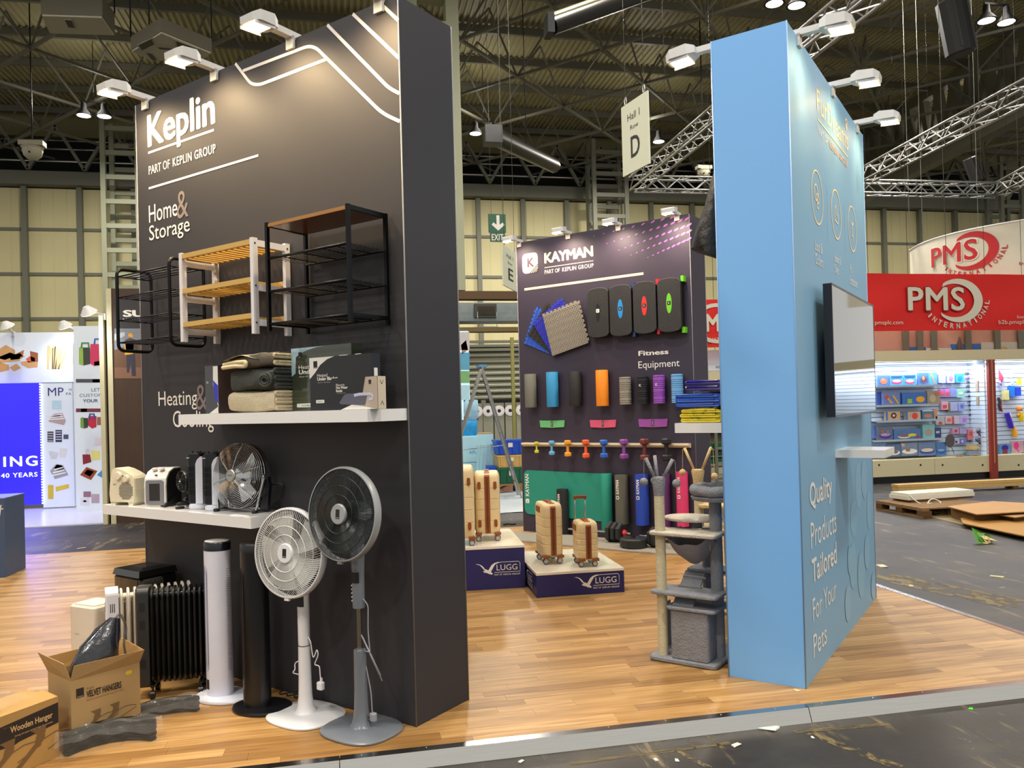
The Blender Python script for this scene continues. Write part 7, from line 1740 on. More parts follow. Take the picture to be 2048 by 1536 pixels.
IT = [ # x0,y0,x1,y1,col,art,label
 (1756, 750, 1778, 771, '5078c8', ride('c87858'), 'blue pack with a tan swimmer picture, top row left'), (1780, 750, 1806, 771, '58a0d8', tub('e83078'), 'light blue pack with a pink ring boat, top row'), (1807, 749, 1832, 771, '40a0dc', tub('ec4470'), 'light blue pack with a pink pool and duck, top row'),
 (1838, 745, 1857, 770, '4870a8', ride('684858'), 'dark blue pack with a grey boat picture, top row'), (1857, 745, 1874, 770, '4888c8', (('d', .5, .5, .25, .35, 'd87848'),), 'blue pack with an orange float picture, top row'),
 (1878, 748, 1891, 766, '98a8dc', (('r', .5, .5, .3, .2, 'd8d8f0'),), 'pale violet hanging pack, first in the right top row'), (1895, 748, 1909, 766, 'b0b0e0', (('o', .5, .5, .3, .3, '8870c0'),), 'lilac hanging pack with a violet ring, right top row'), (1912, 747, 1928, 765, '38a0e4', (('o', .5, .45, .3, .3, '2078d0'),), 'bright blue hanging pack with a ring, right top row'),
 (1754, 783, 1764, 810, '4058a0', (), 'narrow dark blue pack, second row left'), (1767, 784, 1800, 810, '6878b0', (('d', .3, .45, .25, .3, 'd8a040'), ('o', .2, .65, .11, .16, 'c84838'), ('d', .72, .4, .2, .3, 'd0a838')), 'wide blue pack with yellow and red floats, second row'), (1805, 784, 1852, 810, '3868b0', (('o', .75, .42, .18, .25, 'e8a018'), ('r', .3, .3, .1, .18, '90b848')), 'wide blue pack with a yellow ring float, second row'),
 (1855, 781, 1880, 808, '988878', (('o', .4, .4, .25, .3, 'b8a888'), ('r', .75, .8, .18, .14, 'b86040')), 'brown and grey pack, second row'), (1881, 778, 1889, 794, 'a870b8', (('r', .5, .5, .4, .2, 'e05070'),), 'red and violet hanging pack, right second row'), (1890, 777, 1900, 794, 'b080c0', (('r', .5, .4, .35, .2, 'd84868'),), 'pink hanging pack, right second row'), (1901, 776, 1913, 794, '8090d0', (), 'periwinkle hanging pack, right second row'), (1914, 778, 1929, 795, '90d0c8', (('o', .5, .5, .3, .2, 'c8e8d0'),), 'mint hanging pack, right second row'),
 (1772, 823, 1800, 841, 'c8a888', (('o', .55, .55, .2, .35, '503028'), ('o', .55, .55, .09, .15, 'e8d0c0'), ('r', .06, .5, .06, .5, '2878d0')), 'tan pack with a dark ring picture, third row'), (1812, 823, 1841, 841, 'c8a890', (('o', .6, .5, .2, .38, 'd84840'), ('r', .06, .5, .06, .5, '2878c8')), 'tan pack with a red lobster picture, third row'), (1845, 820, 1866, 841, '487898', (('o', .5, .45, .36, .2, 'c87850'), ('r', .5, .95, .5, .05, 'c8e0f0')), 'teal blue pack with an orange boat, third row'),
 (1868, 818, 1874, 840, 'c09070', (), 'slim tan pack beside the teal one, third row'), (1883, 803, 1896, 820, 'd0a0b8', (('r', .5, .4, .3, .2, 'c84858'),), 'pink and white hanging pack, right third row'), (1897, 806, 1900, 824, '786838', (), 'thin olive hanging pack, right third row'), (1901, 805, 1915, 822, 'a0a8d8', (), 'pale blue hanging pack, right third row'), (1917, 805, 1930, 822, '90a0d8', (('o', .5, .6, .25, .2, '6070c0'),), 'pale blue hanging pack with a violet mark, right third row'),
 (1872, 832, 1889, 850, 'b0b0b8', (('r', .5, .2, .2, .15, 'b05040'),), 'grey mottled hanging pack, right fourth row'), (1891, 832, 1905, 848, 'c8b0c0', (('o', .5, .5, .3, .25, 'd87050'), ('r', .95, .5, .05, .5, 'd04838')), 'white pack with an orange ball, right fourth row'), (1907, 832, 1919, 848, 'c0b8d0', (('r', .05, .5, .06, .5, 'd05040'),), 'white and red edged hanging pack, right fourth row'), (1920, 831, 1934, 848, 'b0a8e0', (('o', .6, .5, .3, .25, 'b878d0'),), 'violet hanging pack, right fourth row'),
 (1743, 851, 1753, 877, '6888c8', (), 'narrow blue pack, pool row left end'), (1756, 852, 1785, 880, '687088', (('o', .5, .3, .42, .22, '583098'), ('o', .5, .38, .34, .12, 'b0a0c8'), ('o', .3, .6, .1, .16, 'b06848'), ('o', .65, .55, .1, .14, '7088a8')), 'pack with a purple paddling pool and swimmers'),
 (1788, 857, 1841, 880, '5078b0', (('o', .38, .3, .24, .18, 'e8d8a8'), ('o', .38, .4, .22, .16, '806878'), ('o', .68, .42, .16, .14, 'e8d020'), ('o', .9, .2, .06, .16, 'b04048')), 'wide blue pack with cream pool and yellow ring'), (1846, 848, 1869, 878, '80b8b8', (('o', .5, .45, .3, .22, 'b09890'),), 'tall mint green pack, pool row'), (1871, 855, 1882, 878, '404878', (('r', .4, .6, .3, .1, 'b0b8d0'),), 'dark blue small pack beside the mint one'),
 (1743, 885, 1772, 905, '6080a8', (('o', .5, .3, .4, .2, '90a8c0'),), 'blue boxed pool, bottom row left'), (1772, 888, 1802, 914, '587098', (('o', .5, .32, .42, .2, 'd8dce0'), ('o', .5, .38, .3, .14, '886050')), 'boxed white rimmed pool, bottom row second'), (1802, 885, 1836, 912, '7888a0', (('o', .5, .34, .44, .2, 'e0e4e8'), ('o', .4, .45, .14, .14, 'a07860'), ('r', .12, .85, .1, .12, 'c0a898')), 'boxed white paddling pool with bathers, bottom row'),
 (1836, 884, 1872, 912, '6880a8', (('d', .5, .3, .42, .05, '2840a0'), ('o', .5, .34, .4, .2, '3048b0'), ('o', .5, .42, .34, .14, 'd8c8b8')), 'boxed royal blue rectangular pool, bottom row'), (1872, 884, 1892, 912, '5078b0', (('o', .5, .35, .42, .2, '2058b8'), ('o', .5, .42, .34, .1, '88a8d0')), 'boxed blue round pool, bottom row right end'),
 (1905, 856, 1918, 868, 'c090b0', (('r', .5, .5, .2, .2, 'b03048'),), 'small hanging figures pack, lower right left one'), (1920, 856, 1933, 868, 'a8a0d0', (), 'small hanging figures pack, lower right right one'), (1906, 877, 1919, 888, 'b8b8d8', (('r', .5, .4, .15, .2, '303848'),), 'small swim mask pack, lowest hooks left'), (1921, 877, 1933, 888, '7880c8', (('o', .3, .5, .16, .25, 'd0d0e8'),), 'small blue swim mask pack, lowest hooks right'),
 (1936, 858, 1950, 880, 'd08090', (('r', .4, .6, .2, .2, 'd85040'),), 'red and pink hanging pack left of the pinwheels'), (1956, 761, 1967, 783, 'b8a090', (('o', .5, .5, .3, .3, 'd0b098'),), 'small brown card pack, upper one near the red post'), (1957, 792, 1968, 810, 'b0a088', (('d', .5, .5, .2, .3, 'e0dcc8'),), 'small brown card pack, lower one near the red post'),
 (1937, 889, 1960, 900, 'd0b070', (('r', .5, .5, .4, .3, 'd8c090'),), 'tan printed upper basket pack below the pinwheels'), (1937, 900, 1970, 913, '8898b0', (('r', .5, .15, .46, .15, 'd0a860'),), 'grey blue basket pack below the pinwheels'),
 (1999, 889, 2021, 911, '5890c0', (('o', .5, .7, .3, .3, '3020a0'), ('r', .5, .35, .2, .2, '902038')), 'blue pack with dark toy, right bay bottom'), (2024, 881, 2048, 906, 'c0a0b0', (('o', .35, .6, .22, .3, 'e83888'), ('d', .4, .3, .2, .2, 'e83888')), 'clear pack with a pink toy, right bay bottom'), (2048, 881, 2080, 906, '706888', (('o', .3, .5, .3, .3, '902840'),), 'dark pack at the right picture edge, bottom'),
 (2004, 760, 2009, 776, 'a0a8d8', (), 'thin pale pack at the left of the right bay'), (2008, 780, 2018, 800, 'd8d090', (), 'pale yellow blow up toy bag, right bay'), (2020, 772, 2030, 794, '1878e0', (), 'bright blue bucket shaped pack, right bay top'), (2032, 774, 2042, 792, '2848d8', (), 'royal blue bucket shaped pack, right bay top'),
]
for (x0, y0, x1, y1, c, art, lb) in IT: item('boxed_toy' if (x1-x0) > 17 else 'toy_pack', lb, 'toy pack', x0, y0, x1, y1, c, art, out=.20 if y0 > 880 else (.25 if 1950 < x0 < 1972 else .14 if x1-x0 > 17 else .06), group='toy packs on the lit stand', dep=.06)
# clear product shelves on the slats
for y_, xa, xb in ((772, 1750, 1876), (811, 1750, 1856), (842, 1750, 1870), (881, 1743, 1885)):
    f = yface(Y0+DB-.2); u0, z0 = f.uv(xa, y_); u1 = f.uv(xb, y_)[0]; t = thing('acrylic_shelf', {772: 'top', 811: 'second', 842: 'third', 881: 'lowest'}[y_]+' pale narrow shelf on the lit slatted back', 'shelf', (u0, Y0+DB-.25, z0-.015), 0, 'pale shelves of the toy stand')
    B().bb((0, 0, 0), (u1-u0, .25, .012)).bb((0, -.01, -.02), (u1-u0, 0, .02)).build('shelf_plate', M('pale_acrylic', (190, 208, 226), .2, alpha=.7), t)
# hanging goggles in one vertical row
for k, y_ in enumerate((747, 756, 765, 774, 784, 793, 804, 811, 820, 830, 839)):
    f = yface(Y0+DB-.03); u, z = f.uv(1933+k*.9+(k % 3), y_); t = thing('goggles', 'dark swimming goggles in the vertical row, %s from the top' % ('first', 'second', 'third', 'fourth', 'fifth', 'sixth', 'seventh', 'eighth', 'ninth', 'tenth', 'lowest, eleventh')[k], 'goggles', (u, Y0+DB-.03, z), 0, 'row of swimming goggles')
    gm_ = M('goggle_dark', (34, 28, 60), .3) if k not in (1, 10) else M('goggle_violet', (150, 80, 140), .3)
    for s in (-1, 1): B().tube([(s*.026+.02*cos(2*pi*j/12), -.01, .012*sin(2*pi*j/12)) for j in range(12)], .006, 5, closed=True).build('lens_rim', gm_, t)
    B().tube([(-.046, -.01, 0), (-.03, -.01, .022), (.03, -.01, .024), (.046, -.01, 0)], .005, 5).build('strap', gm_, t)
# dark round tennis drum, pinwheels, heap of glasses
f = yface(Y0+.2); u, z = f.uv(1899, 881); t = thing('round_bat', 'round dark grey disc toy standing tilted on the counter', 'toy', (u, Y0+.2, z-.14), 0); B().lathe([(.13, 0), (.14, .01), (.13, .03)], 24, (0, 0, .14), 'y', sx=.75).build('disc', M('disc_grey', (84, 80, 84), .5), t); B().tube([(.03, 0, .03), (.08, -.02, -.12)], .006, 5).build('handle', SPK, t)
u, z = f.uv(1958, 878); t = thing('pinwheel_bunch', 'bunch of dark multicoloured metallic pinwheels on the stand counter', 'pinwheels', (u, Y0+.18, z-.25), 0, None)
for k, (dx, dz, c) in enumerate(((0, .12, '601830'), (.04, .02, 'd85030'), (-.07, .0, '204070'), (.0, -.05, '282838'), (.08, .07, '305868'), (-.04, .17, '402048'), (.1, -.02, 'e07040'))):
    b = B()
    for j in range(8):
        a = 2*pi*j/8; b.add([(dx, 0, .25+dz), (dx+.07*cos(a), -.01, .25+dz+.07*sin(a)), (dx+.05*cos(a+.5), -.02, .25+dz+.05*sin(a+.5))], [(0, 1, 2)], False)
    b.build('pinwheel', M('foil_'+c, hx(c), .2, .6), t)
for k in range(3): B().tube([(.03*k, 0, .0-.15), (.02*k, 0, .25)], .004, 4).build('stick', DARKP, t)
zct = zc_+HZ
for k in range(6):
    u = f.uv(1908+k*8, 912)[0]; t = thing('sunglasses', ('red', 'dark red', 'silver', 'blue', 'violet', 'green')[k]+' toy sunglasses lying on the stand counter', 'sunglasses', (u, Y0+.08+.02*(k % 2), zct+.004), .3*k, 'toy sunglasses on the counter')
    for s in (-1, 1): B().lathe([(.022, 0), (.022, .008)], 10, (s*.028, 0, 0), 'z').build('lens', M('sg_%d' % k, ((170, 20, 40), (90, 20, 30), (150, 160, 180), (30, 70, 180), (100, 50, 150), (30, 120, 80))[k], .15, .5), t)
    B().tube([(-.055, .01, .004), (-.06, .08, .004)], .003, 4).tube([(.055, .01, .004), (.06, .08, .004)], .003, 4).build('arms', DARKP, t)
# big toys in the right bay
def blob(name, label, x, y, parts, Yf=Y0+DB-.06, grp='large water toys in the right bay'):
    f = yface(Yf); u, z = f.uv(x, y); t = thing(name, label, 'toy', (u, Yf, z), 0, grp)
    for nm, c, pts, r in parts:
        B().tube([(a*.0085, -.02, -b_*.0085) for a, b_ in pts], r, 8).build(nm, M('toy_'+c, hx(c), .3), t)
blob('toy_fish', 'pink red banana shaped toy in the right bay', 1996, 740, [('body', 'e84058', [(0, 0), (5, 12), (6, 22), (2, 28)], [.008, .04, .045, .02]), ('tail', 'c8a0c0', [(1, 26), (5, 36)], .02)])
blob('toy_lobster', 'black and red jointed toy hanging beside the red post', 1995, 795, [('body', '383030', [(0, 0), (4, 10), (2, 20), (6, 32)], [.03, .035, .035, .03]), ('claws', 'e05040', [(2, 4), (8, 14), (6, 26), (10, 34)], [.02, .024, .024, .018])])
blob('water_gun', 'violet and white water gun hanging in the right bay', 2012, 826, [('barrel', '4028b0', [(0, 0), (8, 24), (12, 36)], [.05, .055, .05]), ('tank', 'd8d0e0', [(8, 0), (15, 24)], .014), ('grip', 'e8e040', [(5, 10), (8, 16)], .03)])
blob('water_pistol', 'orange bottle shaped toy below the water gun', 2026, 852, [('bottle', 'e8a020', [(0, 0), (1, 12), (3, 26)], [.02, .05, .055])])
blob('monkey_toy', 'white and blue animal bucket toy in the right bay', 2022, 750, [('head', 'd8dce8', [(0, 0), (1, 8)], .05), ('arms', 'c8d0e0', [(-8, 26), (0, 18), (8, 14)], .02), ('eye', 'd86850', [(1, 3), (1, 5)], .02)])
blob('frog_toy', 'yellow green animal toy above the royal blue bucket', 2037, 756, [('head', 'd0e028', [(0, 0), (0, 8), (-1, 16)], [.03, .045, .05])])
blob('duck_toy', 'orange and yellow inflatable toy at the right picture edge', 2037, 812, [('head', 'f08828', [(0, 0), (1, 12)], [.04, .06]), ('body', 'f0d020', [(3, 16), (4, 30), (5, 38)], [.05, .05, .03]), ('wing', 'f0a020', [(-6, 24), (2, 18)], .03)])
# ================================================================ banners
REDB = M('banner_red', (214, 26, 18), .7, var=.06, bump=.25, bscale=3); CLO = M('banner_cream', (214, 208, 188), .8, var=.04, bump=.2, bscale=3)
def pms(par, x, z, s, mat, mat2, y=-.01, line=None, fn=None):
    """s = overall width"""
    k = dict(curve_fn=fn) if fn else dict(y=y)
    def P(a, c): return (fn(a, c) if fn else (a, y, c))
    def ringp(cx, cz, R, r, dx, a0, a1, n=40):
        o = [(cx+R*cos(radians(a0+(a1-a0)*i/n)), cz+R*.78*sin(radians(a0+(a1-a0)*i/n))) for i in range(n+1)]
        q = [(cx+dx+r*cos(radians(a1+(a0-a1)*i/n)), cz+r*.74*sin(radians(a1+(a0-a1)*i/n))) for i in range(n+1)]
        return o, q[::-1]
    o, q = ringp(x+.60*s, z+.50*s*.55, .29*s, .235*s, -.05*s, 128, -135)
    b = B()
    for i in range(len(o)-1): b.add([P(*o[i]), P(*o[i+1]), P(*q[i+1]), P(*q[i])], [(0, 1, 2, 3)], False)
    b.build('crescent_mark', mat2, par)
    if line: text('PMS', par, line, (x-.012*s, z+.158*s, x+.682*s, z+.427*s), bold=.05, spacing=1.05, **(dict(curve_fn=(lambda a, c: fn(a, c, .004))) if fn else dict(y=y-.004)))
    text('PMS', par, mat, (x, z+.17*s, x+.67*s, z+.415*s), bold=.028, spacing=1.06, **(dict(curve_fn=(lambda a, c: fn(a, c, .008))) if fn else dict(y=y-.008)))
    cx, cz, R = x+.56*s, z+.30*s, .345*s
    word = 'INTERNATIONAL'
    for i, ch in enumerate(word):
        a = radians(-142+i*(142-8)/(len(word)-1)); px_, pz_ = cx+R*1.12*cos(a), cz+R*.84*sin(a); hh = .028*s; rot = a+pi/2
        def fn2(u_, v_, px_=px_, pz_=pz_, rot=rot): 
            X = px_+u_*cos(rot)-v_*sin(rot); Z = pz_+u_*sin(rot)+v_*cos(rot); return P(X, Z)
        text(ch, par, mat, (-.3*hh if ch == 'I' else -.75*hh, -hh, .3*hh if ch == 'I' else .75*hh, hh), curve_fn=fn2, bold=.03)
Yb_ = 13.3; f = yface(Yb_); u0 = f.uv(1740, 600)[0]; u1 = f.uv(2120, 600)[0]; zt_ = f.uv(1900, 548)[1]; zb_ = f.uv(1900, 661)[1]; w, h = u1-u0, zt_-zb_
t = thing('red_banner', 'wide red cloth banner with white PMS letters above the toy stand', 'banner', (u0, Yb_, zb_), 0)
B().grid(lambda s, q: (-.25+(w+.25)*s, .012*sin(21*s+3*q)+.008*sin(9*s-7*q), h*q), 60, 8).build('cloth', REDB, t)
for k in range(6): B().bar((w*k/5, .03, h), (w*k/5, .03, 14.24-zb_), .006).build('hanger', SPK, t)
def fl(px, py): q = f.uv(px, py); return (q[0]-u0, q[1]-zb_)
a = fl(1815, 655); c = fl(1961, 558); pms(t, a[0], a[1]-.0+.0, (c[0]-a[0])*1.13, CLO, CLO, y=-.03, line=M('banner_red_dark', (150, 16, 16), .7))
a = fl(1748, 652); c = fl(1804, 641); text('pmsplc.com', t, CLO, (a[0], a[1], c[0], c[1]), y=-.03); a = fl(1995, 651); c = fl(2070, 640); text('b2b.pmsplc.com', t, CLO, (a[0], a[1], c[0]+.05, c[1]), y=-.03); a = fl(2032, 637); c = fl(2075, 631); text('Ecommerce site', t, CLO, (a[0], a[1], c[0], c[1]), y=-.03)
# red banner glimpsed left of the blue tower
Yb2 = 13.6; f2 = yface(Yb2); p0 = f2.uv(1411, 695); zt2 = f2.uv(1425, 599)[1]; 
t = thing('red_banner', 'red banner with white letters glimpsed between purple and blue towers', 'banner', (p0[0]-.12, Yb2, p0[1]), 0); h2_ = zt2-p0[1]
B().grid(lambda s, q: (.9*s, .01*sin(11*s), h2_*q), 20, 4).build('cloth', REDB, t); B().bar((.45, 0, h2_), (.45, 0, 14.24-p0[1]), .006).build('hanger', SPK, t)
text('PMS', t, CLO, (-.12+.02, h2_*.32, .62, h2_*.7), y=-.03, bold=.05); b = B(); stroke(b, [(.35+.42*cos(radians(q)), h2_*.5+h2_*.38*sin(radians(q))) for q in range(150, -151, -12)], .07, -.025); b.build('crescent_mark', CLO, t); text('INTERNATIONAL', t, CLO, (-.08, h2_*.1, .7, h2_*.2), y=-.03)
f3 = yface(14.0); q = f3.uv(1412, 742); q1 = f3.uv(1450, 700)
t = thing('sign_board', 'pale blue board with small dark letters below the glimpsed red banner', 'sign board', (q[0]-.1, 14.0, q[1]), 0); B().bb((0, 0, 0), (.6, .03, q1[1]-q[1])).build('board', LW, t); a = f3.uv(1431, 737); text('WONDER', t, NB, (a[0]-q[0]+.1, .04, a[0]-q[0]+.4, .10))
B().bb((0, 0, -.25), (.6, .03, -.005)).build('lower_board', IV, t); B().bar((.3, .01, .3), (.3, .01, 14.24-q[1]), .006).build('hanger', SPK, t)
# racks with green trays glimpsed behind the grey cat tree
for k, (y0, y1, c) in enumerate(((884, 899, (16, 84, 46)), (900, 912, (12, 60, 36)), (914, 928, (16, 84, 46)), (932, 948, (190, 180, 150)))):
    f4 = yface(12.6); a = f4.uv(1424, y1); c2 = f4.uv(1450, y0); t = thing('tray', ('top green', 'second green', 'third green', 'cream')[k]+' tray stacked on the rack behind the purple tower edge', 'tray', (a[0], 12.6, a[1]), 0, 'trays on the rack')
    B().bb((0, 0, 0), (.8, .4, .03)).bb((0, 0, .03), (.8, .02, c2[1]-a[1]-.02)).bb((0, .38, .03), (.8, .4, c2[1]-a[1]-.02)).build('tray_body', M('tray_%d' % k, c, .4), t)
f4 = yface(12.7); a = f4.uv(1426, 940); t = thing('tray_rack', 'dark rack holding green trays behind the purple tower edge', 'rack', (a[0], 12.75, HZ), 0)
for x in (0, .8):
    for y in (-.2, .2): B().bb((x-.02, y-.02, 0), (x+.02, y+.02, 1.75)).build('upright', STEEL, t)
for z in (.3, .6, .85): B().bb((0, -.2, z), (.8, .2, z+.02)).build('shelf', M('rack_shelf', (150, 146, 130), .5), t)
# white curved banner
t = thing('round_banner', 'large curved cream hanging banner with red PMS letters, above the red one', 'banner', (0, 0, 0), 0)
Q0 = on_y(1821, 520, 16.4); Q1 = on_y(2060, 470, 13.4); zt_ = float(on_y(1830, 497, 16.2)[2]); zb_ = zt_-1.45
dv = Vector((Q1[0]-Q0[0], Q1[1]-Q0[1], 0)); Lb = dv.length; dn = dv.normalized(); nn = Vector((dn.y, -dn.x, 0)); t.location = (Q0[0], Q0[1], zb_)
if nn.y > 0: nn = -nn
def cb(s_, z, e=0):
    x = s_; bow = .55*(1-((x-Lb*.55)/(Lb*.55))**2) if x > 0 else 0; q = max(0, .18-x)
    p = dn*(x+ (0 if x > .0 else 0))+nn*(bow+e)+Vector((0, 0, z)); return (p.x, p.y, p.z)
B().grid(lambda s, q: cb(-.02+(Lb+1.2)*s, 1.45*q), 50, 6).build('cloth', CLO, t); B().tube([cb(-.02+(Lb+1.2)*k/30, 1.45) for k in range(31)], .02, 6).build('top_hoop', WPAINT, t)
for k in range(4): B().bar(cb(Lb*k/4, 1.45), (cb(Lb*k/4, 1.45)[0], cb(Lb*k/4, 1.45)[1], 14.24-zb_), .008).build('wire', M('wire_grey'), t)
RDL = M('red_letters', (188, 30, 34), .6)
pms(t, Lb*.36, .52, Lb*.58, RDL, RDL, fn=lambda a, c, e=0: cb(a, c, .02+e), line=M('white_outline', (236, 232, 220), .6))
text('b2b.pmsplc', t, RDL, (Lb*.98, .55, Lb*1.2, .63), curve_fn=lambda a, c: cb(a, c, .02))
# backdrop boards and metal frame above the stand
t = thing('rear_display', 'pink tinted rear boards with blue and yellow pictures above the toy stand', 'display wall', (10.0, 15.4, 0), 0)
f5 = yface(15.4); 
def r5(x0, y0, x1, y1, m, y=0, nm='board'):
    a = f5.uv(x0, y1); c = f5.uv(x1, y0); B().bb((a[0]-10, y, a[1]), (c[0]-10, y+.04, c[1])).build(nm, m, t)
PKB = M('pink_board', (206, 160, 140), .6)
for x0, x1 in ((1740, 1806), (1812, 1835), (1840, 1862), (1867, 1930), (1938, 1987), (1996, 2034), (2040, 2080)): r5(x0, 655, x1, 712, PKB)
for x in (1808, 1836, 1864, 1932, 1990, 2037): r5(x-4, 655, x+5, 720, STEEL, -.08, 'frame_post')
r5(1813, 694, 1848, 712, M('sky_board', (48, 110, 190), .5), -.04, 'blue_board'); r5(1902, 688, 1958, 712, M('sky_board'), -.04, 'blue_board'); r5(1850, 696, 1900, 712, M('white_board', (220, 222, 216), .5), -.045, 'white_board'); r5(1960, 684, 2034, 712, M('pale_board', (206, 204, 190), .5), -.04, 'pale_board')
b = B(); a = f5.uv(2006, 700); flat(b, [(a[0]-10+.1*cos(2*pi*k/16), a[1]-.02+.085*sin(2*pi*k/16)) for k in range(16)], -.05); b.build('sun_picture', M('sun_yellow', (214, 180, 30), .5), t)
a = f5.uv(1852, 712); text('OS', t, M('sky_board'), (a[0]-10, a[1]+.01, a[0]-10+.3, a[1]+.14), y=-.055, bold=.05)
p5 = f5.uv(1903, 708); b = B().lathe([(.16, 0), (.06, .08), (.05, .22), (.015, .36)], 10, (p5[0]-10, -.25, p5[1])); b.build('statue', M('statue_brown', (90, 70, 50), .5), t)
B().bb((-.5, .04, 0), (5.5, .2, 2.6)).build('rear_wall', M('rear_wall_white', (206, 206, 200), .6), t)
# ================================================================ pallet and cardboard on the hall floor
def onf(px, py, z=HZ): q = on_z(px, py, z); return Vector((q[0], q[1], z))
PW = M('old_pallet_wood', (128, 96, 56), .85, var=.3, scale=7); PWD = M('pallet_side', (92, 62, 30), .85, var=.2)
a0, a1, a3 = onf(1752, 1019), onf(1846, 1037), onf(1835, 990)
t = thing('pallet', 'worn wooden pallet on the hall floor right of the blue tower', 'pallet', a0, math.atan2((a1-a0).y, (a1-a0).x)); Lp = (a1-a0).length; Dp_ = 1.15
for k in range(7): B().bb((-.0+Lp*(k)/7+.01, 0, .115), (Lp*(k+1)/7-.012, Dp_, .135)).build('deck_board', PW, t)
for y in (0, .5, 1.0): 
    for x in (0, Lp/2-.06, Lp-.12): B().bb((x, y, .02), (x+.13, y+.13, .095)).build('block', PWD, t)
    B().bb((0, y, .095), (Lp, y+.1, .115)).build('stringer', PW, t); B().bb((0, y, 0), (Lp, y+.11, .02)).build('bottom_board', PW, t)
z0 = HZ+.137; a = on_z(1822, 1004, z0)
t = thing('foam_board_stack', 'long white boxed stack of boards lying on the pallet', 'boards', (a[0], a[1], z0), radians(4))
wq = np.linalg.norm(on_z(1953, 996, z0)[:2]-a[:2]); 
B().bb((0, 0, 0), (wq, .35, .03)).build('brown_board', M('hardboard', (150, 104, 66), .6), t); B().bb((-.08, -.04, .032), (wq-.02, .34, .085)).build('white_board', M('white_foam', (214, 208, 190), .6), t); B().bb((-.06, -.02, .087), (wq-.02, .33, .12)).build('white_board', M('white_foam'), t)
t = thing('strapping', 'loose cream plastic strapping curled on the pallet', 'strap', (float(a[0])+.05, float(a[1])-.14, z0), 0)
b = B(); pts = [(-.1, .1, .1), (-.03, .02, .0), (.05, -.06, -.03), (.12, -.02, .04), (.22, .0, .05), (.3, -.05, 0.0), (.2, -.1, -.02), (.05, -.06, .0)]
b.tube(bend(pts, .08), .008, 5); b.build('strap', CREAMP, t)
a = onf(1798, 989); t = thing('timber_plank', 'long pale timber planks lying behind the pallet', 'timber', a, radians(-2))
B().bb((0, 0, .05), (4.2, .18, .11)).build('plank', M('pale_timber', (196, 160, 96), .7, var=.1), t); B().bb((.0, .02, .115), (4.2, .2, .16)).build('plank', M('pale_timber'), t)
for x in (.3, 2.2, 3.8): B().bb((x, 0, 0), (x+.1, .2, .05)).build('bearer', PWD, t)
def sheet(label, pts, z, mat, name='cardboard_sheet', lift=0.02, th=.012):
    P_ = [on_z(*p, HZ+z) for p in pts]; o = P_[0]; t = thing(name, label, 'cardboard', (o[0], o[1], HZ+z), 0, 'flattened cardboard')
    B().prismz([(q[0]-o[0], q[1]-o[1]) for q in P_], 0, th).build('sheet', mat, t)
    if z > .03: B().prismz([(((q[0]-o[0])*.8+.1), ((q[1]-o[1])*.8+.05)) for q in P_], -z+.001, -.001).build('folded_layers', M('card_brown_dark', (116, 82, 40), .8), t)
CB = M('card_brown', (178, 134, 82), .75, var=.1, scale=3); CB2 = M('card_gold', (168, 122, 56), .75, var=.1)
sheet('large brown cardboard sheet lying on top right of the pallet', [(1894, 1014), (1953, 1030), (2060, 1024), (2060, 1008), (1985, 1004)], .16, CB); sheet('second brown cardboard sheet under the large one near the right edge', [(1985, 1029), (2030, 1036), (2080, 1030), (2080, 1018)], .12, CB)
sheet('golden folded cardboard lying lowest at the right picture edge', [(1921, 1038), (1926, 1048), (2060, 1076), (2080, 1050), (1960, 1026)], .05, CB2)
sheet('flat pale cardboard on the floor between pallet and folded card', [(1858, 1034), (1925, 1050), (1960, 1030), (1900, 1024)], .0, M('card_pale', (140, 124, 86), .8), th=.006)
t = thing('plastic_scrap', 'grey plastic scrap under the cardboard edge', 'litter', onf(1945, 1052), .3); b = B().loft([[(0, 0, 0), (.3, .02, 0), (.3, .03, .01), (0, .01, .01)], [(.1, .05, .02), (.25, .1, .14), (.26, .11, .14), (.1, .06, .03)]], smooth=False); b.build('scrap', M('grey_plastic_scrap', (130, 134, 140), .3), t)
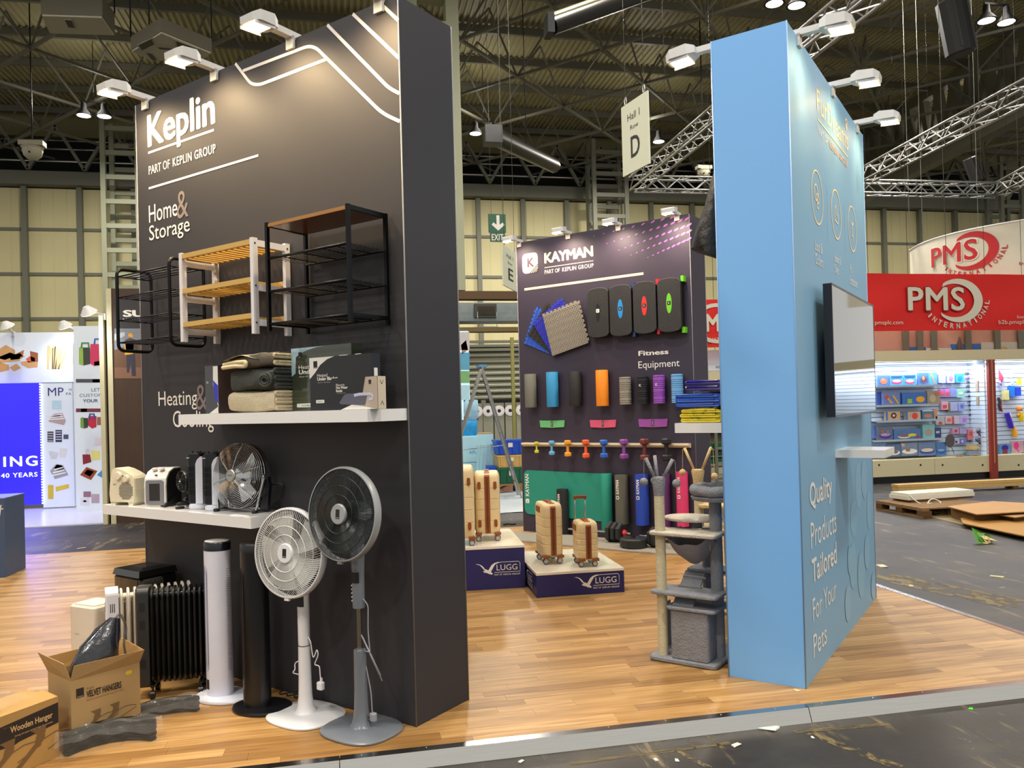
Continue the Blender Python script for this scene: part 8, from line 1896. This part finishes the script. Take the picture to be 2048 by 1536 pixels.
# green crumpled wrapper
t = thing('crumpled_wrapper', 'crumpled green and cream wrapper on the dark hall floor', 'litter', onf(1972, 1086), 0)
rg = random.Random(11); b = B(); V = [(rg.uniform(-.13, .13), rg.uniform(-.07, .07), rg.uniform(0, .2)*(1-abs(k-6)/9)) for k in range(14)]
b.add(V, [(k, k+1, (k+4) % 14) for k in range(0, 13)]+[(k, (k+3) % 14, (k+5) % 14) for k in range(10)], False); b.cur = 0; b.build('green_foil', M('green_foil', (76, 140, 40), .4), t); B().add([(x*.8+.02, y-.03, z*.7) for x, y, z in V], [(k, k+1, (k+3) % 14) for k in range(12)], False).build('cream_inner', M('cream_inner', (206, 186, 130), .5), t)
# litter on both floors
def scrap(label, px, py, s, rgb, z=HZ, seed=0, name='paper_scrap'):
    rg = random.Random(seed); p = on_z(px, py, z); t = thing(name, label, 'litter', (p[0], p[1], z+.001), rg.uniform(0, 3), 'scraps of paper on the floor')
    B().loft([[(x*s*rg.uniform(.8, 1.2), y*s*rg.uniform(.4, .7), h_) for x, y in ((-1, -1), (1, -1), (1.1, .8), (-.8, 1))] for h_ in (0, s*.12)], smooth=False).build('scrap', M('scrap_%d_%d_%d' % rgb, rgb, .7), t)
for k, (lb, px, py, s, c) in enumerate((('white torn paper at the metal edging right of centre', 1536, 1457, .05, (196, 206, 200)), ('cream paper scrap on the dark floor, lower centre', 1472, 1490, .025, (206, 196, 180)), ('small white scrap below the edging, left of centre', 1146, 1495, .02, (190, 190, 190)),
      ('tiny pale scrap at the lower left of the dark floor', 1042, 1523, .015, (200, 200, 190)), ('bright green scrap on the dark floor at lower right', 1942, 1418, .018, (60, 200, 40)), ('cream crumb on the boards below the blue tower corner', 1593, 1381, .018, (206, 186, 140)),
      ('cream scrap beyond the platform edge, upper right', 1995, 1154, .05, (190, 180, 140)), ('small cream scrap near the platform side edge', 1822, 1172, .03, (196, 180, 130)), ('pale scrap on the far left floor by the boards', 162, 1097, .05, (200, 180, 140)),
      ('black and white scrap at the end of the blue tower', 1765, 1133, .06, (206, 190, 160)), ('sliver of white paper, lower middle of the dark floor', 1312, 1520, .014, (210, 210, 204)), ('pale sliver near the bottom edge', 1354, 1521, .014, (206, 206, 196)), ('white speck at the foot of the metal edging, right', 1625, 1475, .012, (210, 210, 206)))):
    scrap(lb, px, py, s, c, z=.0 if 'boards below' in lb else HZ, seed=k)
t = thing('small_black_object', 'small dark cable end lying beyond the tall plinth', 'litter', tuple(on_z(1018, 1050, HZ)), 0); B().tube(bend([(-.08, 0, .01), (0, .03, .015), (.05, -.02, .01), (.1, .02, .01)], .03), .012, 6).build('cable', DARKP, t)
bpy.context.view_layer.update()
